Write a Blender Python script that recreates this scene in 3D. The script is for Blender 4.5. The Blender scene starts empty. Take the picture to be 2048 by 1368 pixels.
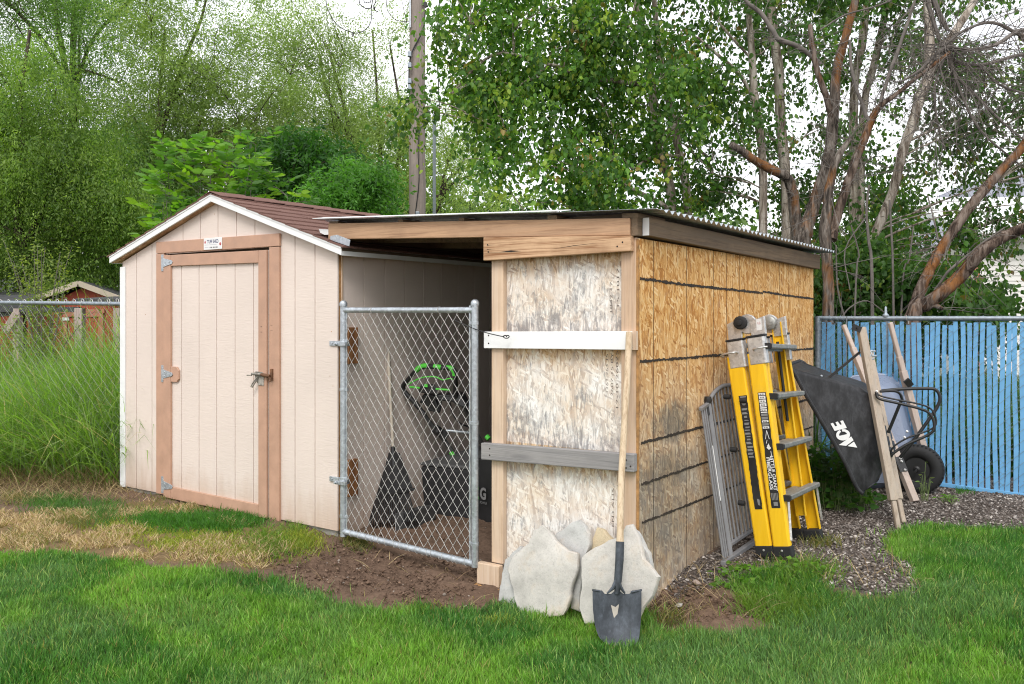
import bpy, math, random
import numpy as np
from mathutils import Vector, Matrix

random.seed(7)
RNG = np.random.default_rng(11)
SC = bpy.context.scene
COL = SC.collection
# ------------------------------------------------------------------ calibration of the place
F, HZ, CZ = 1706.0, 632.0, 1.4          # focal length (px of a 2048 wide frame), horizon row, eye height (m)
S0 = (-1.136, 5.555)                     # front right ground corner of the shed
E1 = (0.8231, -0.5679)                   # along the fronts, to the right
E2 = (0.5679, 0.8231)                    # away from the fronts
ROT = math.atan2(E1[1], E1[0])


def W(u, v, z=0.0):
    return Vector((S0[0] + E1[0] * u + E2[0] * v, S0[1] + E1[1] * u + E2[1] * v, z))


def uv_of(x, y):
    dx, dy = x - S0[0], y - S0[1]
    return dx * E1[0] + dy * E1[1], dx * E2[0] + dy * E2[1]


def pt(px, py, Z):
    return Vector(((px - 1024) / F * Z, Z, CZ - (py - HZ) * Z / F))


def front(px, py, v=0.0):
    a = (px - 1024) / F
    x0, y0 = S0[0] + E2[0] * v, S0[1] + E2[1] * v
    u = (a * y0 - x0) / (E1[0] - a * E1[1])
    return u, CZ - (py - HZ) * (y0 + E1[1] * u) / F


def sstep(a, b, x):
    t = np.clip((np.asarray(x, float) - a) / (b - a), 0, 1)
    return t * t * (3 - 2 * t)


_TAB = np.random.default_rng(3).random((256, 256))


def vnoise(x, y, s=1.0, o=0):
    x = np.asarray(x, float) * s + 37.3 * o + 100
    y = np.asarray(y, float) * s + 17.7 * o + 100
    xi, yi = np.floor(x).astype(int), np.floor(y).astype(int)
    fx, fy = x - xi, y - yi
    fx, fy = fx * fx * (3 - 2 * fx), fy * fy * (3 - 2 * fy)
    a, b = _TAB[xi % 256, yi % 256], _TAB[(xi + 1) % 256, yi % 256]
    c, d = _TAB[xi % 256, (yi + 1) % 256], _TAB[(xi + 1) % 256, (yi + 1) % 256]
    return (a * (1 - fx) + b * fx) * (1 - fy) + (c * (1 - fx) + d * fx) * fy


def fbm(x, y, s=1.0, o=0, n=4):
    r, a, t = 0, 1.0, 0
    for i in range(n):
        r = r + a * vnoise(x, y, s * 2 ** i, o + i * 3)
        t += a
        a *= 0.5
    return r / t


def hgt(x, y):
    x, y = np.asarray(x, float), np.asarray(y, float)
    u = (x - S0[0]) * E1[0] + (y - S0[1]) * E1[1]
    v = (x - S0[0]) * E2[0] + (y - S0[1]) * E2[1]
    low = sstep(-0.6, 1.2, u) * (1 - sstep(-0.25, 0.75, v - 0.25 * sstep(2.0, 2.6, u)))
    back = 0.05 * sstep(2.0, 3.4, v) * sstep(2.2, 3.0, u)
    return -0.125 * low - 0.012 + back + 0.02 * (fbm(x, y, 0.9, 5, 2) - 0.5)


def G(px, py):
    z = 0.0
    for _ in range(8):
        Y = (CZ - z) * F / (py - HZ)
        X = (px - 1024) / F * Y
        z = float(hgt(X, Y))
    return Vector((X, Y, z))


# ------------------------------------------------------------------ materials
def new_mat(name):
    m = bpy.data.materials.new(name)
    m.use_nodes = True
    nt = m.node_tree
    nt.nodes.clear()
    return m, nt


def nd(nt, t, props=None, **ins):
    n = nt.nodes.new(t)
    for k, v in (props or {}).items():
        setattr(n, k, v)
    for k, v in ins.items():
        key = int(k[1:]) if k[0] == 'i' and k[1:].isdigit() else k.replace('_', ' ')
        s = n.inputs[key]
        if isinstance(v, bpy.types.NodeSocket):
            nt.links.new(v, s)
        elif isinstance(v, (tuple, list)) and len(v) == 3 and s.type == 'RGBA':
            s.default_value = (*v, 1)
        else:
            s.default_value = v
    return n


def finish(nt, color, rough=0.7, metal=0.0, bump=None, bstr=0.3, bdist=0.01, spec=0.5, transl=None, tfac=0.3):
    b = nd(nt, 'ShaderNodeBsdfPrincipled', Base_Color=color, Roughness=rough, Metallic=metal)
    b.inputs['Specular IOR Level'].default_value = spec
    if bump is not None:
        bn = nd(nt, 'ShaderNodeBump', Strength=bstr, Distance=bdist, Height=bump)
        nt.links.new(bn.outputs[0], b.inputs['Normal'])
    out = b.outputs[0]
    if transl is not None:
        tr = nd(nt, 'ShaderNodeBsdfTranslucent', Color=transl)
        out = nd(nt, 'ShaderNodeMixShader', i0=tfac, i1=out, i2=tr.outputs[0]).outputs[0]
    o = nd(nt, 'ShaderNodeOutputMaterial')
    nt.links.new(out, o.inputs[0])


def coords(nt, scale=(1, 1, 1), rot=(0, 0, 0), src=None):
    if src is None:
        src = nd(nt, 'ShaderNodeTexCoord').outputs['Object']
    return nd(nt, 'ShaderNodeMapping', Vector=src, Scale=scale, Rotation=rot).outputs[0]


def noise(nt, vec, scale, detail=4, rough=0.6, dist=0.0):
    return nd(nt, 'ShaderNodeTexNoise', Vector=vec, Scale=scale, Detail=detail, Roughness=rough, Distortion=dist).outputs['Fac']


def ramp(nt, fac, stops):
    r = nd(nt, 'ShaderNodeValToRGB', Fac=fac)
    el = r.color_ramp.elements
    while len(el) > 1:
        el.remove(el[-1])
    el[0].position = stops[0][0]
    c = stops[0][1]
    el[0].color = (*c, 1) if isinstance(c, (tuple, list)) else (c, c, c, 1)
    for p, c in stops[1:]:
        e = el.new(p)
        e.color = (*c, 1) if isinstance(c, (tuple, list)) else (c, c, c, 1)
    return r.outputs[0]


def mix(nt, fac, a, b, mode='MIX'):
    n = nd(nt, 'ShaderNodeMix', {'data_type': 'RGBA', 'blend_type': mode})
    for s, v in ((n.inputs[0], fac), (n.inputs[6], a), (n.inputs[7], b)):
        if isinstance(v, bpy.types.NodeSocket):
            nt.links.new(v, s)
        elif isinstance(v, (tuple, list)):
            s.default_value = (*v, 1)
        else:
            s.default_value = v
    return n.outputs[2]


def mth(nt, op, a, b=0.0, c=None):
    n = nd(nt, 'ShaderNodeMath', {'operation': op}, i0=a, i1=b)
    if c is not None:
        n.inputs[2].default_value = c
    return n.outputs[0]


def mscale(c, k):
    return tuple(min(1.0, x * k) for x in c)


def simple(name, col, rough=0.6, metal=0.0, var=0.12, scale=9.0, bstr=0.12, spec=0.5, fine=90.0):
    m, nt = new_mat(name)
    v = coords(nt)
    n1 = noise(nt, v, scale, 5)
    n2 = noise(nt, v, fine, 3)
    c = ramp(nt, n1, [(0.3, mscale(col, 1 - var)), (0.7, mscale(col, 1 + var))])
    r = ramp(nt, n1, [(0.3, max(rough - 0.1, 0.05)), (0.7, min(rough + 0.1, 1))])
    finish(nt, c, r, metal, n2, bstr, 0.004, spec)
    return m


def galv(name, col=(0.48, 0.52, 0.56), rough=0.42):
    m, nt = new_mat(name)
    v = coords(nt)
    vo = nd(nt, 'ShaderNodeTexVoronoi', Vector=v, Scale=70.0)
    sp = nd(nt, 'ShaderNodeSeparateColor', Color=vo.outputs['Color']).outputs[0]
    n = noise(nt, v, 6, 6, 0.7)
    f = mth(nt, 'MULTIPLY_ADD', sp, 0.45, 0.0)
    f = mth(nt, 'ADD', f, mth(nt, 'MULTIPLY', n, 0.55))
    c = ramp(nt, f, [(0.2, mscale(col, 0.72)), (0.6, col), (0.85, mscale(col, 1.25))])
    finish(nt, c, ramp(nt, n, [(0.3, rough - 0.08), (0.7, rough + 0.15)]), 0.65, n, 0.08, 0.004)
    return m


def wood(name, light, dark, axis='x', gray=None, rough=0.75, knots=True, grain=1.0):
    """board wood: grain stretched along the given local axis"""
    m, nt = new_mat(name)
    sc = {'x': (1.1, 30, 30), 'y': (30, 1.1, 30), 'z': (30, 30, 1.1)}[axis]
    v = coords(nt, sc)
    n1 = noise(nt, v, 1.6, 8, 0.62, 0.8)
    fine = noise(nt, coords(nt, tuple(s * (1 if s < 2 else 4) for s in sc)), 2.2, 4, 0.6)
    f = mth(nt, 'ADD', mth(nt, 'MULTIPLY', n1, 0.65), mth(nt, 'MULTIPLY', fine, 0.35))
    c = ramp(nt, f, [(0.40, dark), (0.47, tuple(0.4 * b + 0.6 * a for a, b in zip(light, dark))), (0.54, light)])
    big = noise(nt, coords(nt), 2.3, 5, 0.65)
    c = mix(nt, ramp(nt, big, [(0.42, 0.0), (0.66, 0.55)]), c, mscale(dark, 0.75))
    if knots:
        ks = {'x': (2.2, 9, 9), 'y': (9, 2.2, 9), 'z': (9, 9, 2.2)}[axis]
        vo = nd(nt, 'ShaderNodeTexVoronoi', Vector=coords(nt, ks), Scale=1.0)
        k = ramp(nt, vo.outputs['Distance'], [(0.05, 0.9), (0.1, 0.55), (0.2, 0.0)])
        c = mix(nt, k, c, mscale(dark, 0.45))
    if gray is not None:
        g = noise(nt, coords(nt, sc), 0.9, 6, 0.7)
        c = mix(nt, ramp(nt, g, [(0.35, 0.25), (0.65, 0.95)]), c, gray)
    finish(nt, c, rough, 0, f, 0.35 * grain, 0.006, 0.3)
    return m


def osb(name, plane, cols, gray, graycol, bands, stain=None, bays=(), mold=0.0):
    """oriented strand board: overlapping, mostly upright flakes with fibres, weathered with height"""
    m, nt = new_mat(name)
    o = nd(nt, 'ShaderNodeTexCoord').outputs['Object']
    sp = nd(nt, 'ShaderNodeSeparateXYZ', Vector=o)
    a = sp.outputs[0] if plane == 'x' else sp.outputs[1]
    z = sp.outputs[2]
    p0 = nd(nt, 'ShaderNodeCombineXYZ', X=a, Y=z, Z=0.0).outputs[0]
    dn = nd(nt, 'ShaderNodeTexNoise', Vector=p0, Scale=9.0, Detail=3.0)
    p = nd(nt, 'ShaderNodeVectorMath', {'operation': 'MULTIPLY_ADD'}, i0=dn.outputs['Color'], i1=(0.016, 0.016, 0), i2=p0).outputs[0]
    col = None
    hgh = None
    for i, (ang, sx, sy, th) in enumerate(((4, 72, 13, 0.0), (-14, 60, 11, 0.35), (17, 78, 14, 0.42), (-34, 84, 17, 0.62), (30, 90, 17, 0.66), (-5, 120, 20, 0.55), (8, 50, 9, 0.80), (66, 95, 24, 0.84))):
        q = nd(nt, 'ShaderNodeMapping', {'vector_type': 'TEXTURE'}, Vector=p, Rotation=(0, 0, math.radians(ang)), Scale=(1, 1, 1)).outputs[0]
        q = nd(nt, 'ShaderNodeMapping', Vector=q, Scale=(sx, sy, 1), Location=(i * 3.7, i * 1.9, 0)).outputs[0]
        vo = nd(nt, 'ShaderNodeTexVoronoi', {'voronoi_dimensions': '2D'}, Vector=q, Scale=1.0, Randomness=1.0)
        fb = nd(nt, 'ShaderNodeTexNoise', {'noise_dimensions': '2D'}, Vector=nd(nt, 'ShaderNodeMapping', Vector=q, Scale=(5.0, 0.5, 1)).outputs[0], Scale=1.0, Detail=3.0, Roughness=0.7).outputs['Fac']
        cs = nd(nt, 'ShaderNodeSeparateColor', Color=vo.outputs['Color'])
        val = mth(nt, 'ADD', mth(nt, 'MULTIPLY', cs.outputs[0], 0.72), mth(nt, 'MULTIPLY', mth(nt, 'SUBTRACT', fb, 0.28), 0.62))
        ci = ramp(nt, val, [(0.02, cols[0]), (0.22, cols[1]), (0.48, cols[2]), (0.74, cols[3]), (0.95, cols[4])])
        hi = mth(nt, 'ADD', mth(nt, 'SUBTRACT', cs.outputs[1], mth(nt, 'MULTIPLY', vo.outputs['Distance'], 0.4)), mth(nt, 'MULTIPLY', fb, 0.5))
        if col is None:
            col, hgh = ci, hi
        else:
            mk = mth(nt, 'GREATER_THAN', cs.outputs[2], th)
            col = mix(nt, mk, col, ci)
            hgh = mth(nt, 'ADD', mth(nt, 'MULTIPLY', hgh, mth(nt, 'SUBTRACT', 1.0, mk)), mth(nt, 'MULTIPLY', hi, mk))
    # weathering: kept fresh in the bands just under the boards
    nz = noise(nt, nd(nt, 'ShaderNodeMapping', Vector=p, Scale=(2.4, 0.8, 1)).outputs[0], 5.0, 6, 0.75)
    zz = mth(nt, 'ADD', z, mth(nt, 'MULTIPLY', mth(nt, 'SUBTRACT', nz, 0.5), 0.34))
    fresh = None
    for (z0, z1, zc) in [b_ if len(b_) == 3 else (*b_, b_[1] + 0.055) for b_ in bands]:
        mr = nd(nt, 'ShaderNodeMapRange', {'interpolation_type': 'SMOOTHSTEP'}, Value=zz)
        mr.inputs[1].default_value, mr.inputs[2].default_value = z0, z1
        up = mr.outputs[0]
        cap = mth(nt, 'LESS_THAN', z, zc)
        up = mth(nt, 'MULTIPLY', up, cap)
        fresh = up if fresh is None else mth(nt, 'MAXIMUM', fresh, up)
    w = mth(nt, 'MULTIPLY', mth(nt, 'SUBTRACT', 1.0, fresh), gray)
    luma = nd(nt, 'ShaderNodeRGBToBW', Color=col).outputs[0]
    gcol = ramp(nt, luma, graycol)
    blot = ramp(nt, noise(nt, p, 3.1, 7, 0.72), [(0.36, 0.45), (0.6, 1.0)])
    col = mix(nt, mth(nt, 'MULTIPLY', w, blot), col, gcol)
    if stain:
        for (sa, sz, ra, rz, amt) in stain:
            d = mth(nt, 'ADD', mth(nt, 'POWER', mth(nt, 'ABSOLUTE', mth(nt, 'DIVIDE', mth(nt, 'SUBTRACT', a, sa), ra)), 2.0),
                    mth(nt, 'POWER', mth(nt, 'ABSOLUTE', mth(nt, 'DIVIDE', mth(nt, 'SUBTRACT', z, sz), rz)), 2.0))
            d = mth(nt, 'ADD', d, mth(nt, 'MULTIPLY', mth(nt, 'SUBTRACT', noise(nt, p, 9.0, 6, 0.75), 0.5), 2.2))
            k = ramp(nt, d, [(0.15, amt), (1.0, 0.0)])
            k = mth(nt, 'MULTIPLY', k, ramp(nt, luma, [(0.1, 1.0), (0.75, 0.62)]))
            col = mix(nt, k, col, (0.12, 0.115, 0.10))
    # grey mildew streaks, thickest at the foot of each bay
    st = noise(nt, nd(nt, 'ShaderNodeMapping', Vector=p, Rotation=(0, 0, 0.2), Scale=(46, 9, 1)).outputs[0], 1.0, 5, 0.75, 0.8)
    pat = noise(nt, p, 6.5, 5, 0.7)
    am = None
    for (z0, z1) in bays:
        mr = nd(nt, 'ShaderNodeMapRange', Value=z)
        for q_, v_ in zip((1, 2, 3, 4), (z0, z1, 1.0, 0.0)):
            mr.inputs[q_].default_value = v_
        g_ = mth(nt, 'MULTIPLY', mr.outputs[0], mth(nt, 'GREATER_THAN', z, z0 - 0.03))
        am = g_ if am is None else mth(nt, 'MAXIMUM', am, g_)
    if am is not None:
        lv_ = mth(nt, 'ADD', mth(nt, 'ADD', mth(nt, 'MULTIPLY', st, 0.75), mth(nt, 'MULTIPLY', pat, 0.5)), mth(nt, 'MULTIPLY', am, 0.13))
        col = mix(nt, mth(nt, 'MULTIPLY', ramp(nt, lv_, [(0.67, 0.0), (0.80, 0.85)]), mold), col, (0.20, 0.195, 0.20))
    ck = noise(nt, nd(nt, 'ShaderNodeMapping', Vector=p, Rotation=(0, 0, -0.25), Scale=(60, 12, 1)).outputs[0], 1.0, 6, 0.8, 1.0)
    col = mix(nt, ramp(nt, ck, [(0.27, 0.75), (0.36, 0.0)]), col, mscale(cols[0], 0.55))
    finish(nt, col, 0.85, 0, hgh, 0.55, 0.004, 0.2)
    return m


def tinted(name, rough=0.55, tfac=0.35, tmul=1.3, spec=0.35):
    """leaf and blade material: the colour of each leaf is stored with it"""
    m, nt = new_mat(name)
    c = nd(nt, 'ShaderNodeAttribute', {'attribute_name': 'tint'}).outputs['Color']
    t = mix(nt, 1.0, c, (1.1 * tmul, 1.2 * tmul, 0.5 * tmul), 'MULTIPLY')
    finish(nt, c, rough, 0, None, spec=spec, transl=t, tfac=tfac)
    return m


def solid_tint(name, rough=0.85):
    m, nt = new_mat(name)
    c = nd(nt, 'ShaderNodeAttribute', {'attribute_name': 'tint'}).outputs['Color']
    n = noise(nt, coords(nt), 120.0, 4)
    c = mix(nt, ramp(nt, n, [(0.35, 0.35), (0.65, 0.0)]), c, (0.03, 0.026, 0.022))
    finish(nt, c, rough, 0, n, 0.4, 0.004, 0.3)
    return m


def siding(name, col):
    m, nt = new_mat(name)
    v = coords(nt, (9, 9, 70))
    n = noise(nt, v, 1.0, 2, 0.5, 1.2)
    n2 = noise(nt, coords(nt, (34, 34, 5)), 1.0, 2)
    h = mth(nt, 'ADD', mth(nt, 'MULTIPLY', n, 0.75), mth(nt, 'MULTIPLY', n2, 0.25))
    big = noise(nt, coords(nt), 1.4, 6, 0.6)
    c = ramp(nt, big, [(0.3, mscale(col, 0.93)), (0.7, mscale(col, 1.05))])
    sp = nd(nt, 'ShaderNodeSeparateXYZ', Vector=nd(nt, 'ShaderNodeTexCoord').outputs['Object'])
    zz = mth(nt, 'ADD', sp.outputs[2], mth(nt, 'MULTIPLY', noise(nt, coords(nt, (9, 9, 2)), 1.0, 5, 0.7), 0.45))
    d = ramp(nt, zz, [(0.2, 0.55), (0.5, 0.0)])          # splashed dirt at the foot of the wall
    c = mix(nt, d, c, (0.42, 0.27, 0.17))
    sk = ramp(nt, noise(nt, coords(nt), 55.0, 3, 0.7), [(0.21, 0.7), (0.26, 0.0)])
    c = mix(nt, sk, c, mscale(col, 0.6))
    finish(nt, c, 0.62, 0, h, 0.30, 0.006, 0.35)
    return m


def bark(name, cols, zs=9.0, orange=None, lent=None):
    m, nt = new_mat(name)
    v = coords(nt, (zs * 2.2, zs * 2.2, zs * 0.35))
    n = noise(nt, v, 1.0, 8, 0.7, 0.6)
    c = ramp(nt, n, [(0.40, cols[0]), (0.5, cols[1]), (0.60, cols[2])])
    if orange:
        k = ramp(nt, noise(nt, coords(nt, (3, 3, 1.3)), 1.0, 5, 0.65), [(0.51, 0.0), (0.60, 0.85)])
        c = mix(nt, mth(nt, 'MULTIPLY', k, ramp(nt, n, [(0.3, 0.4), (0.6, 1.0)])), c, orange)
    if lent:
        vo = noise(nt, coords(nt, (7, 7, 34)), 1.0, 4, 0.6)
        c = mix(nt, ramp(nt, vo, [(0.3, 0.95), (0.39, 0.0)]), c, lent)
    finish(nt, c, 0.9, 0, n, 0.8, 0.03, 0.15)
    return m


def stone_mat(name, col):
    m, nt = new_mat(name)
    v = coords(nt)
    n = noise(nt, v, 7, 8, 0.65)
    f = noise(nt, v, 95, 6, 0.75)
    c = ramp(nt, n, [(0.36, mscale(col, 0.85)), (0.5, col), (0.62, mscale(col, 1.12))])
    c = mix(nt, ramp(nt, noise(nt, v, 3.3, 6, 0.7), [(0.5, 0.0), (0.68, 0.55)]), c, (0.46, 0.33, 0.2))
    c = mix(nt, ramp(nt, f, [(0.3, 0.5), (0.48, 0.0)]), c, mscale(col, 0.5))
    c = mix(nt, ramp(nt, noise(nt, v, 14, 6, 0.8), [(0.30, 0.45), (0.38, 0.0)]), c, (0.22, 0.21, 0.19))
    h = mth(nt, 'ADD', mth(nt, 'MULTIPLY', n, 0.8), mth(nt, 'MULTIPLY', f, 0.2))
    finish(nt, c, 0.85, 0, h, 0.6, 0.012, 0.25)
    return m


def fiberglass(name):
    m, nt = new_mat(name)
    v = coords(nt, (30, 30, 2.5))
    n = noise(nt, v, 1.0, 6, 0.7)
    b = noise(nt, coords(nt), 5.0, 6, 0.7)
    c = ramp(nt, n, [(0.3, (0.76, 0.43, 0.006)), (0.7, (0.88, 0.54, 0.015))])
    sc = ramp(nt, noise(nt, coords(nt, (1, 1, 0.4)), 26.0, 6, 0.8, 1.2), [(0.30, 0.8), (0.38, 0.0)])
    c = mix(nt, sc, c, (0.42, 0.27, 0.08))
    c = mix(nt, ramp(nt, b, [(0.52, 0.0), (0.72, 0.3)]), c, (0.55, 0.36, 0.12))
    finish(nt, c, 0.48, 0, n, 0.1, 0.003, 0.4)
    return m


def shingle_mat(name):
    m, nt = new_mat(name)
    v = coords(nt)
    f = noise(nt, v, 260, 3, 0.8)
    b = noise(nt, v, 3.0, 5, 0.6)
    c = ramp(nt, f, [(0.36, (0.10, 0.052, 0.043)), (0.5, (0.165, 0.09, 0.074)), (0.64, (0.27, 0.165, 0.14))])
    c = mix(nt, ramp(nt, b, [(0.4, 0.0), (0.7, 0.35)]), c, (0.115, 0.062, 0.052))
    finish(nt, c, 0.95, 0, f, 0.5, 0.004, 0.15)
    return m


def metal_scuffed(name, base, rust, rough=0.45):
    m, nt = new_mat(name)
    v = coords(nt, (1, 1, 0.6))
    n = noise(nt, v, 13, 8, 0.72)
    s = noise(nt, coords(nt, (40, 40, 3)), 1.0, 5, 0.7)
    c = ramp(nt, n, [(0.38, mscale(base, 0.55)), (0.5, base), (0.64, mscale(base, 1.9))])
    c = mix(nt, ramp(nt, s, [(0.6, 0.0), (0.75, 0.5)]), c, mscale(base, 2.6))
    c = mix(nt, ramp(nt, noise(nt, v, 6.5, 7, 0.7), [(0.62, 0.0), (0.72, 0.7)]), c, rust)
    finish(nt, c, ramp(nt, n, [(0.3, rough - 0.1), (0.7, rough + 0.2)]), 0.35, n, 0.2, 0.004)
    return m


M = {}
M['pink'] = siding('pink_siding_paint', (0.68, 0.585, 0.525))
M['trim'] = simple('tan_trim_paint', (0.46, 0.275, 0.19), 0.6, var=0.1, bstr=0.2, fine=60)
M['white'] = simple('white_metal_trim', (0.76, 0.77, 0.77), 0.45, var=0.05, bstr=0.04)
M['shingle'] = shingle_mat('red_brown_shingle')
M['concrete'] = simple('weathered_concrete', (0.28, 0.27, 0.25), 0.9, var=0.25, bstr=0.5)
M['galv'] = galv('galvanised_steel')
M['galv_dull'] = galv('dull_galvanised_steel', (0.30, 0.34, 0.38), 0.5)
M['wire'] = simple('chain_link_wire', (0.52, 0.51, 0.49), 0.45, 0.25, var=0.25, scale=20)
M['wire_dull'] = simple('dull_chain_link_wire', (0.30, 0.31, 0.29), 0.5, 0.2, var=0.3, scale=20)
M['wire_dark'] = simple('weathered_fence_wire', (0.22, 0.29, 0.33), 0.5, 0.4, var=0.25, scale=20)
M['osb_front'] = osb('weathered_strand_board', 'x', [(0.24, 0.12, 0.05), (0.46, 0.26, 0.11), (0.62, 0.41, 0.22), (0.73, 0.57, 0.38), (0.84, 0.74, 0.60)],
                     0.97, [(0.1, (0.36, 0.34, 0.33)), (0.26, (0.60, 0.57, 0.54)), (0.42, (0.76, 0.73, 0.69)), (0.7, (0.88, 0.865, 0.84))],
                     [(1.60, 1.76), (1.10, 1.25), (0.50, 0.635)], None, ((1.32, 1.60), (0.69, 0.98)), 0.9)
M['osb_side'] = osb('golden_strand_board', 'y', [(0.24, 0.095, 0.022), (0.45, 0.20, 0.05), (0.62, 0.335, 0.11), (0.74, 0.47, 0.20), (0.86, 0.67, 0.40)],
                    0.9, [(0.1, (0.19, 0.155, 0.12)), (0.28, (0.36, 0.30, 0.235)), (0.45, (0.52, 0.44, 0.35)), (0.7, (0.70, 0.62, 0.52))],
                    [(0.45, 1.45, 9.0)], [(0.42, 0.82, 0.28, 0.13, 0.9), (0.35, 0.55, 0.5, 0.14, 0.65), (0.3, 0.30, 0.45, 0.16, 0.4), (0.2, 0.35, 0.6, 0.5, 0.38), (1.2, 0.1, 1.4, 0.28, 0.3)], ((0.0, 0.9),), 0.35)
M['tar'] = simple('black_tar_line', (0.028, 0.02, 0.014), 0.9, var=0.4, bstr=0.6)
M['pine_x'] = wood('pine_board', (0.62, 0.41, 0.25), (0.27, 0.13, 0.06), 'x', grain=1.4)
M['pine_z'] = wood('pine_post', (0.74, 0.54, 0.36), (0.40, 0.23, 0.12), 'z', (0.62, 0.49, 0.38), grain=1.4)
M['pine_zo'] = wood('orange_pine_post', (0.66, 0.44, 0.27), (0.36, 0.19, 0.095), 'z', (0.54, 0.41, 0.31), grain=1.4)
M['beam_x'] = wood('weathered_front_beam', (0.56, 0.34, 0.20), (0.16, 0.075, 0.036), 'x', (0.44, 0.285, 0.18), grain=1.5)
M['gray_x'] = wood('grey_weathered_board', (0.34, 0.32, 0.31), (0.15, 0.145, 0.145), 'x', (0.27, 0.26, 0.26), grain=1.6)
M['white_x'] = simple('white_painted_board', (0.80, 0.80, 0.80), 0.55, var=0.06, bstr=0.15, scale=6)
M['beam_y'] = wood('dark_weathered_beam', (0.24, 0.16, 0.095), (0.065, 0.04, 0.024), 'y', (0.15, 0.11, 0.075))
M['block'] = wood('brown_block', (0.36, 0.17, 0.07), (0.2, 0.085, 0.035), 'z')
M['raw_edge'] = simple('raw_board_edge', (0.36, 0.19, 0.07), 0.9, var=0.45, scale=30, bstr=0.6)
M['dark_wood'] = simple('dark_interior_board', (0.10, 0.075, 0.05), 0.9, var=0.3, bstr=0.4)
M['black'] = simple('black_plastic', (0.016, 0.016, 0.017), 0.45, var=0.2, bstr=0.1)
M['black_cloth'] = simple('black_bag_cloth', (0.018, 0.018, 0.019), 0.8, var=0.2, bstr=0.4)
M['tray'] = metal_scuffed('black_poly_tray', (0.030, 0.030, 0.033), (0.075, 0.066, 0.058), 0.45)
M['tray_blue'] = simple('blue_grey_steel_tray', (0.25, 0.29, 0.39), 0.33, 0.1, var=0.08, bstr=0.03)
M['green'] = simple('bright_green_plastic', (0.10, 0.62, 0.06), 0.45, var=0.05)
M['grey_plastic'] = simple('dark_grey_plastic', (0.06, 0.06, 0.06), 0.5, var=0.1)
M['handle'] = wood('pale_ash_handle', (0.64, 0.51, 0.36), (0.42, 0.30, 0.19), 'z', knots=False)
M['rake_handle'] = simple('beige_painted_handle', (0.50, 0.44, 0.36), 0.55, var=0.08)
M['barrow_wood'] = wood('grey_brown_handle_wood', (0.48, 0.38, 0.29), (0.26, 0.19, 0.13), 'z', (0.38, 0.33, 0.28), knots=False)
M['barrow_pink'] = wood('pale_pink_handle_wood', (0.55, 0.43, 0.36), (0.36, 0.26, 0.20), 'z', (0.46, 0.39, 0.35), knots=False)
M['shovel'] = metal_scuffed('scuffed_blued_steel', (0.055, 0.064, 0.078), (0.17, 0.085, 0.045))
M['stone'] = stone_mat('buff_flagstone', (0.50, 0.475, 0.44))
M['stone2'] = stone_mat('grey_flagstone', (0.46, 0.455, 0.44))
M['stone3'] = stone_mat('tan_flagstone', (0.52, 0.43, 0.29))
M['yellow'] = fiberglass('yellow_fibreglass')
M['alu'] = galv('brushed_aluminium', (0.58, 0.57, 0.56), 0.36)
M['alu_dark'] = galv('dusty_aluminium', (0.33, 0.33, 0.31), 0.5)
M['rubber'] = simple('black_rubber', (0.014, 0.014, 0.015), 0.75, var=0.2, bstr=0.5)
M['label_black'] = simple('black_label', (0.014, 0.014, 0.015), 0.5, var=0.5)
M['label_white'] = simple('white_print', (0.72, 0.72, 0.72), 0.6, var=0.03)
M['label_grey'] = simple('grey_print', (0.20, 0.20, 0.20), 0.6, var=0.2)
M['print_navy'] = simple('navy_print', (0.02, 0.03, 0.12), 0.6, var=0.03)
M['print_red'] = simple('red_print', (0.45, 0.04, 0.05), 0.6, var=0.03)
M['print_pale'] = simple('pale_print', (0.45, 0.45, 0.5), 0.6, var=0.03)
M['ink'] = simple('faded_stamp_ink', (0.16, 0.13, 0.11), 0.9, var=0.4)
M['gate_grey'] = simple('grey_enamel', (0.20, 0.20, 0.21), 0.5, var=0.12, bstr=0.05)
M['blue'] = simple('blue_vinyl', (0.14, 0.37, 0.63), 0.5, var=0.12, scale=2.5, bstr=0.03)
M['pole'] = wood('grey_utility_pole_wood', (0.34, 0.285, 0.245), (0.09, 0.072, 0.06), 'z', (0.25, 0.21, 0.185), knots=False, grain=2.5)
M['birch'] = bark('birch_bark', [(0.11, 0.085, 0.065), (0.33, 0.28, 0.23), (0.52, 0.47, 0.41)], 8, None, (0.05, 0.035, 0.025))
M['deadbark'] = bark('peeling_grey_brown_bark', [(0.03, 0.025, 0.021), (0.115, 0.094, 0.078), (0.235, 0.205, 0.178)], 10, (0.24, 0.095, 0.02))
M['redbark'] = bark('reddish_brown_bark', [(0.035, 0.025, 0.02), (0.12, 0.085, 0.066), (0.225, 0.18, 0.15)], 10, (0.25, 0.095, 0.018))
M['twig'] = simple('grey_twig_bark', (0.145, 0.128, 0.115), 0.9, var=0.35, scale=8, bstr=0.3)
M['darkbark'] = bark('dark_bark', [(0.025, 0.02, 0.015), (0.06, 0.045, 0.034), (0.11, 0.09, 0.07)], 8)
M['leaf'] = tinted('leaf', 0.5, 0.45, 1.5)
M['grass'] = tinted('grass_blade', 0.55, 0.42, 1.45)
M['straw'] = tinted('dry_grass', 0.8, 0.25, 1.0, 0.15)
M['pebble'] = solid_tint('pebble')
M['red_wall'] = simple('red_painted_wall', (0.34, 0.065, 0.035), 0.75, var=0.18, bstr=0.3)
M['red_trim'] = simple('faded_red_trim', (0.42, 0.17, 0.11), 0.75, var=0.12)
M['roof_dark'] = simple('dark_grey_roofing', (0.055, 0.055, 0.06), 0.85, var=0.3, bstr=0.5)
M['roof_panel'] = simple('pale_grey_green_panel', (0.36, 0.39, 0.36), 0.6, var=0.1)
M['post_pink'] = wood('pinkish_grey_post', (0.46, 0.37, 0.34), (0.28, 0.21, 0.18), 'z', knots=False)
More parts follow.
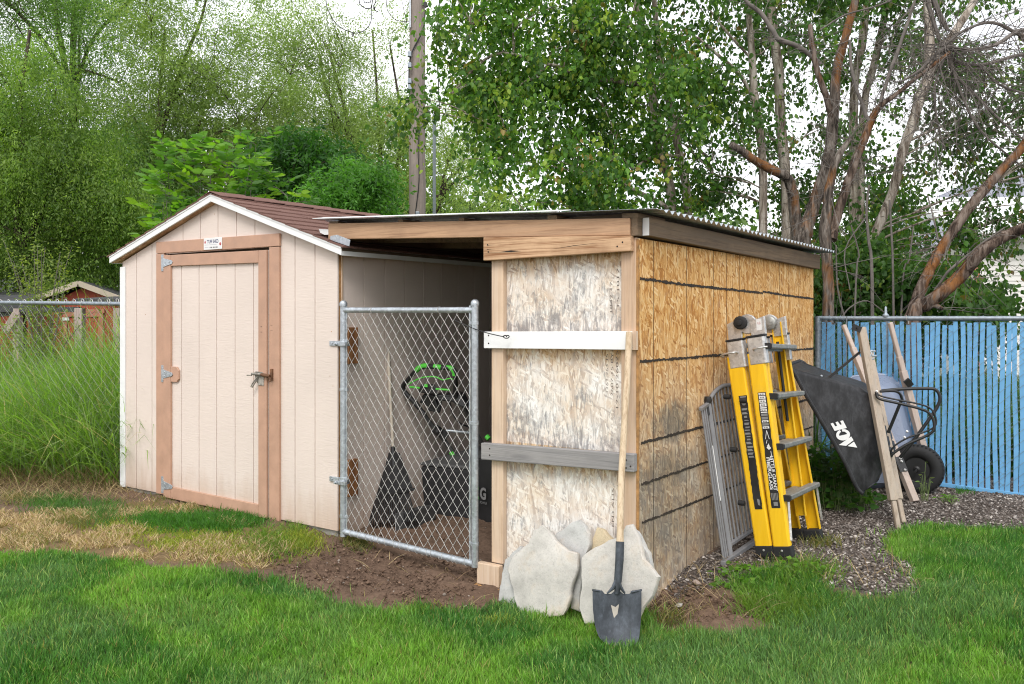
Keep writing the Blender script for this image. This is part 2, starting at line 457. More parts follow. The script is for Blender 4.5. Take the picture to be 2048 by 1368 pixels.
M['house'] = simple('white_house_siding', (0.70, 0.68, 0.65), 0.6, var=0.04)
M['cable'] = simple('black_cable', (0.015, 0.015, 0.016), 0.6, var=0.1)
M['conduit'] = simple('blue_grey_conduit', (0.16, 0.19, 0.20), 0.5, var=0.1)
M['flower'] = simple('white_petal', (0.75, 0.75, 0.7), 0.6, var=0.05)


# ------------------------------------------------------------------ mesh building
def thing(name, label, cat, loc=(0, 0, 0), rotz=0.0, group=None):
    o = bpy.data.objects.new(name, None)
    o.empty_display_size = 0.2
    o.location = loc
    o.rotation_euler = (0, 0, rotz)
    COL.objects.link(o)
    o['label'], o['category'] = label, cat
    if group:
        o['group'] = group
    return o


def tag(o, label, cat, group=None, kind=None):
    o['label'], o['category'] = label, cat
    if group:
        o['group'] = group
    if kind:
        o['kind'] = kind
    return o


def origin_of(o):
    x, r = Vector((0, 0, 0)), 0.0
    while o is not None:
        x = Matrix.Rotation(o.rotation_euler.z, 3, 'Z') @ x + Vector(o.location)
        r += o.rotation_euler.z
        o = o.parent
    return x, r


def bez(p0, p1, p2, n):
    return [p0.lerp(p1, t).lerp(p1.lerp(p2, t), t) for t in [i / n for i in range(n + 1)]]


def smooth_path(pts, k=4):
    """Catmull-Rom through the points (tuples of any length)"""
    pts = [np.array(p, float) for p in pts]
    if len(pts) < 3:
        return pts
    ext = [2 * pts[0] - pts[1]] + pts + [2 * pts[-1] - pts[-2]]
    out = []
    for i in range(1, len(ext) - 2):
        a, b, c, d = ext[i - 1:i + 3]
        for j in range(k):
            t = j / k
            out.append(0.5 * ((2 * b) + (c - a) * t + (2 * a - 5 * b + 4 * c - d) * t * t + (3 * b - a - 3 * c + d) * t ** 3))
    out.append(pts[-1])
    return out


class MB:
    def __init__(s):
        s.v, s.f = [], []

    def add(s, vs, fs):
        o = len(s.v)
        s.v.extend(tuple(p) for p in vs)
        s.f.extend(tuple(i + o for i in f) for f in fs)
        return s

    def box(s, x0, x1, y0, y1, z0, z1):
        return s.hexa([(x0, y0, z0), (x1, y0, z0), (x1, y1, z0), (x0, y1, z0), (x0, y0, z1), (x1, y0, z1), (x1, y1, z1), (x0, y1, z1)])

    def hexa(s, p):
        return s.add(p, [(0, 3, 2, 1), (4, 5, 6, 7), (0, 1, 5, 4), (1, 2, 6, 5), (2, 3, 7, 6), (3, 0, 4, 7)])

    def bar(s, a, b, wx, wy, side=(1, 0, 0), w2=None):
        """rectangular bar from a to b; wx along `side`, wy along the other"""
        a, b = Vector(a), Vector(b)
        d = (b - a).normalized()
        sx = Vector(side)
        sx = (sx - d * sx.dot(d)).normalized()
        sy = d.cross(sx)
        k = w2 if w2 is not None else 1.0
        ps = []
        for p, q in ((a, 1.0), (b, k)):
            for (i, j) in ((-1, -1), (1, -1), (1, 1), (-1, 1)):
                ps.append(p + sx * (i * wx / 2 * q) + sy * (j * wy / 2 * q))
        return s.hexa(ps)

    def tube(s, path, r, n=8, caps=True, flat=1.0):
        P = [Vector(p) for p in path]
        R = r if isinstance(r, (list, tuple, np.ndarray)) else [r] * len(P)
        d0 = (P[1] - P[0]).normalized()
        up = Vector((0, 0, 1)) if abs(d0.z) < 0.9 else Vector((1, 0, 0))
        x = d0.cross(up).normalized()
        vs, fs = [], []
        for i, p in enumerate(P):
            d = (P[min(i + 1, len(P) - 1)] - P[max(i - 1, 0)])
            d = d.normalized() if d.length > 1e-9 else d0
            x = (x - d * x.dot(d))
            x = x.normalized() if x.length > 1e-6 else d.orthogonal().normalized()
            y = d.cross(x)
            for k in range(n):
                a = 2 * math.pi * k / n
                vs.append(p + x * (R[i] * math.cos(a)) + y * (R[i] * flat * math.sin(a)))
        for i in range(len(P) - 1):
            for k in range(n):
                fs.append((i * n + k, i * n + (k + 1) % n, (i + 1) * n + (k + 1) % n, (i + 1) * n + k))
        if caps:
            fs.append(tuple(range(n - 1, -1, -1)))
            fs.append(tuple((len(P) - 1) * n + k for k in range(n)))
        return s.add(vs, fs)

    def prism(s, poly, o, ax, ay, depth):
        """polygon (2D) laid at o with axes ax, ay, extruded by the vector depth"""
        o, ax, ay, dp = Vector(o), Vector(ax), Vector(ay), Vector(depth)
        n = len(poly)
        a = [o + ax * p[0] + ay * p[1] for p in poly]
        vs = a + [p + dp for p in a]
        fs = [tuple(range(n)), tuple(range(2 * n - 1, n - 1, -1))]
        fs += [(i, n + i, n + (i + 1) % n, (i + 1) % n) for i in range(n)]
        return s.add(vs, fs)

    def lathe(s, prof, o, axis, n=16):
        """profile of (radius, height) turned about the axis through o"""
        o, d = Vector(o), Vector(axis).normalized()
        x = d.orthogonal().normalized()
        y = d.cross(x)
        vs, fs = [], []
        for (r, h) in prof:
            for k in range(n):
                a = 2 * math.pi * k / n
                vs.append(o + d * h + x * (r * math.cos(a)) + y * (r * math.sin(a)))
        for i in range(len(prof) - 1):
            for k in range(n):
                fs.append((i * n + k, i * n + (k + 1) % n, (i + 1) * n + (k + 1) % n, (i + 1) * n + k))
        fs.append(tuple(range(n - 1, -1, -1)))
        fs.append(tuple((len(prof) - 1) * n + k for k in range(n)))
        return s.add(vs, fs)

    def torus(s, c, axis, R, r, n=32, m=12, sx=1.0):
        c, d = Vector(c), Vector(axis).normalized()
        x = d.orthogonal().normalized()
        y = d.cross(x)
        vs, fs = [], []
        for i in range(n):
            a = 2 * math.pi * i / n
            rd = x * math.cos(a) + y * math.sin(a)
            for j in range(m):
                b = 2 * math.pi * j / m
                vs.append(c + rd * (R + r * math.cos(b)) + d * (r * sx * math.sin(b)))
        for i in range(n):
            for j in range(m):
                fs.append((i * m + j, ((i + 1) % n) * m + j, ((i + 1) % n) * m + (j + 1) % m, i * m + (j + 1) % m))
        return s.add(vs, fs)

    def build(s, name, mat, parent=None, world=False, smooth=False, bevel=0.0, seg=2):
        vs = s.v
        if world and parent is not None:
            o, r = origin_of(parent)
            R = Matrix.Rotation(-r, 3, 'Z')
            vs = [tuple(R @ (Vector(p) - o)) for p in vs]
        me = bpy.data.meshes.new(name)
        me.from_pydata(vs, [], s.f)
        me.update()
        me.materials.append(M[mat] if isinstance(mat, str) else mat)
        if smooth:
            me.polygons.foreach_set('use_smooth', [True] * len(me.polygons))
            try:
                me.set_sharp_from_angle(angle=math.radians(38))
            except Exception:
                pass
        ob = bpy.data.objects.new(name, me)
        COL.objects.link(ob)
        if parent is not None:
            ob.parent = parent
        if bevel:
            b = ob.modifiers.new('edge', 'BEVEL')
            b.width, b.segments, b.limit_method = bevel, seg, 'ANGLE'
            b.angle_limit = math.radians(35)
        return ob


def tri_mesh(name, verts, tris, tint, mat, parent=None, smooth=False):
    """a big mesh of triangles straight from arrays, a colour stored with each vertex"""
    verts = np.asarray(verts, np.float32)
    if parent is not None:
        o, r = origin_of(parent)
        verts = verts - np.array(o, np.float32)
    me = bpy.data.meshes.new(name)
    nv, nt = len(verts), len(tris)
    me.vertices.add(nv)
    me.vertices.foreach_set('co', verts.ravel())
    me.loops.add(nt * 3)
    me.loops.foreach_set('vertex_index', np.asarray(tris, np.int32).ravel())
    me.polygons.add(nt)
    me.polygons.foreach_set('loop_start', np.arange(0, nt * 3, 3, dtype=np.int32))
    if smooth:
        me.polygons.foreach_set('use_smooth', np.ones(nt, bool))
    me.update(calc_edges=True)
    at = me.color_attributes.new('tint', 'FLOAT_COLOR', 'POINT')
    rgba = np.ones((nv, 4), np.float32)
    rgba[:, :3] = tint
    at.data.foreach_set('color', rgba.ravel())
    me.materials.append(M[mat])
    ob = bpy.data.objects.new(name, me)
    COL.objects.link(ob)
    if parent is not None:
        ob.parent = parent
    return ob


_TXT = {}


def text_polys(s, bold=0.0):
    if (s, bold) in _TXT:
        return _TXT[(s, bold)]
    cu = bpy.data.curves.new('lettering', 'FONT')
    cu.body = s
    cu.offset = bold
    cu.resolution_u = 3
    ob = bpy.data.objects.new('lettering', cu)
    COL.objects.link(ob)
    dg = bpy.context.evaluated_depsgraph_get()
    me = bpy.data.meshes.new_from_object(ob.evaluated_get(dg))
    vs = [(v.co.x, v.co.y) for v in me.vertices]
    fs = [tuple(p.vertices) for p in me.polygons]
    bpy.data.objects.remove(ob)
    bpy.data.curves.remove(cu)
    bpy.data.meshes.remove(me)
    xs, ys = [p[0] for p in vs], [p[1] for p in vs]
    x0, y0, w, h = min(xs), min(ys), max(xs) - min(xs), max(ys) - min(ys)
    vs = [((x - x0) / w, (y - y0) / h) for x, y in vs]
    _TXT[(s, bold)] = (vs, fs)
    return vs, fs


def put_text(mb, s, o, ax, ay, w, h, bold=0.0):
    """lettering filling a w by h rectangle at o"""
    vs, fs = text_polys(s, bold)
    o, ax, ay = Vector(o), Vector(ax), Vector(ay)
    mb.add([o + ax * (p[0] * w) + ay * (p[1] * h) for p in vs], fs)
# ------------------------------------------------------------------ the ground
def poly_px(pts):
    return np.array([G(*p)[:2] for p in pts])


def inside(poly, x, y):
    x, y = np.asarray(x), np.asarray(y)
    c = np.zeros(x.shape, bool)
    n = len(poly)
    for i in range(n):
        x0, y0 = poly[i]
        x1, y1 = poly[(i + 1) % n]
        if y0 == y1:
            continue
        k = ((y0 > y) != (y1 > y)) & (x < (x1 - x0) * (y - y0) / (y1 - y0) + x0)
        c ^= k
    return c


lawn_edge = [(-60, 1118), (60, 1114), (130, 1108), (210, 1120), (300, 1130), (390, 1142), (440, 1152), (520, 1154), (560, 1166), (610, 1174), (660, 1196), (700, 1212), (780, 1222),
             (840, 1212), (900, 1220), (975, 1222), (1010, 1210), (1100, 1214), (1290, 1212), (1320, 1252), (1400, 1262), (1480, 1268), (1550, 1255), (1560, 1215), (1500, 1190), (1450, 1172), (1500, 1152), (1560, 1140),
             (1620, 1150), (1640, 1172), (1700, 1190), (1780, 1200), (1840, 1196), (1850, 1165), (1842, 1148), (1806, 1126), (1772, 1106), (1758, 1088), (1794, 1070), (1852, 1050), (1900, 1056), (1960, 1058), (2100, 1062)]
LAWN = np.vstack([poly_px(lawn_edge), [[5.2, 5.4], [6.5, 1.6], [-5.5, 1.6], [-6.5, 5.1]]])
STRAW = poly_px([(-80, 1035), (60, 1020), (230, 1012), (330, 1005), (430, 1030), (520, 1052), (640, 1082), (630, 1110), (540, 1140), (420, 1134), (300, 1122), (100, 1106), (-80, 1110)])
GRAV = np.vstack([poly_px([(1330, 1205), (1440, 1180), (1520, 1150), (1640, 1170), (1860, 1195), (1850, 1130), (1800, 1085), (1850, 1060), (1960, 1068), (2110, 1066)]), [[6.5, 5.4], [4.5, 7.2], W(2.9, 3.9)[:2], W(2.14, 3.3)[:2], W(2.14, 0.4)[:2]]])


def soft_in(poly, x, y, wob=0.10, o=0):
    xx = x + (fbm(x, y, 3.0, o, 4) - 0.5) * wob * 2 + (fbm(x, y, 14.0, o + 1, 3) - 0.5) * wob
    yy = y + (fbm(x, y, 3.0, o + 2, 4) - 0.5) * wob * 2 + (fbm(x, y, 14.0, o + 3, 3) - 0.5) * wob
    return inside(poly, xx, yy)


xs = np.concatenate([-np.geomspace(4.6, 260, 26)[::-1], np.arange(-4.55, 4.45, 0.024), np.geomspace(4.5, 260, 26)])
ys = np.concatenate([-np.geomspace(1, 60, 8)[::-1], np.linspace(0, 2.8, 10), np.arange(2.9, 8.2, 0.024), np.geomspace(8.3, 420, 34)])
gx, gy = np.meshgrid(xs, ys)
gxf, gyf = gx.ravel(), gy.ravel()
gz_ = hgt(gxf, gyf)
inL = soft_in(LAWN, gxf, gyf, 0.05, 1)
inS = soft_in(STRAW, gxf, gyf, 0.12, 5)
inG = soft_in(GRAV, gxf, gyf, 0.07, 9)
near = (gyf > 2.85) & (gyf < 8.2) & (np.abs(gxf) < 4.6)
rough = (fbm(gxf, gyf, 7, 21, 5) - 0.5) * 0.05 + np.abs(fbm(gxf, gyf, 22, 25, 4) - 0.5) * 0.045 + np.abs(fbm(gxf, gyf, 55, 29, 2) - 0.5) * 0.016
rough = rough + 0.035 * np.clip(fbm(gxf, gyf, 3.2, 41, 3) - 0.5, 0, 1)
k = np.where(inL, 0.25, np.where(inG, 0.3, 1.0)) * near
gz_ = gz_ + rough * k - 0.012 * near
col = np.zeros((len(gxf), 3), np.float32)
soil = np.array([0.150, 0.095, 0.066])
soil2 = np.array([0.205, 0.138, 0.098])
n1 = fbm(gxf, gyf, 2.0, 31, 4)[:, None]
col[:] = soil * (1 - n1) + soil2 * n1
far = ~near
col[inG] = [0.115, 0.095, 0.082]
col[inL] = [0.075, 0.075, 0.03]
col[inS] = [0.20, 0.14, 0.07]
col[far & (gyf > 7)] = [0.06, 0.085, 0.03]
V = np.stack([gxf, gyf, gz_], 1)
nx_, ny_ = len(xs), len(ys)
ii = (np.arange(ny_ - 1)[:, None] * nx_ + np.arange(nx_ - 1)[None, :]).ravel()
T = np.concatenate([np.stack([ii, ii + 1, ii + nx_ + 1], 1), np.stack([ii, ii + nx_ + 1, ii + nx_], 1)])
m_, nt = new_mat('ground_soil')
c = nd(nt, 'ShaderNodeAttribute', {'attribute_name': 'tint'}).outputs['Color']
v = coords(nt)
n = noise(nt, v, 38, 8, 0.75)
c2 = mix(nt, ramp(nt, n, [(0.35, 0.55), (0.6, 0.0)]), c, (0.055, 0.036, 0.026))
c2 = mix(nt, ramp(nt, noise(nt, v, 150, 4, 0.7), [(0.6, 0.0), (0.72, 0.35)]), c2, (0.36, 0.28, 0.21))
finish(nt, c2, 0.95, 0, n, 0.7, 0.012, 0.15)
M['ground'] = m_
ground = tri_mesh('ground', V, T, col, 'ground', None, True)
ground['kind'] = 'structure'
ground.name = 'ground'


def gheight(x, y):
    return hgt(x, y) - 0.008


# ------------------------------------------------------------------ blades of grass
def blades(name, x, y, h, w, lean_dir, lean, tint, mat, curl=0.5, z0=None, parent=None):
    """three-segment tapering blades standing at x, y"""
    n = len(x)
    z = (gheight(x, y) if z0 is None else z0) - 0.004
    a = RNG.uniform(0, 2 * np.pi, n)
    sx, sy = np.cos(a) * w / 2, np.sin(a) * w / 2
    dx, dy = np.cos(lean_dir), np.sin(lean_dir)
    P = []
    for t, ww in ((0.0, 1.0), (0.4, 0.95), (0.75, 0.6), (1.0, 0.0)):
        off = lean * (t + curl * t * t) / (1 + curl)
        hh = np.sqrt(np.clip(1 - (lean * t) ** 2 * 0.55, 0.12, 1)) * t
        px_, py_, pz_ = x + dx * off * h, y + dy * off * h, z + hh * h
        if ww > 0:
            P.append(np.stack([px_ - sx * ww, py_ - sy * ww, pz_], 1))
            P.append(np.stack([px_ + sx * ww, py_ + sy * ww, pz_], 1))
        else:
            P.append(np.stack([px_, py_, pz_], 1))
    V = np.stack(P, 1).reshape(-1, 3)
    b = np.arange(n)[:, None] * 7
    T = np.concatenate([b + np.array(t)[None] for t in ((0, 1, 3), (0, 3, 2), (2, 3, 5), (2, 5, 4), (4, 5, 6))])
    return tri_mesh(name, V, T, np.repeat(tint, 7, 0), mat, parent)


def scatter(poly, n, ybias=0.0, wob=0.05, o=1, bounds=None):
    x0, y0 = poly.min(0)
    x1, y1 = poly.max(0)
    if bounds:
        x0, x1, y0, y1 = max(x0, bounds[0]), min(x1, bounds[1]), max(y0, bounds[2]), min(y1, bounds[3])
    X, Y = [], []
    got = 0
    while got < n:
        x = RNG.uniform(x0, x1, n)
        y = RNG.uniform(y0, y1, n)
        k = soft_in(poly, x, y, wob, o)
        X.append(x[k])
        Y.append(y[k])
        got += k.sum()
    return np.concatenate(X)[:n], np.concatenate(Y)[:n]


def palette(cols, wts, n):
    cols = np.array(cols)
    i = RNG.choice(len(cols), n, p=np.array(wts) / sum(wts))
    return cols[i] * RNG.uniform(0.75, 1.25, (n, 1))


x, y = scatter(LAWN, 760000, 0, 0.09, 1, (-5.2, 5.6, 2.0, 9))
k = RNG.choice([0.012, 0.03, 0.09], len(x), p=[0.55, 0.35, 0.10])
x, y = x + RNG.normal(0, 1, len(x)) * k, y + RNG.normal(0, 1, len(x)) * k
x, y = x[y > 2.05], y[y > 2.05]
vis = np.abs(x) < 0.62 * y + 0.45          # thin out what lies outside the field of view
keep = vis | (RNG.random(len(x)) < 0.15)
keep &= RNG.random(len(x)) < np.clip(1.25 - 0.14 * (y - 2.9), 0.5, 1)
x, y = x[keep], y[keep]
n = len(x)
pn = fbm(x, y, 1.7, 51, 4)
pn2 = fbm(x, y, 6.5, 55, 3)
bright = np.array([0.180, 0.345, 0.052])
deep = np.array([0.068, 0.192, 0.034])
bluish = np.array([0.13, 0.245, 0.085])
t = np.clip((pn - 0.5) * 3.2 + (pn2 - 0.5) * 1.6 + 0.5, 0, 1)[:, None]
tint = deep * (1 - t) + bright * t
t2 = np.clip((fbm(x, y, 1.3, 61, 3) - 0.5) * 5 - 0.2, 0, 0.8)[:, None]
tint = tint * (1 - t2) + bluish * t2
tint = tint * RNG.uniform(0.5, 1.5, (n, 1))
pale = RNG.random(n) < 0.09
tint[pale] = np.array([0.36, 0.48, 0.16]) * RNG.uniform(0.7, 1.2, (pale.sum(), 1))
dry = RNG.random(n) < 0.02 + 0.05 * np.clip((pn - 0.62) * 6, 0, 1)
tint[dry] = np.array([0.36, 0.30, 0.12]) * RNG.uniform(0.7, 1.2, (dry.sum(), 1))
hh = RNG.uniform(0.028, 0.062, n) * (0.45 + 1.1 * fbm(x, y, 9.0, 57, 3))
tall = RNG.random(n) < 0.03
hh[tall] *= RNG.uniform(1.3, 2.0, tall.sum())
ld = 2 * np.pi * fbm(x, y, 2.6, 71, 2) * 2 + RNG.normal(0, 1.7, n)
lawn = blades('lawn', x, y, hh, RNG.uniform(0.0026, 0.0044, n) * (0.75 + 0.09 * y), ld, RNG.uniform(0.1, 0.8, n), tint, 'grass')
tag(lawn, 'short green mown lawn in front of the shed', 'lawn', None, 'stuff')

# straw coloured dead turf with green tufts, in front of the door
x, y = scatter(STRAW, 24000, 0, 0.12, 5)
tn = fbm(x, y, 4.0, 81, 3)
keep = tn > 0.46
x, y, tn = x[keep], y[keep], tn[keep]
n = len(x)
tint = palette([(0.52, 0.38, 0.22), (0.62, 0.49, 0.31), (0.38, 0.26, 0.15), (0.30, 0.30, 0.07)], [4, 3, 2, 1.2], n)
o = blades('dry_turf', x, y, RNG.uniform(0.025, 0.075, n), RNG.uniform(0.003, 0.005, n), RNG.uniform(0, 6.28, n), RNG.uniform(0.5, 1.25, n), tint, 'straw')
tag(o, 'straw coloured dead turf between the lawn and the shed', 'dry grass', None, 'stuff')
TX, TY, TC, TH = [], [], [], []
for (px, py, rx, ry, num, c, h) in ((150, 1048, 60, 14, 900, 4, 0.06), (60, 1080, 60, 16, 700, 4, 0.05), (420, 1090, 90, 20, 1500, 2, 0.05), (250, 1060, 60, 16, 800, 2, 0.05), (110, 1012, 62, 20, 1700, 0, 0.075), (205, 1030, 34, 22, 1100, 0, 0.08), (400, 1052, 105, 17, 4200, 1, 0.075), (300, 1045, 40, 12, 1000, 1, 0.07), (330, 1078, 120, 18, 2300, 2, 0.04),
                                    (480, 1040, 50, 14, 1200, 1, 0.06), (540, 1085, 60, 22, 2000, 3, 0.06), (600, 1080, 40, 16, 1500, 2, 0.055), (470, 1105, 60, 16, 1000, 2, 0.045), (380, 1025, 60, 10, 900, 4, 0.05),
                                    (250, 1020, 60, 12, 700, 4, 0.05), (715, 1078, 30, 9, 700, 4, 0.06), (860, 1180, 50, 10, 160, 2, 0.05), (590, 1062, 24, 8, 300, 3, 0.06), (450, 1012, 60, 8, 500, 0, 0.06),
                                    (1000, 1205, 30, 8, 250, 2, 0.06), (30, 1000, 50, 14, 500, 4, 0.06), (340, 1000, 40, 8, 350, 4, 0.06), (1640, 1090, 40, 12, 200, 4, 0.08), (1930, 1000, 20, 6, 160, 1, 0.05), (1600, 1150, 70, 20, 800, 3, 0.09),
                                    (1580, 1195, 70, 22, 1500, 3, 0.075), (1500, 1185, 30, 16, 260, 3, 0.09), (1340, 1200, 40, 14, 200, 4, 0.08)):
    cpx = RNG.normal(px, rx * 0.55, num)
    cpy = np.clip(RNG.normal(py, ry * 0.55, num), 980, 1300)
    for a, b in zip(cpx, cpy):
        Y = (CZ + 0.03) * F / (b - HZ)
        TX.append((a - 1024) / F * Y)
        TY.append(Y)
    cc = [[(0.09, 0.20, 0.04), (0.06, 0.15, 0.03)], [(0.07, 0.21, 0.025), (0.05, 0.15, 0.02)], [(0.30, 0.33, 0.05), (0.22, 0.28, 0.04)], [(0.16, 0.27, 0.04), (0.12, 0.21, 0.03)], [(0.13, 0.16, 0.05), (0.25, 0.22, 0.08)]][c]
    TC.append(palette(cc, [1, 1], num))
    TH.append(RNG.uniform(0.5, 1.1, num) * h)
TX, TY = np.array(TX), np.array(TY)
o = blades('grass_tufts', TX, TY, np.concatenate(TH), RNG.uniform(0.003, 0.006, len(TX)), RNG.uniform(0, 6.28, len(TX)), RNG.uniform(0.3, 1.1, len(TX)), np.concatenate(TC), 'grass')
tag(o, 'green and yellow grass tufts scattered over the bare and dry patches', 'grass', None, 'stuff')

# long rank grass behind the left fence
nT = 34000
x = RNG.uniform(-6.6, -2.6, nT)
y = 7.0 + np.abs(RNG.normal(0, 1.0, nT)) * 0.9 + RNG.uniform(0, 0.4, nT)
uu, vv = uv_of(x, y)
bound = 7.12 - 0.27 * (x + 3.2)
keep = (uu < -2.56) & (y > bound - 0.12) & (y < 12)
x, y = x[keep], y[keep]
n = len(x)
d = y - (7.12 - 0.27 * (x + 3.2))
hh = RNG.uniform(0.42, 1.02, n) * np.clip(0.85 + 0.5 * d, 0.7, 1.9) * (0.75 + 0.5 * fbm(x, y, 1.5, 91, 3))
tint = palette([(0.16, 0.30, 0.045), (0.25, 0.42, 0.065), (0.20, 0.30, 0.12), (0.34, 0.43, 0.19), (0.50, 0.42, 0.2)], [4, 4, 2.4, 1.6, 0.5], n)
bl = fbm(x, y, 2.2, 95, 3)[:, None]
tint = tint * (0.75 + 0.5 * bl)
o = blades('tall_grass', x, y, hh, RNG.uniform(0.006, 0.016, n), RNG.uniform(0, 6.28, n), RNG.beta(1.6, 2.0, n) * 1.45, tint, 'grass', 1.6)
tag(o, 'tall rank green grass behind the chain link fence left of the shed', 'tall grass', None, 'stuff')
nS = 3000
x = RNG.uniform(-5.6, -2.7, nS)
y = 7.12 - 0.27 * (x + 3.2) + RNG.normal(-0.06, 0.16, nS)
keep = uv_of(x, y)[0] < -2.54
x, y = x[keep], y[keep]
n = len(x)
tint = palette([(0.30, 0.21, 0.11), (0.20, 0.13, 0.075), (0.42, 0.33, 0.19), (0.16, 0.20, 0.05)], [3, 3, 1, 2], n)
o = blades('dead_stems', x, y, RNG.uniform(0.08, 0.34, n), RNG.uniform(0.003, 0.006, n), RNG.uniform(0, 6.28, n), RNG.uniform(0.5, 1.4, n), tint, 'straw', 1.0)
tag(o, 'dry brown grass stems at the foot of the left fence', 'dry stems', None, 'stuff')
# low ground cover beyond the fences
nB = 52000
x = RNG.uniform(1.0, 9.0, nB)
y = RNG.uniform(7.2, 13.0, nB)
keep = (uv_of(x, y)[1] > 3.45) & (fbm(x, y, 1.2, 99, 3) > 0.42)
x, y = x[keep], y[keep]
n = len(x)
tint = palette([(0.05, 0.12, 0.025), (0.09, 0.19, 0.035), (0.035, 0.08, 0.025)], [3, 2, 2], n)
o = blades('undergrowth', x, y, RNG.uniform(0.15, 0.75, n), RNG.uniform(0.012, 0.03, n), RNG.uniform(0, 6.28, n), RNG.uniform(0.3, 1.3, n), tint, 'grass', 1.2)
tag(o, 'leafy green undergrowth behind the blue slatted fence', 'undergrowth', None, 'stuff')


# ------------------------------------------------------------------ pebbles and clods
OCT = np.array([(1, 0, 0), (-1, 0, 0), (0, 1, 0), (0, -1, 0), (0, 0, 1), (0, 0, -1), (.6, .6, .5), (-.6, .6, .5), (-.6, -.6, .5), (.6, -.6, .5)], float)
OTR = [(4, 6, 7), (4, 7, 8), (4, 8, 9), (4, 9, 6), (6, 0, 2), (7, 2, 1), (8, 1, 3), (9, 3, 0), (6, 2, 7), (7, 1, 8), (8, 3, 9), (9, 0, 6), (5, 2, 0), (5, 1, 2), (5, 3, 1), (5, 0, 3)]


def chips(name, x, y, size, flat, tint, mat, sink=0.3, dz=0.0):
    n = len(x)
    P = OCT[None] * RNG.uniform(0.6, 1.25, (n, 10, 1)) * size[:, None, None]
    P = P * np.stack([RNG.uniform(0.7, 1.3, n), RNG.uniform(0.7, 1.3, n), flat], 1)[:, None, :]
    a = RNG.uniform(0, 6.28, n)
    ca, sa = np.cos(a)[:, None], np.sin(a)[:, None]
    tl = RNG.normal(0, 0.35, n)[:, None]
    X = P[..., 0] * ca - P[..., 1] * sa
    Y = P[..., 0] * sa + P[..., 1] * ca
    Z = P[..., 2] + X * tl
    V = np.stack([X + x[:, None], Y + y[:, None], Z + (gheight(x, y) + dz - size * sink * flat)[:, None]], 2).reshape(-1, 3)
    T = np.concatenate([np.arange(n)[:, None] * 10 + np.array(t)[None] for t in OTR])
    return tri_mesh(name, V, T, np.repeat(tint, 10, 0), mat)


GB = (0.6, 4.6, 4.0, 8.0)
x, y = scatter(GRAV, 26000, 0, 0.08, 9, GB)
n = len(x)
o = chips('gravel', x, y, RNG.uniform(0.003, 0.0105, n) * RNG.choice([1, 1, 1, 1.6], n), RNG.uniform(0.4, 0.85, n),
          palette([(0.21, 0.18, 0.16), (0.31, 0.27, 0.24), (0.14, 0.115, 0.10), (0.09, 0.075, 0.065), (0.55, 0.50, 0.46)], [4, 2.5, 4, 3.5, 1.3], n), 'pebble', 0.2, 0.004)
tag(o, 'grey crushed gravel beside the strand board wall', 'gravel', None, 'stuff')
DIRT = np.vstack([poly_px([(480, 1130), (640, 1085), (700, 1080), (960, 1135), (1000, 1160), (1000, 1215), (800, 1215), (620, 1170)])])
DIRT2 = poly_px([(1310, 1190), (1400, 1160), (1460, 1185), (1550, 1215), (1545, 1240), (1420, 1248), (1300, 1230)])
DIRT3 = poly_px([(-60, 962), (240, 955), (300, 985), (240, 1006), (-60, 1012)])
xa, ya = scatter(DIRT, 2600, 0, 0.1, 2)
xb, yb = scatter(DIRT2, 900, 0, 0.06, 3)
xc, yc = scatter(DIRT3, 900, 0, 0.06, 3)
xd, yd = [a.ravel() for a in np.array([W(u_, v_)[:2] for u_, v_ in zip(RNG.uniform(0.05, 2.0, 700), RNG.uniform(0.1, 2.0, 700))]).T]
x, y = np.concatenate([xa, xb, xc, xd]), np.concatenate([ya, yb, yc, yd])
n = len(x)
sz = RNG.uniform(0.002, 0.007, n) * RNG.choice([0.8, 0.8, 1.0, 1.0, 1.0, 2.2], n)
o = chips('soil_clods', x, y, sz, RNG.uniform(0.5, 0.9, n), palette([(0.18, 0.118, 0.083), (0.14, 0.088, 0.06), (0.23, 0.155, 0.11), (0.40, 0.34, 0.29)], [4, 3, 2, 0.25], n), 'ground', 0.2, 0.012)
tag(o, 'brown soil clods on the bare dirt', 'soil', None, 'stuff')
# bits of straw lying on bare earth
xb, yb = scatter(DIRT2, 90, 0, 0.1, 3)
xc, yc = scatter(DIRT3, 1300, 0, 0.12, 4)
xg, yg = scatter(GRAV, 160, 0, 0.1, 9, (0.6, 2.2, 4.0, 4.9))
xa, ya = scatter(DIRT, 60, 0, 0.1, 2)
x, y = np.concatenate([xa, xb, xc, xg]), np.concatenate([ya, yb, yc, yg])
n = len(x)
o = blades('straw_litter', x, y, RNG.uniform(0.05, 0.16, n), RNG.uniform(0.002, 0.004, n), RNG.uniform(0, 6.28, n), RNG.uniform(1.15, 1.33, n),
           palette([(0.46, 0.36, 0.2), (0.34, 0.25, 0.14), (0.25, 0.17, 0.1)], [3, 2, 1], n), 'straw', 0.2, gheight(x, y) + 0.012)
tag(o, 'loose dry straw littered on the bare earth', 'straw', None, 'stuff')
for (px, py, s, lb) in ((1392, 1172, 0.028, 'small pinkish stone on the dirt by the strand board wall'), (1356, 1215, 0.022, 'small pale stone on the dirt beside the flagstones'), (1495, 1192, 0.018, 'small grey stone at the edge of the weeds')):
    p = G(px, py)
    o = chips('rock', np.array([p.x]), np.array([p.y]), np.array([s]), np.array([0.6]), np.array([[0.42, 0.33, 0.28]]) if s > .025 else np.array([[0.45, 0.43, 0.4]]), 'pebble', -0.3, 0.012)
    tag(o, lb, 'rock')
# ------------------------------------------------------------------ the shed
shed = thing('garden_shed', 'pale pink gabled garden shed with tan trimmed door and red brown shingle roof', 'shed', W(0, 0), ROT)
UL, UM = -2.485, -1.2425
SLS = {1: 0.333, -1: 0.303}
ZE, ZA, SL = 1.838, 2.236, 0.32


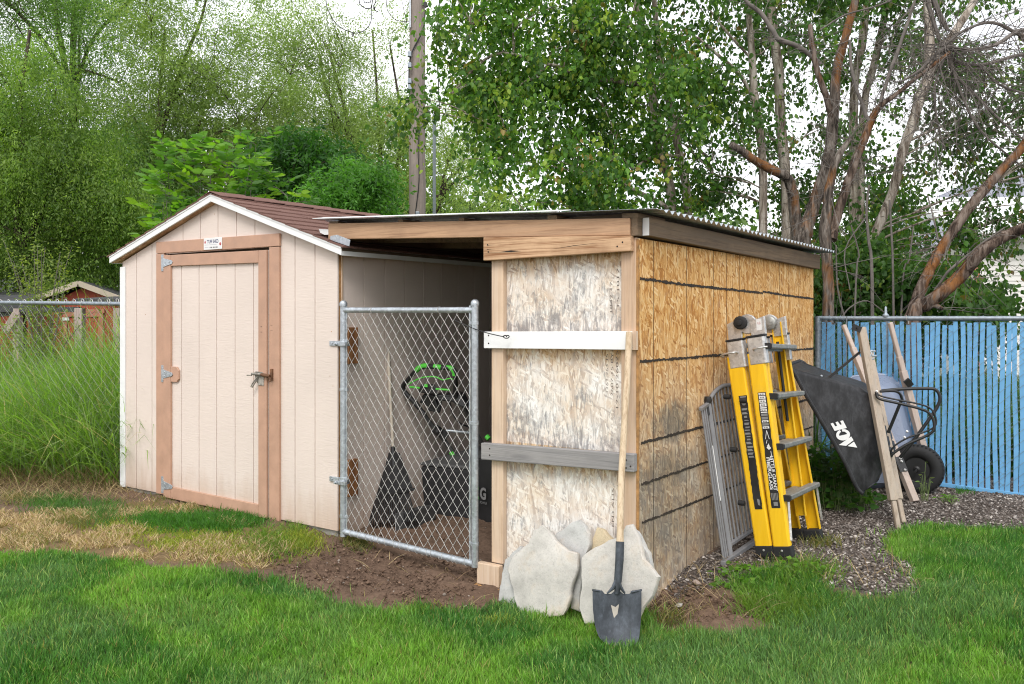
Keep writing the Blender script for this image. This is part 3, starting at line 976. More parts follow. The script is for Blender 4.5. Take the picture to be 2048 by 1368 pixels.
def gz(u):
    return ZA - SL * abs(u - UM)


def siding_wall(mb, cuts, u0, u1, zb, zt, p, gw=0.008, gd=0.007, th=0.012):
    """boards between the grooves; p(u, w, z) places a point (w = depth behind the face)"""
    xs = [u0] + [c for c in cuts if u0 < c < u1] + [u1]
    for i in range(len(xs) - 1):
        a = xs[i] + (gw / 2 if i else 0)
        b = xs[i + 1] - (gw / 2 if i < len(xs) - 2 else 0)
        mids = [a] + ([UM] if (zt is gz and a < UM < b) else []) + [b]
        for a1, b1 in zip(mids[:-1], mids[1:]):
            mb.hexa([p(a1, 0, zb(a1)), p(b1, 0, zb(b1)), p(b1, th, zb(b1)), p(a1, th, zb(a1)),
                     p(a1, 0, zt(a1)), p(b1, 0, zt(b1)), p(b1, th, zt(b1)), p(a1, th, zt(a1))])
        if i < len(xs) - 2:
            c = xs[i + 1]
            a1, b1 = c - gw / 2, c + gw / 2
            mb.hexa([p(a1, gd, zb(a1)), p(b1, gd, zb(b1)), p(b1, th, zb(b1)), p(a1, th, zb(a1)),
                     p(a1, gd, zt(a1)), p(b1, gd, zt(b1)), p(b1, th, zt(b1)), p(a1, th, zt(a1))])


pf = lambda u, w, z: (u, w, z)
ps = lambda v, w, z: (-w, v, z)
mb = MB()
c1 = [-2.285, -2.071, -1.985]
siding_wall(mb, [-2.285, -2.071], UL, -1.878, lambda u: 0.015, gz, pf)
siding_wall(mb, [-0.408, -0.212], -0.66, 0.0, lambda u: 0.0, gz, pf)
siding_wall(mb, [-1.666, -1.45, -1.241, -1.029, -0.825], -1.878, -0.66, lambda u: 1.88, gz, pf)
mb.build('wall', 'pink', shed)
mb = MB()
siding_wall(mb, [0.242 + 0.2045 * i for i in range(14)], 0.046, 3.05, lambda u: -0.03, lambda u: ZE, ps)
mb.build('wall', 'pink', shed)
mb = MB()
siding_wall(mb, [0.2045 * i for i in range(1, 15)], 0.0, 3.05, lambda u: 0.0, lambda u: ZE, lambda v, w, z: (UL + w, v, z))
mb.build('wall', 'pink', shed)
mb = MB()
siding_wall(mb, [UL + 0.2045 * i for i in range(1, 12)], UL, 0, lambda u: 0.0, gz, lambda u, w, z: (u, 3.05 - w, z))
mb.build('wall', 'pink', shed)
MB().box(UL + 0.02, -0.02, 0.02, 3.03, -0.22, 0.012).build('foundation', 'concrete', shed)
MB().box(-0.006, 0.0, 0.014, 0.03, 0.0, 1.83).build('sheathing_edge', 'raw_edge', shed)
MB().box(-0.012, 0.006, 0.031, 0.045, -0.02, 1.83).build('sheathing_edge', 'pine_z', shed)
# corner trim, rake and eave trim
MB().box(UL - 0.018, UL + 0.052, -0.012, -0.001, 0.01, 1.80).box(UL - 0.018, UL - 0.006, -0.001, 0.06, 0.01, 1.80).build('corner_trim', 'white', shed, bevel=0.002)
RT = 2.292
for s, ue in ((1, 0.098), (-1, -2.572)):
    zt = RT - SLS[s] * abs(ue - UM)
    mb = MB()
    for (y0, y1, dz0, dz1) in ((-0.062, -0.048, -0.058, 0.0), (-0.066, -0.0622, -0.016, 0.002)):
        mb.hexa([(UM, y0, RT + dz0), (ue, y0, zt + dz0), (ue, y1, zt + dz0), (UM, y1, RT + dz0),
                 (UM, y0, RT + dz1), (ue, y0, zt + dz1), (ue, y1, zt + dz1), (UM, y1, RT + dz1)])
    mb.build('rake_trim', 'white', shed, bevel=0.0015)
    MB().box(min(ue, ue - s * 0.014), max(ue, ue - s * 0.014), -0.047, 3.1, zt - 0.058, zt - 0.002).build('eave_trim', 'white', shed)
    MB().hexa([(UM, -0.046, RT - 0.058), (ue - s * 0.016, -0.046, zt - 0.055), (ue - s * 0.016, 3.1, zt - 0.055), (UM, 3.1, RT - 0.058),
               (UM, -0.046, RT - 0.03), (ue - s * 0.016, -0.046, zt - 0.03), (ue - s * 0.016, 3.1, zt - 0.03), (UM, 3.1, RT - 0.03)]).build('soffit', 'pine_x', shed)
# shingle roof: courses of tabs, each course lapping the one below
mb = MB()
rr = random.Random(5)
for s, ue in ((1, 0.112), (-1, -2.586)):
    SL = SLS[s]
    L = abs(ue - UM)
    nC = 10
    for c in range(nC):
        d0, d1 = L * c / nC, L * (c + 1) / nC + 0.012
        off = 0.1525 if c % 2 else 0.0
        ys = [-0.07] + [y for y in [-0.07 + off + 0.305 * k + rr.uniform(-.004, .004) for k in range(0, 12)] if -0.06 < y < 3.1] + [3.12]
        for y0, y1 in zip(ys[:-1], ys[1:]):
            j = rr.uniform(-.0015, .0015)
            za, zb_ = RT - 0.003 - SL * d0 + 0.004, RT - 0.003 - SL * d1 + 0.013 + j
            y1b = y1 - 0.006
            mb.hexa([(UM + s * d0, y0, za - 0.006), (UM + s * d1, y0, zb_ - 0.011), (UM + s * d1, y1b, zb_ - 0.011), (UM + s * d0, y1b, za - 0.006),
                     (UM + s * d0, y0, za), (UM + s * d1, y0, zb_), (UM + s * d1, y1b, zb_), (UM + s * d0, y1b, za)])
roof = mb.build('roof', 'shingle', shed)
mb = MB()
for s, ue in ((1, 0.1), (-1, -2.57)):
    zt = RT - SLS[s] * abs(ue - UM)
    mb.hexa([(UM, -0.06, RT - 0.028), (ue, -0.06, zt - 0.028), (ue, 3.1, zt - 0.028), (UM, 3.1, RT - 0.028),
             (UM, -0.06, RT - 0.008), (ue, -0.06, zt - 0.008), (ue, 3.1, zt - 0.008), (UM, 3.1, RT - 0.008)])
mb.build('roof_deck', 'dark_wood', roof)
mb = MB()
for k in range(22):
    y = -0.07 + 0.146 * k
    z = RT + 0.008 + 0.003 * (k % 2)
    mb.hexa([(UM - 0.13, y, z - SL * 0.13), (UM, y, z + 0.004), (UM, y + 0.15, z + 0.008), (UM - 0.13, y + 0.15, z + 0.004 - SL * 0.13),
             (UM - 0.13, y, z - SL * 0.13 + 0.005), (UM, y, z + 0.009), (UM, y + 0.15, z + 0.013), (UM - 0.13, y + 0.15, z + 0.009 - SL * 0.13)])
    mb.hexa([(UM, y, z + 0.004), (UM + 0.13, y, z - SL * 0.13), (UM + 0.13, y + 0.15, z + 0.004 - SL * 0.13), (UM, y + 0.15, z + 0.008),
             (UM, y, z + 0.009), (UM + 0.13, y, z - SL * 0.13 + 0.005), (UM + 0.13, y + 0.15, z + 0.009 - SL * 0.13), (UM, y + 0.15, z + 0.013)])
mb.build('ridge_cap', 'shingle', roof)
# door frame
mb = MB()
mb.hexa([(-1.986, -0.02, 1.888), (-0.545, -0.02, 1.880), (-0.545, -0.001, 1.880), (-1.986, -0.001, 1.888),
         (-1.986, -0.02, 1.977), (-0.545, -0.02, 1.968), (-0.545, -0.001, 1.968), (-1.986, -0.001, 1.977)])
mb.box(-1.986, -1.882, -0.02, -0.001, 0.015, 1.8845)
mb.box(-0.652, -0.548, -0.02, -0.001, -0.012, 1.876)
mb.build('door_frame', 'trim', shed, bevel=0.003)
MB().box(-1.9, -0.64, 0.045, 0.055, 0.0, 1.9).build('door_reveal', 'dark_wood', shed)
# door
mb = MB()
siding_wall(mb, [-1.666, -1.45, -1.241, -1.029, -0.825], -1.875, -0.664, lambda u: 0.004 - 0.004 * (u + 1.875), lambda u: 1.868 - 0.008 * (u + 1.875), lambda u, w, z: (u, -0.012 + w, z))
door = mb.build('door', 'pink', shed)
mb = MB()
mb.box(-1.873, -1.783, -0.031, -0.0125, 0.0, 1.869)
mb.box(-0.752, -0.665, -0.031, -0.0125, -0.004, 1.858)
mb.hexa([(-1.781, -0.031, 1.783), (-0.754, -0.031, 1.772), (-0.754, -0.0125, 1.772), (-1.781, -0.0125, 1.783),
         (-1.781, -0.031, 1.868), (-0.754, -0.031, 1.858), (-0.754, -0.0125, 1.858), (-1.781, -0.0125, 1.868)])
mb.hexa([(-1.781, -0.031, 0.0), (-0.754, -0.031, -0.005), (-0.754, -0.0125, -0.005), (-1.781, -0.0125, 0.0),
         (-1.781, -0.031, 0.09), (-0.754, -0.031, 0.083), (-0.754, -0.0125, 0.083), (-1.781, -0.0125, 0.09)])
mb.build('door_trim', 'trim', door, bevel=0.003)
MB().prism([(-1.782, 0.895), (-1.71, 0.895), (-1.682, 0.92), (-1.682, 0.985), (-1.71, 1.012), (-1.782, 1.012)], (0, -0.029, 0), (1, 0, 0), (0, 0, 1), (0, 0.0165, 0)).build('hinge_block', 'trim', door, bevel=0.003)
for z in (1.812, 0.953, 0.092):
    mb = MB()
    mb.box(-1.912, -1.882, -0.0245, -0.0205, z - 0.065, z + 0.065)
    mb.tube([(-1.878, -0.028, z - 0.05), (-1.878, -0.028, z + 0.05)], 0.008, 10)
    mb.prism([(-1.873, z - 0.035), (-1.76, z - 0.014), (-1.748, z), (-1.76, z + 0.014), (-1.873, z + 0.035)], (0, -0.0355, 0), (1, 0, 0), (0, 0, 1), (0, 0.004, 0))
    for (a, b) in ((-1.897, 0.045), (-1.897, -0.045), (-1.897, 0.0)):
        mb.lathe([(0.006, 0), (0.004, 0.003)], (a, -0.0246, z + b), (0, -1, 0), 8)
    for (a, b) in ((-1.85, 0.016), (-1.85, -0.016), (-1.79, 0.0)):
        mb.lathe([(0.006, 0), (0.004, 0.003)], (a, -0.0356, z + b), (0, -1, 0), 8)
    mb.build('hinge', 'galv', door, bevel=0.0012)
# slide bolt with a folded hasp
mb = MB()
mb.prism([(-0.745, 0.918), (-0.688, 0.918), (-0.688, 1.0), (-0.71, 1.012), (-0.775, 1.012), (-0.79, 1.0), (-0.77, 0.96)], (0, -0.037, 0), (1, 0, 0), (0, 0, 1), (0, 0.0055, 0))
mb.tube([(-0.80, -0.046, 0.995), (-0.70, -0.046, 0.995)], 0.0095, 10)
mb.tube([(-0.795, -0.052, 0.985), (-0.835, -0.062, 0.985)], 0.0045, 8)
mb.tube([(-0.735, -0.046, 0.98), (-0.78, -0.052, 0.935), (-0.805, -0.052, 0.905), (-0.79, -0.052, 0.902), (-0.75, -0.048, 0.95)], 0.0045, 8)
lt = mb.build('slide_bolt', metal_scuffed('rusty_steel', (0.27, 0.25, 0.22), (0.22, 0.075, 0.02), 0.5), door, smooth=True)
mb = MB()
mb.tube([(-0.70, -0.046, 0.993), (-0.655, -0.048, 0.99), (-0.618, -0.042, 0.985)], [0.011, 0.013, 0.011], 10)
mb.box(-0.628, -0.605, -0.031, -0.0205, 0.955, 1.035)
mb.torus((-0.615, -0.044, 0.962), (0, 1, 0), 0.014, 0.003, 14, 6)
mb.build('bolt_keeper', metal_scuffed('rusty_brown_iron', (0.15, 0.075, 0.04), (0.2, 0.06, 0.02), 0.7), shed, smooth=True)
mb = MB()
for (a, z) in ((-0.722, 1.325), (-0.714, 1.325), (-0.722, 1.288), (-0.712, 1.288)):
    mb.lathe([(0.0035, 0), (0.003, 0.0006)], (a, -0.0312, z), (0, -1, 0), 6)
mb.build('screw_hole', 'tar', door)
mb = MB()
for (a, z) in ((-0.63, 1.335), (-0.62, 1.335), (-0.63, 1.30), (-0.619, 1.30)):
    mb.lathe([(0.003, 0), (0.0025, 0.0006)], (a, -0.0202, z), (0, -1, 0), 6)
mb.build('screw_hole', 'tar', shed)
# nameplate
sg = MB().box(-1.377, -1.163, -0.0245, -0.0205, 1.888, 1.974).build('nameplate', 'label_white', shed, bevel=0.003)
sg['label'] = 'white nameplate lettered TUFF SHED'
mb = MB()
put_text(mb, 'TUFF SHED', (-1.335, -0.0248, 1.934), (1, 0, 0), (0, 0, 1), 0.132, 0.026, 0.02)
mb.build('lettering', 'print_navy', sg)
mb = MB()
mb.prism([(-1.367, 1.936), (-1.352, 1.936), (-1.352, 1.948), (-1.3595, 1.957), (-1.367, 1.948)], (0, -0.0248, 0), (1, 0, 0), (0, 0, 1), (0, 0.0002, 0))
mb.torus((-1.181, -0.0248, 1.926), (0, 1, 0), 0.0085, 0.0022, 16, 6)
mb.box(-1.184, -1.178, -0.0249, -0.0246, 1.918, 1.93)
mb.build('emblem', 'print_red', sg)
mb = MB()
for (a, b, z) in ((-1.365, -1.318, 1.924), (-1.31, -1.225, 1.924), (-1.365, -1.318, 1.906)):
    mb.box(a, b, -0.0248, -0.0246, z - 0.0015, z + 0.0015)
mb.build('small_print', 'print_pale', sg)
mb = MB()
for (a, b) in ((-1.306, -1.302), (-1.297, -1.276), (-1.267, -1.246), (-1.238, -1.212)):
    mb.box(a, b, -0.0248, -0.0246, 1.899, 1.908)
mb.build('small_print', 'label_grey', sg)
# hinge blocks on the side wall behind the gate
MB().box(0.001, 0.03, 0.07, 0.158, 1.085, 1.325).build('wood_block', 'block', shed, bevel=0.003)
MB().box(0.001, 0.03, 0.07, 0.158, 0.212, 0.452).build('wood_block', 'block', shed, bevel=0.003)
# nails and specks
mb = MB()
for (px, py) in ((429, 428), (291, 629), (663, 663), (660, 752), (666, 772), (292, 842), (545, 1010)):
    u, z = front(px, py)
    mb.lathe([(0.0035, 0), (0.0025, 0.0012)], (u, -0.0005, z), (0, -1, 0), 6)
mb.build('nail', 'raw_edge', shed)

# ------------------------------------------------------------------ the lean-to
lean = thing('lean_to', 'rough plywood storage lean-to with corrugated metal roof beside the pink shed', 'lean-to', W(0, 0), ROT)
DV = 3.2


def rz(u):                       # underside line of the roof along the slope
    return 2.024 - 0.0435 * (u + 0.174)


MB().box(1.25, 2.14, 0.040, 0.052, -0.16, 1.80).build('front_panel', 'osb_front', lean)
gr = [0.012, 0.176, 0.61, 1.019, 1.237, 1.471, 2.31, 2.54, 2.799, 3.205]
mb = MB()
for a, b in zip(gr[:-1], gr[1:]):
    mb.box(2.148, 2.16, a + 0.0028, b - 0.0028, -0.2, 1.795)
mb.build('side_panel', 'osb_side', lean)
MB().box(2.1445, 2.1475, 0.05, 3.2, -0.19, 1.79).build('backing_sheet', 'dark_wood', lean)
for g_ in gr[1:-1]:
    MB().box(2.1601, 2.1607, g_ - 0.0016, g_ + 0.0016, -0.15, 1.793).build('panel_joint', 'tar', lean)
rr = random.Random(2)


def tar_line(va, vb, za, zb_, th=0.013):
    m_ = MB()
    n = int((vb - va) / 0.006)
    zz = []
    w1 = w2 = 0
    for i in range(n + 1):
        w1 = 0.6 * w1 + rr.uniform(-1, 1) * 0.0026
        w2 = 0.6 * w2 + rr.uniform(-1, 1) * 0.0032
        t = i / n
        z = za + (zb_ - za) * t + 0.002 * math.sin(7 * t + za * 9)
        zz.append((va + (vb - va) * t, z - th / 2 + w1, z + th / 2 + w2))
    for p, q in zip(zz[:-1], zz[1:]):
        m_.hexa([(2.1603, p[0], p[1]), (2.163, p[0], p[1]), (2.163, q[0], q[1]), (2.1603, q[0], q[1]),
                 (2.1603, p[0], p[2]), (2.163, p[0], p[2]), (2.163, q[0], q[2]), (2.1603, q[0], q[2])])
    m_.build('tar_strip', 'tar', lean)


tar_line(0.016, 1.93, 1.588, 1.557)
tar_line(1.932, 3.2, 1.568, 1.538)
tar_line(0.016, 3.2, 1.171, 1.136)
tar_line(0.03, 3.2, 0.75, 0.73, 0.013)
tar_line(0.03, 3.2, 0.543, 0.50, 0.011)
tar_line(0.04, 3.2, 0.343, 0.27, 0.010)
# framing
MB().box(1.238, 1.319, 0.0, 0.038, 0.0, 1.83).build('post', 'pine_z', lean, bevel=0.004)
MB().box(2.061, 2.147, 0.0, 0.038, -0.15, 1.80).build('post', 'pine_zo', lean, bevel=0.004)
MB().box(2.1475, 2.1595, 0.0, 0.011, -0.15, 1.79).build('post', 'raw_edge', lean)
MB().hexa([(1.21, -0.040, 1.714), (2.135, -0.040, 1.729), (2.135, -0.002, 1.729), (1.21, -0.002, 1.714),
           (1.21, -0.040, 1.8455), (2.135, -0.040, 1.8065), (2.135, -0.002, 1.8065), (1.21, -0.002, 1.8455)]).build('header_board', 'pine_x', lean, bevel=0.003)
MB().hexa([(-0.056, -0.03, 1.9), (2.126, -0.03, 1.809), (2.126, 0.008, 1.809), (-0.056, 0.008, 1.9),
           (-0.056, -0.03, 2.004), (2.126, -0.03, 1.897), (2.126, 0.008, 1.897), (-0.056, 0.008, 2.004)]).build('front_beam', 'beam_x', lean, bevel=0.004)
MB().hexa([(1.2, -0.023, 1.2165), (2.135, -0.023, 1.228), (2.135, -0.002, 1.228), (1.2, -0.002, 1.2165),
           (1.2, -0.023, 1.311), (2.135, -0.023, 1.322), (2.135, -0.002, 1.322), (1.2, -0.002, 1.311)]).build('white_board', 'white_x', lean, bevel=0.003)
MB().box(2.137, 2.158, -0.023, -0.0015, 1.228, 1.324).build('board_end', 'pine_z', lean)
MB().hexa([(1.193, -0.040, 0.585), (2.154, -0.040, 0.612), (2.154, -0.002, 0.612), (1.193, -0.002, 0.585),
           (1.193, -0.040, 0.679), (2.154, -0.040, 0.703), (2.154, -0.002, 0.703), (1.193, -0.002, 0.679)]).build('grey_board', 'gray_x', lean, bevel=0.004)
MB().box(1.166, 1.32, -0.045, -0.002, -0.122, -0.001).build('base_block', 'pine_z', lean, bevel=0.005)
MB().box(1.155, 1.33, -0.06, 0.05, -0.17, -0.124).build('base_block', 'raw_edge', lean, bevel=0.004)
mb = MB()
for (u, z) in ((1.235, 1.29), (1.235, 1.245), (1.255, 0.652), (1.255, 0.615)):
    MB().lathe([(0.005, 0), (0.004, 0.0012)], (u, -0.0235 if z > 1 else -0.0405, z), (0, -1, 0), 8).build('screw_head', 'tar', lean)
for (u, z) in ((1.24, 1.802), (1.245, 1.762), (2.09, 1.775), (2.06, 1.755), (2.11, 0.67), (2.135, 0.64), (2.11, 0.63)):
    MB().lathe([(0.005, 0), (0.004, 0.0012)], (u, -0.0405, z), (0, -1, 0), 8).build('screw_head', 'tar', lean)
mb = MB()   # dark splits in the header board
for (pp) in ([(1.235, 1.758), (1.32, 1.757), (1.40, 1.764), (1.47, 1.757), (1.40, 1.754)], [(1.235, 1.801), (1.30, 1.800), (1.235, 1.798)],
             [(1.66, 1.758), (1.80, 1.772), (1.94, 1.778), (1.80, 1.769)], [(1.235, 1.778), (1.29, 1.776), (1.235, 1.775)]):
    MB().prism(pp, (0, -0.0405, 0), (1, 0, 0), (0, 0, 1), (0, 0.0006, 0)).build('wood_split', 'tar', lean)
# faint stamp on the strand board
mb = MB()
for (s, u, z, h) in (('2607 15 BYZ', 1.995, 0.98, 0.26), ('12-10 26075', 2.025, 0.92, 0.30), ('1151 264 15', 1.965, 1.0, 0.2), ('15 1017', 2.03, 1.45, 0.2), ('1842 17', 1.99, 1.42, 0.16), ('EN3 A115', 2.0, 0.3, 0.2)):
    mb = MB()
    put_text(mb, s, (u, 0.0396, z), (0, 0, 1), (-1, 0, 0), h, 0.014)
    mb.build('board_stamp', 'ink', lean)
# side beam, blocking under the roof, inner frame
MB().hexa([(2.166, 0.035, 1.808), (2.204, 0.035, 1.808), (2.204, 3.24, 1.782), (2.166, 3.24, 1.782),
           (2.166, 0.035, 1.902), (2.204, 0.035, 1.902), (2.204, 3.24, 1.897), (2.166, 3.24, 1.897)]).build('side_beam', 'beam_y', lean, bevel=0.004)
MB().box(2.167, 2.203, 0.0328, 0.0345, 1.81, 1.90).build('beam_end', 'white_x', lean)
MB().box(2.128, 2.164, -0.02, 3.2, 1.806, 1.902).build('rafter', 'beam_y', lean, bevel=0.003)
mb = MB()
for v in (0.35, 0.95, 1.55, 2.15, 2.75):
    MB().hexa([(-0.05, v, 1.905), (2.12, v, 1.81), (2.12, v + 0.04, 1.81), (-0.05, v + 0.04, 1.905),
             (-0.05, v, 2.0), (2.12, v, 1.9), (2.12, v + 0.04, 1.9), (-0.05, v + 0.04, 2.0)]).build('rafter', 'beam_y', lean)
mb = MB()
for (a, b) in ((-0.05, 0.03), (0.55, 0.59), (1.02, 1.06), (1.63, 1.69), (2.08, 2.17)):
    zb0, zb1 = 2.006 - 0.0491 * (a + 0.056), 2.006 - 0.0491 * (b + 0.056)
    MB().hexa([(a, -0.025, zb0), (b, -0.025, zb1), (b, 0.3, zb1), (a, 0.3, zb0), (a, -0.025, rz(a) - 0.002), (b, -0.025, rz(b) - 0.002), (b, 0.3, rz(b) - 0.002), (a, 0.3, rz(a) - 0.002)]).build('roof_batten', 'beam_y', lean)
MB().box(-0.05, 2.15, 0.04, 0.075, 1.9, 1.9 + 0.03).build('roof_batten', 'dark_wood', lean)
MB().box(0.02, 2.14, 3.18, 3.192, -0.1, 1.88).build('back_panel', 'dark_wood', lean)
mb = MB()
for v in (0.06, 0.8, 1.6, 2.4, 3.1):
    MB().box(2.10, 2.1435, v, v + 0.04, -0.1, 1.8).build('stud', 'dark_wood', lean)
# corrugated roof: ridges run down the slope, the wave shows along the low side
mb = MB()
N = 460
V0, V1 = -0.075, 3.40
us = [-0.155, 0.4, 1.1, 1.8, 2.285]
vs_, fs_ = [], []
for side_ in (0, 1):
    for i in range(N + 1):
        v = V0 + (V1 - V0) * i / N
        dz = 0.0105 * math.sin(2 * math.pi * v / 0.0762) * min(1, max(0.12, (v + 0.02) / 0.1)) + 0.0008 * math.sin(3.1 * v)
        for u in us:
            sag = -0.006 * math.sin(math.pi * (u + 0.17) / 1.2) ** 2 * (1 - i / N)
            vs_.append((u, v, rz(u) + 0.0135 + dz + sag - 0.0012 * side_))
K = len(us)
off = (N + 1) * K
for i in range(N):
    for k in range(K - 1):
        a = i * K + k
        fs_.append((a, a + 1, a + K + 1, a + K))
        fs_.append((off + a, off + a + K, off + a + K + 1, off + a + 1))
    fs_.append((i * K + K - 1, off + i * K + K - 1, off + (i + 1) * K + K - 1, (i + 1) * K + K - 1))
    fs_.append((i * K, (i + 1) * K, off + (i + 1) * K, off + i * K))
for k in range(K - 1):
    fs_.append((k, off + k, off + k + 1, k + 1))
mb.add(vs_, fs_)
mb.build('roof', 'galv', lean, smooth=True)
MB().hexa([(-0.152, -0.0785, rz(-.152) + 0.0125), (1.75, -0.0785, rz(1.75) + 0.0125), (1.75, 0.02, rz(1.75) + 0.0275), (-0.152, 0.02, rz(-.152) + 0.0275),
           (-0.152, -0.0785, rz(-.152) + 0.0148), (1.75, -0.0785, rz(1.75) + 0.0148), (1.75, 0.02, rz(1.75) + 0.031), (-0.152, 0.02, rz(-.152) + 0.031)]).build('drip_edge', 'white', lean)
# bracket strap and the pale flashing end over the shed roof
mb = MB()
mb.prism([(-0.03, 1.92), (0.03, 1.925), (0.15, 1.885), (0.14, 1.845), (-0.035, 1.895)], (0, -0.034, 0), (1, 0, 0), (0, 0, 1), (0, 0.003, 0))
for (a, b) in ((0.0, 1.908), (0.02, 1.90), (0.06, 1.895), (0.09, 1.885), (0.12, 1.872), (0.05, 1.878)):
    mb.lathe([(0.004, 0), (0.0035, 0.0008)], (a, -0.0342, b), (0, -1, 0), 6)
mb.build('strap', 'galv', lean)
mb = MB()
mb.add([(-0.155, -0.02, 1.975), (-0.06, -0.02, 1.965), (-0.06, -0.02, 1.932), (-0.10, -0.02, 1.933), (-0.14, -0.02, 1.948),
        (-0.155, 0.3, 1.985), (-0.06, 0.3, 1.965), (-0.06, 0.3, 1.932), (-0.10, 0.3, 1.943), (-0.14, 0.3, 1.958)],
       [(0, 1, 2, 3, 4), (9, 8, 7, 6, 5), (0, 5, 6, 1), (1, 6, 7, 2), (2, 7, 8, 3), (3, 8, 9, 4), (4, 9, 5, 0)])
mb.build('flashing', 'white', lean)
MB().box(-0.058, -0.02, 0.012, 3.15, 1.9, 2.0).build('ledger', 'beam_y', lean)

# ------------------------------------------------------------------ chain link gate across the opening
gate = thing('chain_link_gate', 'low galvanised chain link gate closing the lean-to opening', 'gate', W(0.1, -0.045), ROT)


def chain_link(u0, u1, zb, zt, y, p, h, r, phase=0.0, wob=0.002, seed=1, n=4, tb=None):
    """interlocked zigzag wires; zb may slope from zb[0] to zb[1]"""
    m_ = MB()
    q = random.Random(seed)
    k = 0
    nw = int(round((u1 - u0) / p))
    for i in range(nw + 1):
        c = u0 + i * p
        zlo = zb[0] + (zb[1] - zb[0]) * (c - u0) / (u1 - u0)
        pts = []
        j = 0
        z = zt
        while z > zlo:
            s = 1 if (j + i) % 2 else -1
            uu = c + s * p / 2
            pts.append((min(max(uu, u0), u1) + q.uniform(-wob, wob), y + s * r * 0.9, z + q.uniform(-wob, wob)))
            z -= h / 2
            j += 1
        if len(pts) > 2:
            m_.tube(pts, r, n)
    return m_


GU0, GU1 = 0.0, 1.055
gz0, gz1 = 0.022, -0.014
gf = MB()
gf.tube([(0, 0, -0.01), (0, 0, 1.475)], 0.0205, 14)
gf.tube([(GU1, 0, -0.03), (GU1, 0, 1.47)], 0.0205, 14)
gf.tube([(0, 0, 1.438), (GU1, 0, 1.434)], 0.0175, 12)
gf.tube([(0, 0, gz0), (GU1, 0, gz1)], 0.0195, 12)
gf.build('frame', 'galv', gate, smooth=True)
mb = chain_link(0.03, 1.025, (0.005, -0.02), 1.452, -0.004, 0.0315, 0.0865, 0.0016, seed=4, n=6)
mb.build('mesh', 'wire', gate, smooth=True)
for u in (0.028, 1.02):
    MB().box(u - 0.006, u + 0.006, -0.003, 0.002, 0.03 if u < 0.5 else 0.0, 1.46).build('tension_bar', 'galv', gate)
for (c, z, zt) in ((0, 1.475, 0), (GU1, 1.47, 0)):
    MB().lathe([(0.024, 0), (0.025, 0.012), (0.0245, 0.02), (0.019, 0.03), (0.008, 0.037)], (c, 0, z - 0.012), (0, 0, 1), 14).build('post_cap', 'galv', gate, smooth=True)
for (c, zs, s) in ((0, (1.24, 0.93, 0.36, 0.12), 1), (GU1, (1.36, 0.79, 0.10), -1)):
    for z in zs:
        m_ = MB().lathe([(0.0235, 0), (0.0235, 0.02)], (c, 0, z - 0.01), (0, 0, 1), 14)
        m_.box(min(c, c + s * 0.04), max(c, c + s * 0.04), -0.006, 0.006, z - 0.009, z + 0.009)
        m_.build('tension_band', 'galv', gate, bevel=0.001)
for z in (1.222, 0.336):
    m_ = MB()
    m_.lathe([(0.026, 0), (0.026, 0.035)], (0, 0, z - 0.017), (0, 0, 1), 14)
    m_.box(-0.165, -0.02, 0.034, 0.0425, z - 0.016, z + 0.016)
    m_.box(-0.03, 0.012, 0.02, 0.0425, z - 0.0155, z + 0.0155)
    m_.box(-0.04, 0.05, -0.033, -0.025, z - 0.012, z + 0.012)
    m_.lathe([(0.012, 0), (0.012, 0.008), (0.007, 0.009), (0.007, 0.02)], (-0.03, -0.033, z), (0, -1, 0), 6)
    m_.lathe([(0.008, 0), (0.006, 0.004)], (-0.14, 0.0335, z), (0, -1, 0), 8)
    m_.build('hinge_strap', 'galv', gate, bevel=0.0015)
mb = MB()
q = random.Random(8)
for i in range(16):   # wire lashed round the bottom rail
    u = 0.07 + i * 0.06 + q.uniform(-.012, .012)
    zc = gz0 + (gz1 - gz0) * u
    a0 = q.uniform(0, 6)
    L = q.uniform(0.02, 0.05)
    mb.tube([(u + L * t, math.cos(a0 + 7 * t) * 0.0225, zc + math.sin(a0 + 7 * t) * 0.0225) for t in [j / 9 for j in range(10)]], 0.0014, 4)
for u in (0.25, 0.79):
    mb.tube([(u + 0.01 * t, math.cos(7 * t) * 0.0205, 1.436 + math.sin(7 * t) * 0.0205) for t in [j / 9 for j in range(10)]], 0.0018, 4)
mb.build('tie_wire', 'wire', gate)

cab = MB()
p0 = W(0.1 + 0.92, -0.056, 1.375)
p1 = W(1.38, -0.075, 1.285)
cab.tube([p0 + (p1 - p0) * t + Vector((0, 0, -0.012 * math.sin(math.pi * t))) for t in [i / 10 for i in range(11)]], 0.0028, 6)
kp = p1
cab.tube([kp + Vector((0.012 * math.cos(a) + 0.004 * a * 0.6, 0.004 * math.sin(2 * a), 0.008 * math.sin(a))) for a in [i * 0.5 for i in range(18)]], 0.003, 6)
o = cab.build('tie_cable', 'cable')
tag(o, 'thin black cable tying the chain link gate to the white board', 'cable')
# ------------------------------------------------------------------ flagstones leaning on the front panel
def slab_plane(px, py, bottom_py, zb, top_py, v_b, v_t):
    """a point on a slab leaning between v_b (at its foot row) and v_t (at its top row)"""
    t = (bottom_py - py) / (bottom_py - top_py)
    v = v_b + (v_t - v_b) * t
    u, z = front(px, py, v)
    return W(u, v, z)


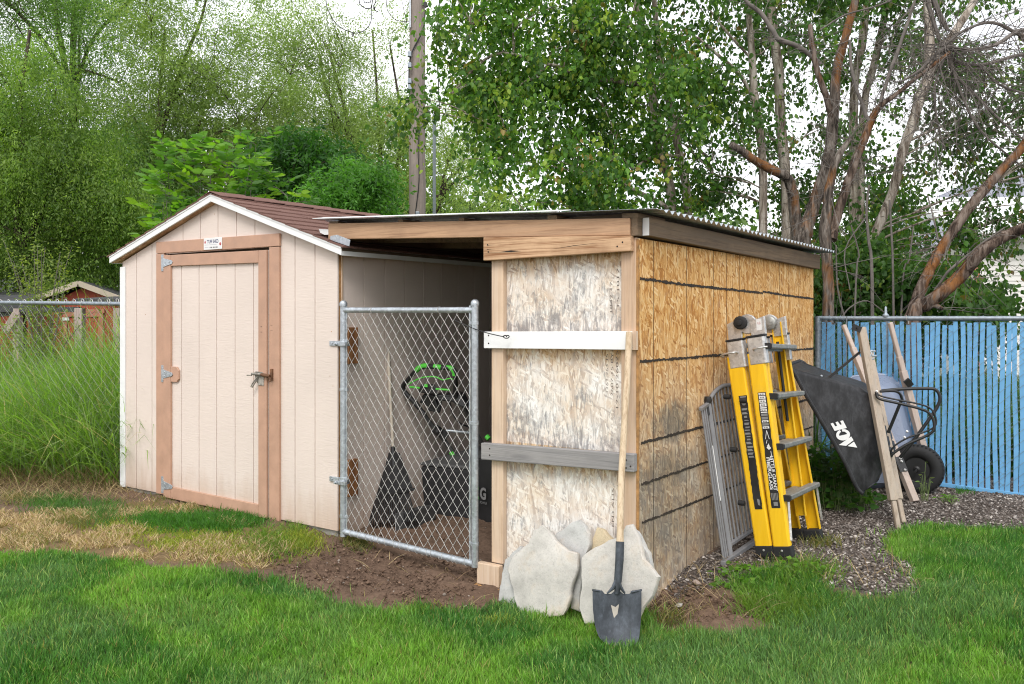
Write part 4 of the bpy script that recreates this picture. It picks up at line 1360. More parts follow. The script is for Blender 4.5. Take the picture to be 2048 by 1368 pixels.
def flagstone(label, poly, v_b, v_t, mat, thick=0.04, seed=1):
    q = random.Random(seed)
    b, tp = max(p[1] for p in poly), min(p[1] for p in poly)
    fine = []
    for i in range(len(poly)):
        a, c = poly[i], poly[(i + 1) % len(poly)]
        L = math.hypot(c[0] - a[0], c[1] - a[1])
        n = max(1, int(L / 9))
        for j in range(n):
            w = 1.1 if j else 0.3
            fine.append((a[0] + (c[0] - a[0]) * j / n + q.uniform(-w, w), a[1] + (c[1] - a[1]) * j / n + q.uniform(-w, w)))
    P = [slab_plane(x, y, b, 0, tp, v_b, v_t) for x, y in fine]
    base = Vector((sum(p.x for p in P) / len(P), sum(p.y for p in P) / len(P), min(p.z for p in P)))
    nrm = (P[len(P) // 3] - P[0]).cross(P[2 * len(P) // 3] - P[0]).normalized()
    if nrm.dot(Vector((0, 1, 0))) < 0:
        nrm = -nrm
    cen = sum(P, Vector()) / len(P)
    mb = MB()
    n = len(P)
    rings = []
    for (sc, d) in ((0.965, 0.0), (0.99, 0.0025), (1.0, 0.008), (1.006, thick * 0.6), (0.985, thick)):
        ring = []
        for i, p in enumerate(P):
            o_ = p + (cen - p) * (1 - sc) + nrm * (d + (q.uniform(-.001, .001) if sc < 0.97 else q.uniform(-.004, .004)))
            ring.append(o_ - base)
        rings.append(ring)
    vs = [p for r in rings for p in r]
    fs = []
    for k in range(len(rings) - 1):
        for i in range(n):
            fs.append((k * n + i, k * n + (i + 1) % n, (k + 1) * n + (i + 1) % n, (k + 1) * n + i))
    fs.append(tuple((len(rings) - 1) * n + i for i in range(n)))
    fs.append(tuple(range(n - 1, -1, -1)))
    mb.add(vs, fs)
    o = mb.build('flagstone', mat, smooth=True)
    o.location = base
    tag(o, label, 'flagstone', 'flagstones leaning against the lean-to')
    return o


def zp(pts):
    return [(680 + x / 2.923, 900 + y / 2.923) for x, y in pts]


flagstone('big buff five-sided flagstone standing nearest the wooden base block', zp([(1045, 975), (1020, 860), (975, 700), (1000, 630), (1100, 545), (1130, 470), (1180, 437), (1215, 470), (1255, 525), (1330, 588), (1388, 604), (1386, 700), (1352, 792), (1338, 890), (1300, 965), (1170, 985)]), -0.27, -0.16, 'stone', 0.032, 1)
flagstone('big buff pointed flagstone directly behind the shovel', zp([(1430, 1015), (1395, 925), (1412, 790), (1408, 630), (1460, 585), (1570, 525), (1640, 500), (1672, 440), (1705, 432), (1740, 500), (1775, 640), (1862, 742), (1825, 850), (1765, 930), (1740, 985), (1600, 1020)]), -0.27, -0.15, 'stone', 0.034, 2)
flagstone('bluish grey flagstone peeking out behind the big five-sided one', zp([(918, 920), (930, 830), (945, 720), (965, 640), (1050, 560), (1110, 640), (1130, 800), (1050, 935)]), -0.205, -0.13, 'stone2', 0.04, 3)
flagstone('pale grey rounded flagstone between the two big ones', zp([(1350, 930), (1345, 850), (1250, 700), (1245, 500), (1310, 455), (1345, 425), (1395, 408), (1430, 440), (1458, 490), (1456, 570), (1420, 640), (1414, 780), (1398, 850), (1396, 945)]), -0.195, -0.10, 'stone2', 0.034, 4)
flagstone('small tan flagstone with a pointed top behind the others', zp([(1470, 900), (1460, 580), (1480, 500), (1500, 452), (1535, 462), (1580, 515), (1620, 600), (1620, 880)]), -0.15, -0.07, 'stone3', 0.035, 5)
flagstone('grey flagstone half hidden behind the big pointed one, nearest the wall corner', zp([(1600, 900), (1640, 500), (1690, 455), (1730, 470), (1768, 545), (1800, 600), (1818, 690), (1800, 800), (1760, 905)]), -0.175, -0.09, 'stone2', 0.04, 6)

# ------------------------------------------------------------------ shovel
SB = G(1238, 1292)
sb_y, st_y = 1292.0, 665.0
St = W(front(1258, 665, -0.045)[0], -0.045, front(1258, 665, -0.045)[1])


def shp(px, py, off=0.0):
    t = (sb_y - py) / (sb_y - st_y)
    zt_ = None
    Z = SB.y + 0.0
    # along the leaning line the height grows with t in the picture and the depth with the height
    hfrac = t * St.y / (SB.y + t * (St.y - SB.y)) if False else t
    Z = SB.y + (St.y - SB.y) * hfrac - off
    return pt(px, py, Z)


shovel = thing('shovel', 'long handled shovel with scuffed steel blade leaning on the grey and white boards', 'shovel', tuple(SB))
path = [shp(1258, 664), shp(1257, 700), shp(1253, 780), shp(1247, 880), shp(1242, 980), shp(1240, 1088)]
MB().tube(smooth_path(path, 4), [0.0145] + [0.0165] * 19 + [0.0185], 12).build('handle', 'handle', shovel, world=True, smooth=True)
mb = MB()
mb.tube([shp(1240, 1083), shp(1239, 1120), shp(1236, 1160), shp(1234, 1188)], [0.0205, 0.0205, 0.019, 0.012], 12)
mb.tube([shp(1234, 1160, .004), shp(1226, 1176, .006), shp(1214, 1187, .004)], [0.012, 0.009, 0.004], 8)
mb.tube([shp(1236, 1160, .004), shp(1241, 1174, .006), shp(1250, 1187, .004)], [0.012, 0.009, 0.004], 8)
mb.build('socket', 'shovel', shovel, world=True, smooth=True)
# dished blade: rows of the outline with a bowl
rows = [(1181, 1185.5, 1283), (1189, 1185, 1283), (1200, 1185.2, 1283), (1220, 1186, 1283), (1245, 1189, 1281.5), (1262, 1193, 1280), (1274, 1198, 1278.5), (1283, 1205, 1276), (1289, 1218, 1270), (1293, 1238, 1262)]
vs, fs = [], []
K = 17
for side_ in (0, 1):
    for r_, (py, x0, x1) in enumerate(rows):
        for k in range(K):
            t = k / (K - 1)
            px = x0 + (x1 - x0) * t
            w = (2 * t - 1)
            yy = py
            if r_ == 0:
                yy = 1181 + (7 if 0.2 < t < 0.8 else 0) * 1.0 - (5 if 0.42 < t < 0.58 else 0)
            bowl = 0.022 * (1 - w * w) * min(1, (1300 - py) / 60)
            ridge = 0.014 * math.exp(-(w / 0.10) ** 2) * max(0, (1235 - py) / 55)
            p = shp(px, yy, 0.012 - bowl + ridge)
            vs.append(p + Vector((0, 0.0025 * side_, 0)))
nr = len(rows)
o2 = nr * K
for r_ in range(nr - 1):
    for k in range(K - 1):
        a = r_ * K + k
        fs.append((a, a + K, a + K + 1, a + 1))
        fs.append((o2 + a, o2 + a + 1, o2 + a + K + 1, o2 + a + K))
for k in range(K - 1):
    fs.append((k, k + 1, o2 + k + 1, o2 + k))
    a = (nr - 1) * K + k
    fs.append((a + 1, a, o2 + a, o2 + a + 1))
for r_ in range(nr - 1):
    fs.append((r_ * K + K, r_ * K, o2 + r_ * K, o2 + r_ * K + K))
    a = r_ * K + K - 1
    fs.append((a, a + K, o2 + a + K, o2 + a))
bl_ = MB().add(vs, fs).build('blade', 'shovel', shovel, world=True, smooth=True)
mb = MB()
for (a, b, c) in (((1184.5, 1180), (1200, 1182), 0.012), ((1262, 1184), (1283.5, 1180), 0.012)):
    MB().tube([shp(a[0], a[1], 0.008), shp(b[0], b[1], 0.004)], 0.005, 8).build('step', 'shovel', shovel, world=True, smooth=True)
mb = MB()
mb.prism([(0, 0), (9, -4), (16, 2), (13, -18), (6, -26), (3, -14)], (0, 0, 0), (1, 0, 0), (0, 1, 0), (0, 0, 0.001))
vs2 = []
for (x_, y_, z_) in mb.v:
    px, py = 1222 + x_, 1210 - y_
    w = (2 * (px - 1186) / 97 - 1)
    bowl = 0.022 * (1 - w * w) * min(1, (1300 - py) / 60)
    ridge = 0.014 * math.exp(-(w / 0.10) ** 2) * max(0, (1235 - py) / 55)
    vs2.append(shp(px, py, 0.014 - bowl + ridge + (0.0006 if z_ == 0 else 0)))
mb.v = vs2
mb.build('bare_patch', simple('pale_scuff', (0.42, 0.38, 0.33), 0.8, var=0.2), shovel, world=True)

# ------------------------------------------------------------------ leaf rake against the shed wall
rk = thing('leaf_rake', 'black plastic leaf rake with beige handle standing inside the lean-to', 'rake', W(0.33, 0.42, -0.03), ROT)


def inr(px, py, u):              # local to the rake: on a plane u = const is awkward, use depth
    return None


def at_v(px, py, v, dz=0.0):
    u, z = front(px, py, v)
    return W(u, v, z + dz)


path = [at_v(772, 570, 0.52), at_v(775, 660, 0.50), at_v(780, 780, 0.47), at_v(787, 905, 0.44)]
MB().tube(smooth_path(path, 5), 0.0115, 10).build('handle', 'rake_handle', rk, world=True, smooth=True)
MB().tube([at_v(786, 893, 0.437), at_v(788, 935, 0.42)], [0.017, 0.022], 10).build('ferrule', 'black', rk, world=True, smooth=True)
top, q0, q1 = (788, 903), (738, 1058), (838, 1050)
mb = MB()
NT = 22
for i in range(NT):
    t = i / (NT - 1)
    a = at_v(top[0] - 9 + 18 * t, top[1] + 3 * abs(2 * t - 1), 0.43)
    bx, by = q0[0] + (q1[0] - q0[0]) * t, q0[1] + (q1[1] - q0[1]) * t
    b = at_v(bx, by, 0.30 + 0.10 * t)
    c = a.lerp(b, 0.93) + Vector((-0.01, -0.022, 0))
    mb.bar(a, c, 0.0085, 0.004, (1, -0.5, 0))
    mb.bar(c, b, 0.0085, 0.004, (1, -0.5, 0))
mb.build('tine', 'black', rk, world=True)
mb = MB()
mb.add([at_v(777, 905, 0.424), at_v(799, 905, 0.424), at_v(826, 975, 0.40), at_v(766, 988, 0.36), at_v(777, 905, 0.434), at_v(799, 905, 0.434), at_v(826, 975, 0.41), at_v(766, 988, 0.37)],
       [(0, 1, 2, 3), (7, 6, 5, 4), (0, 4, 5, 1), (1, 5, 6, 2), (2, 6, 7, 3), (3, 7, 4, 0)])
mb.bar(at_v(762, 992, 0.355), at_v(829, 978, 0.395), 0.02, 0.016, (0, 0, 1))
mb.build('rake_head', 'black', rk, world=True, bevel=0.004)

# grey plank-like bin lid with a white label
bx = thing('plastic_tray', 'dark grey plastic tray with a white label lying beside the rake', 'tray', W(0.42, 0.38, -0.03), ROT)
A, B, Cc, D = at_v(790, 1066, 0.30), at_v(838, 1043, 0.52), at_v(838, 1012, 0.52), at_v(788, 1027, 0.30)
bk = Vector((0.11, 0.07, 0.0))
mb = MB().hexa([A, B, B + bk, A + bk, D, Cc, Cc + bk, D + bk])
mb.build('shell', 'grey_plastic', bx, world=True, bevel=0.004)
n_ = (B - A).cross(D - A).normalized()
if n_.y > 0:
    n_ = -n_
mb = MB()
e = (B - A)
w_ = (D - A)
o_ = A + n_ * 0.0015 + e * 0.02 + w_ * 0.08
mb.prism([(0, 0), (0.14, 0), (0.14, 0.8), (0, 0.8)], o_, e, w_, n_ * 0.001)
mb.build('label_strip', 'label_white', bx, world=True)
mb = MB()
for k in range(4):
    mb.prism([(0.03, 0.1 + 0.18 * k), (0.11, 0.1 + 0.18 * k), (0.11, 0.17 + 0.18 * k), (0.03, 0.17 + 0.18 * k)], o_ + n_ * 0.0012, e, w_, n_ * 0.0005)
mb.build('label_print', 'label_grey', bx, world=True)

# ------------------------------------------------------------------ lawn mower inside the lean-to
mw = thing('lawn_mower', 'black and green electric lawn mower parked behind the chain link gate', 'mower', W(0.62, 0.75, -0.04), ROT)


def mp(px, py, v):
    return at_v(px, py, v)


VH = 0.62          # near end of the handle
hl = [mp(850, 830, 0.66), mp(826, 802, 0.63), mp(806, 776, 0.6), mp(820, 755, 0.59), mp(838, 737, 0.58), mp(855, 733, 0.58), mp(880, 735, 0.60), mp(902, 737, 0.63), mp(910, 745, 0.64), mp(911, 765, 0.66), mp(912, 792, 0.70), mp(928, 812, 0.74)]
MB().tube(smooth_path(hl, 4), 0.0165, 10).build('handlebar', 'black', mw, world=True, smooth=True)
for seg in ([(833, 741, .581), (838, 736, .578), (848, 732, .578), (856, 732, .58)], [(868, 733, .59), (876, 734, .597), (883, 735, .603)], [(893, 735, .62), (903, 737, .632), (909, 744, .64), (910, 751, .645)]):
    MB().tube(smooth_path([mp(*s_) for s_ in seg], 3), 0.0185, 10).build('grip', 'green', mw, world=True, smooth=True)
MB().tube(smooth_path([mp(815, 770, 0.60), mp(832, 760, .60), mp(850, 754, 0.60), mp(872, 754, 0.62), mp(885, 760, 0.63), mp(900, 757, 0.64), mp(908, 760, .66)], 4), 0.0045, 8).build('bail_bar', 'green', mw, world=True, smooth=True)
mb = MB()
mb.tube([mp(820, 774, 0.605), mp(840, 776, 0.61)], 0.007, 8)
mb.tube([mp(872, 778, 0.63), mp(900, 780, 0.66)], 0.007, 8)
mb.build('cross_tube', 'green', mw, world=True, smooth=True)
c0 = mp(838, 780, 0.60)
mb = MB()
mb.hexa([mp(836, 785, .60), mp(876, 790, .63), mp(876, 788, .72), mp(836, 783, .70), mp(842, 770, .60), mp(872, 772, .63), mp(870, 768, .72), mp(842, 768, .70)])
sw = mb.build('switch_box', 'black', mw, world=True, bevel=0.008)
MB().hexa([mp(848, 774, .598), mp(855, 774.5, .603), mp(855, 773, .612), mp(848, 773, .61), mp(848, 769, .598), mp(855, 769.5, .603), mp(855, 768, .612), mp(848, 768, .61)]).build('switch', 'green', sw, world=True)
mb = MB()
mb.hexa([mp(838, 806, .64), mp(880, 826, .68), mp(882, 806, .76), mp(850, 790, .74), mp(845, 790, .63), mp(868, 790, .66), mp(880, 788, .76), mp(850, 784, .74)])
mb.hexa([mp(868, 800, .64), mp(922, 806, .70), mp(930, 800, .8), mp(880, 795, .78), mp(870, 790, .64), mp(914, 788, .70), mp(925, 786, .8), mp(880, 784, .78)])
mb.hexa([mp(905, 806, .68), mp(936, 820, .72), mp(940, 805, .8), mp(915, 800, .8), mp(908, 785, .68), mp(922, 786, .72), mp(930, 784, .8), mp(915, 782, .8)])
mb.hexa([mp(855, 822, .66), mp(880, 828, .69), mp(884, 815, .75), mp(860, 812, .75), mp(855, 800, .66), mp(882, 803, .69), mp(884, 798, .75), mp(860, 798, .75)])
mb.build('control_housing', 'black', mw, world=True, bevel=0.01)
MB().tube(smooth_path([mp(828, 800, .64), mp(852, 835, .72), mp(878, 868, .80), mp(900, 896, .86), mp(925, 930, .92)], 3), 0.0155, 10).build('lower_tube', 'grey_plastic', mw, world=True, smooth=True)
MB().tube(smooth_path([mp(925, 805, .76), mp(945, 850, .86), mp(960, 880, .92), mp(975, 900, 1.0)], 3), 0.0155, 10).build('lower_tube', 'grey_plastic', mw, world=True, smooth=True)
MB().tube(smooth_path([mp(898, 800, .72), mp(905, 825, .74), mp(918, 845, .8), mp(935, 853, .85), mp(950, 862, .9)], 4), 0.006, 8).build('cable', 'black', mw, world=True, smooth=True)
MB().tube([mp(892, 861, .83), mp(948, 866, .93)], 0.0115, 10).build('cross_bar', 'galv', mw, world=True, smooth=True)
mb = MB()
mb.lathe([(0.02, 0), (0.033, 0.01), (0.033, 0.04), (0.02, 0.05)], mp(872, 862, .79), (0.6, -0.6, 0), 10)
mb.bar(mp(868, 856, .78), mp(895, 874, .84), 0.06, 0.04, (0, 0, 1))
mb.build('clamp', 'black', mw, world=True, bevel=0.004)
MB().tube([mp(902, 904, .86), mp(911, 917, .885)], 0.0175, 10).build('green_band', 'green', mw, world=True, smooth=True)
MB().tube([mp(973, 872, .9), mp(978, 878, .9)], 0.0175, 8).build('green_band', 'green', mw, world=True, smooth=True)
# grass bag (sagging box), deck, body and wheels
mb = MB()
mb.hexa([mp(846, 1036, .70), mp(944, 1058, .80), W(0.94, 1.25, 0.06), W(0.52, 1.2, 0.06), mp(838, 929, .70), mp(948, 940, .80), W(0.96, 1.25, 0.47), W(0.5, 1.2, 0.47)])
mb.build('grass_bag', 'black_cloth', mw, world=True, bevel=0.025, seg=3)
mb = MB()
mb.hexa([mp(835, 931, .69), mp(952, 942, .80), W(0.97, 1.26, 0.47), W(0.49, 1.21, 0.47), mp(840, 924, .70), mp(948, 934, .80), W(0.96, 1.25, 0.505), W(0.5, 1.2, 0.505)])
mb.build('bag_lid', 'grey_plastic', mw, world=True, bevel=0.012)
mb = MB()
mb.hexa([W(0.50, 0.85, 0.02), W(1.18, 0.85, 0.02), W(1.2, 1.55, 0.02), W(0.5, 1.55, 0.02), W(0.55, 0.9, 0.30), W(1.12, 0.88, 0.42), W(1.12, 1.5, 0.42), W(0.55, 1.5, 0.30)])
mb.build('deck', 'black', mw, world=True, bevel=0.03, seg=3)
for (u, v) in ((0.47, 0.9), (1.2, 0.86), (0.47, 1.5), (1.22, 1.5)):
    m_ = MB().torus(W(u, v, 0.065), (E1[0], E1[1], 0), 0.075, 0.028, 24, 10)
    wh = m_.build('wheel', 'rubber', mw, world=True, smooth=True)
    MB().lathe([(0.05, -0.015), (0.055, 0.0), (0.05, 0.015)], W(u, v, 0.065), (E1[0], E1[1], 0), 16).build('hub', 'grey_plastic', wh, world=True, smooth=True)
mb = MB()
mb.hexa([mp(946, 1050, .82), mp(984, 1055, .82), W(1.22, 1.3, 0.05), W(1.0, 1.3, 0.05), mp(948, 918, .82), mp(984, 915, .82), W(1.2, 1.3, 0.52), W(1.0, 1.3, 0.52)])
bd = mb.build('side_body', 'black', mw, world=True, bevel=0.012)
ax_, ay_ = Vector((E1[0], E1[1], 0)), Vector((0, 0, 1))
pg = mp(962, 998, .815) - Vector((E2[0], E2[1], 0)) * 0.012
mb = MB()
put_text(mb, 'G', pg, ax_, ay_, 0.052, 0.085, 0.04)
mb.build('lettering', 'label_grey', bd, world=True)
mb = MB()
put_text(mb, 'E', pg - ax_ * 0.058, ax_, ay_, 0.048, 0.085, 0.04)
mb.build('lettering', 'green', bd, world=True)
mb = MB()
put_text(mb, 'POWER', pg - Vector((0, 0, 0.03)), ax_, ay_, 0.06, 0.018)
mb.build('lettering', 'label_grey', bd, world=True)

# ------------------------------------------------------------------ grey metal pet gate leaning on the strand board
pgt = thing('safety_gate', 'grey metal barred safety gate leaning on the strand board wall', 'gate', W(2.31, 0.76, 0.0), ROT)


def lp(v, h):                    # on the leaning plane: v along the wall, h up the gate
    return W(2.318 - 0.152 * h, v, -0.012 + 0.02 * (v - .76) + h * 0.985)


for v in (0.775, 0.805, 0.835):
    MB().tube([lp(v, 0.02), lp(v, 0.885)], 0.0065, 8).build('bar', 'gate_grey', pgt, world=True, smooth=True)
Q = MB()
Q.bar(lp(0.885, 0.0), lp(0.885, 0.925), 0.028, 0.028, (1, 0, 0))
Q.build('post', 'gate_grey', pgt, world=True, bevel=0.006)
Q = MB()
Q.tube([lp(0.872, 0.34) + Vector((-.012, -.016, 0)), lp(0.872, 0.66) + Vector((-.012, -.016, 0))], 0.005, 6)
Q.build('white_strip', 'label_white', pgt, world=True, smooth=True)
for (a, b, w_, sd_) in ((lp(0.755, 0.885), lp(0.89, 0.905), 0.022, (1, 0, 0)), (lp(0.755, 0.0), lp(1.42, 0.0), 0.03, (0, 0, 1)), (lp(0.90, 0.075), lp(1.42, 0.075), 0.022, (0, 0, 1))):
    MB().bar(a, b, w_, w_, sd_).build('rail', 'gate_grey', pgt, world=True, bevel=0.004)
for k in range(9):
    v = 0.945 + 0.056 * k
    MB().tube([lp(v, 0.075), lp(v, 0.915 + 0.07 * math.sin(math.pi * min(1, (v - 0.9) / 0.56)) ** 0.7)], 0.0065, 8).build('bar', 'gate_grey', pgt, world=True, smooth=True)
Q = MB()
Q.tube([lp(0.9 + 0.56 * t, 0.912 + 0.075 * math.sin(math.pi * t) ** 0.7) for t in [i / 16 for i in range(17)]], 0.0125, 10)
Q.build('top_arch', 'gate_grey', pgt, world=True, smooth=True)
Q = MB()
Q.lathe([(0.02, -0.02), (0.024, 0.0), (0.02, 0.022)], lp(0.886, 0.925), (0, 0, 1), 10)
Q.bar(lp(0.87, 0.92), lp(0.885, 0.84) + Vector((-.01, -.015, 0)), 0.012, 0.01)
Q.build('latch', 'black', pgt, world=True, smooth=True)
for (v, h) in ((0.76, -0.012), (1.40, -0.012)):
    MB().lathe([(0.012, -0.025), (0.012, 0.0)], lp(v, h), (0, 0, 1), 10).build('foot', 'rubber', pgt, world=True)

# ------------------------------------------------------------------ yellow folding ladder
ld = thing('folding_ladder', 'yellow fibreglass folding ladder with grey rungs leaning on the strand board wall', 'ladder', W(2.53, 1.0, 0.0), ROT)
TB = Vector((0.205, 0, -1.205)) / 1.0     # down the lean in (u, v, z)


def lv(u, v, z):
    return W(u, v, z)


def rail(u_t, z_t, u_b, z_b, v, wid, dep, inward, name='rail', mat='yellow', th=0.005, v_b=None):
    """channel section rail from top to bottom: web at v, flanges reaching inward"""
    s = 1 if inward > 0 else -1
    v_b = v if v_b is None else v_b
    prof = [(-wid / 2, 0.010), (-wid / 2 + 0.003, 0.004), (-wid / 2 + 0.010, 0), (wid / 2 - 0.010, 0), (wid / 2 - 0.003, 0.004), (wid / 2, 0.010), (wid / 2, dep),
            (wid / 2 - th, dep), (wid / 2 - th, th + 0.003), (-wid / 2 + th, th + 0.003), (-wid / 2 + th, dep), (-wid / 2, dep)]
    a = [lv(u_b + x, v_b + s * y, z_b + 0.17 * x) for x, y in prof]
    b = [lv(u_t + x, v + s * y, z_t + 0.17 * x) for x, y in prof]
    n = len(prof)
    m_ = MB().add(a + b, [tuple(range(n)), tuple(range(2 * n - 1, n - 1, -1))] + [(i, n + i, n + (i + 1) % n, (i + 1) % n) for i in range(n)])
    return m_.build(name, mat, ld, world=True, smooth=False)


def on(u_t, z_t, u_b, z_b, z):
    t = (z_t - z) / (z_t - z_b)
    return u_t + (u_b - u_t) * t


RB = (2.308, 1.26, 2.481, 0.065)     # rear section: u top, z top, u bottom, z bottom
FB = (2.432, 1.285, 2.586, 0.078)    # front section
VL, VR = 0.965, 1.47
VRB = 1.63


def vr(z):
    return VR + (VRB - VR) * (1.28 - z) / 1.22


rails = {}
for nm, B_ in (('rear', RB), ('front', FB)):
    for v, s in ((VL, 1), (VR, -1)):
        vb = VL if s > 0 else VRB
        dz = 0.0 if s > 0 else -0.03
        k_ = 0.098 if s > 0 else 0.078
        o_ = 0.0 if s > 0 else (-0.008 if nm == 'rear' else 0.012)
        rails[nm, v] = rail(B_[0] + o_, B_[1] - 0.10, B_[2] + o_, B_[3] + dz, v, k_, 0.038, s, v_b=vb)
        # inner rail nested in the outer one
        rail(B_[0] - 0.012, B_[1] + 0.075, on(*B_, 0.17), 0.17, v + s * 0.046, 0.082 if s > 0 else 0.06, 0.03, s, 'inner_rail', v_b=v + s * 0.046)
        # rubber foot
        u0 = B_[2]
        z0 = B_[3] + dz
        pts = [(u0 - 0.040, z0 - 0.062), (u0 + 0.068, z0 - 0.05), (u0 + 0.052, z0 + 0.012), (u0 - 0.052, z0 - 0.004)]
        y0, y1 = (vb - s * 0.005), (vb + s * 0.06)
        a = [lv(uu, y0, zz) for uu, zz in pts]
        b = [lv(uu, y1, zz) for uu, zz in pts]
        m_ = MB().add(a + b, [(0, 1, 2, 3), (7, 6, 5, 4), (0, 4, 5, 1), (1, 5, 6, 2), (2, 6, 7, 3), (3, 7, 4, 0)])
        ft = m_.build('foot', 'rubber', ld, world=True, bevel=0.006)
        MB().lathe([(0.007, 0), (0.006, 0.003), (0.003, 0.004)], lv(u0 + 0.005, y0 - s * 0.0005, z0 - 0.02), (E2[0] * -s, E2[1] * -s, 0), 10).build('rivet', 'alu', ft, world=True, smooth=True)
# aluminium sleeves with black collars and spring pins
for nm, B_ in (('rear', RB), ('front', FB)):
    for v, s in ((VL, 1), (VR, -1)):
        ut, zt = B_[0], B_[1]
        ub, zb_ = on(*B_, B_[1] - 0.165), B_[1] - 0.165
        m_ = MB()
        hw = 0.052
        prof = [(-hw, 0.008), (-hw + 0.008, -0.003), (hw - 0.008, -0.003), (hw, 0.008), (hw, 0.05), (-hw, 0.05)]
        a = [lv(ub + x, v + s * y, zb_ + 0.17 * x) for x, y in prof]
        b = [lv(ut + x, v + s * y, zt - 0.008 + 0.17 * x) for x, y in prof]
        n = 6
        m_.add(a + b, [tuple(range(n)), tuple(range(2 * n - 1, n - 1, -1))] + [(i, n + i, n + (i + 1) % n, (i + 1) % n) for i in range(n)])
        sl = m_.build('sleeve', 'alu', ld, world=True, bevel=0.004)
        m_ = MB()
        prof = [(-hw - .004, 0.006), (-hw + 0.006, -0.008), (hw - 0.006, -0.008), (hw + .004, 0.006), (hw + .004, 0.055), (-hw - .004, 0.055)]
        a = [lv(ut + x, v + s * y, zt - 0.008 + 0.17 * x) for x, y in prof]
        b = [lv(ut - 0.002 + x, v + s * y, zt + 0.004 + 0.17 * x) for x, y in prof]
        m_.add(a + b, [tuple(range(n)), tuple(range(2 * n - 1, n - 1, -1))] + [(i, n + i, n + (i + 1) % n, (i + 1) % n) for i in range(n)])
        m_.build('collar', 'rubber', ld, world=True, bevel=0.003)
        zc = zt - 0.085
        uc = on(*B_, zc)
        if v == VL:
            m_ = MB()
            if nm == 'rear':
                m_.tube(smooth_path([lv(uc + 0.01, v - 0.004, zc + .01), lv(uc - 0.0, v - 0.03, zc + .012), lv(uc - 0.05, v - 0.035, zc + .002), lv(uc - 0.085, v - 0.02, zc - .012), lv(uc - 0.08, v + 0.01, zc - .02)], 4), 0.0055, 8)
            else:
                m_.tube(smooth_path([lv(uc - 0.012, v - 0.004, zc), lv(uc - 0.008, v - 0.03, zc + .008), lv(uc + 0.03, v - 0.034, zc + .018), lv(uc + 0.07, v - 0.02, zc + .024)], 4), 0.0055, 8)
            m_.build('lock_pin', 'alu', sl, world=True, smooth=True)
# hinges at the top
for v, s in ((VL + 0.05, 1), (VR - 0.05, -1)):
    cu, cz = 2.372, 1.352
    m_ = MB()
    m_.lathe([(0.056, -0.012), (0.058, -0.008), (0.058, 0.008), (0.056, 0.012)], lv(cu, v, cz), (E2[0], E2[1], 0), 24)
    for (u0, u1, z0, z1) in ((2.262, 2.345, 1.24, 1.385), (2.40, 2.485, 1.27, 1.40)):
        m_.prism([(0, 0), (u1 - u0, 0.012), (u1 - u0 - 0.012, z1 - z0), (0.02, z1 - z0 - 0.02), (-0.012, 0.11)], lv(u0, v - 0.014, z0), (E1[0], E1[1], 0), (0, 0, 1), Vector((E2[0], E2[1], 0)) * 0.028)
    hg = m_.build('hinge', 'alu', ld, world=True, bevel=0.003)
    m_ = MB()
    if s > 0:
        m_.lathe([(0.040, 0), (0.040, 0.02), (0.032, 0.026), (0.018, 0.026), (0.016, 0.034), (0.006, 0.036)], lv(cu - 0.035, v - 0.016, cz + 0.008), (-E2[0], -E2[1], 0), 12)
        m_.box(0, 0, 0, 0, 0, 0) if False else None
    else:
        m_.lathe([(0.046, 0), (0.044, 0.018), (0.036, 0.024)], lv(cu + 0.01, v - 0.03, cz + 0.004), (-E2[0], -E2[1], 0), 16)
    m_.build('knob', 'rubber' if s > 0 else 'alu_dark', hg, world=True, smooth=True)
m_ = MB()
m_.prism([(0, 0), (0.032, 0.004), (0.028, 0.07), (-0.004, 0.066)], lv(2.432, VL + 0.0335, 1.315), (E1[0], E1[1], 0), (0, 0, 1), (0, 0.001, 0))
sk_ = m_.build('sticker', 'label_white', ld, world=True)
m_ = MB()
put_text(m_, 'LG', lv(2.438, VL + 0.0325, 1.352), (E1[0], E1[1], 0), (0, 0, 1), 0.016, 0.014)
m_.build('sticker_print', 'print_red', sk_, world=True)
# rungs of the front section: flared treads with end caps; and of the rear section
for nm, B_, du in (('front', FB, 0.052), ('rear', RB, 0.0)):
    for z in (1.215, 0.925, 0.637, 0.345):
        u = on(*B_, z) + du
        m_ = MB()
        prof = [(-0.022, -0.014), (0.022, -0.014), (0.027, -0.006), (0.027, 0.012), (0.02, 0.016), (-0.02, 0.016), (-0.027, 0.012), (-0.027, -0.006)]
        a = [lv(u + x, VL + 0.03, z + 0.01 + y) for x, y in prof]
        b = [lv(u + x, vr(z) + 0.02, z - 0.012 + y) for x, y in prof]
        n = 8
        m_.add(a + b, [tuple(range(n)), tuple(range(2 * n - 1, n - 1, -1))] + [(i, n + i, n + (i + 1) % n, (i + 1) % n) for i in range(n)])
        rg = m_.build('rung', 'alu_dark', ld, world=True)
        if nm == 'front':
            a = [lv(u + x * 1.12, VL + 0.008, z + 0.011 + y * 1.15) for x, y in prof]
            b = [lv(u + x * 1.12, VL + 0.034, z + 0.010 + y * 1.15) for x, y in prof]
            MB().add(a + b, [tuple(range(n)), tuple(range(2 * n - 1, n - 1, -1))] + [(i, n + i, n + (i + 1) % n, (i + 1) % n) for i in range(n)]).build('rung_cap', 'rubber', rg, world=True)
        # step plate behind
        if nm == 'front':
            MB().hexa([lv(u - 0.075, VL + .05, z - .022), lv(u - 0.03, VL + .05, z - .022), lv(u - 0.03, VR - .07, z - .036), lv(u - 0.075, VR - .07, z - .036),
                       lv(u - 0.075, VL + .05, z + .022), lv(u - 0.03, VL + .05, z + .02), lv(u - 0.03, VR - .07, z + .004), lv(u - 0.075, VR - .07, z + .006)]).build('step_plate', 'alu_dark', ld, world=True, bevel=0.003)
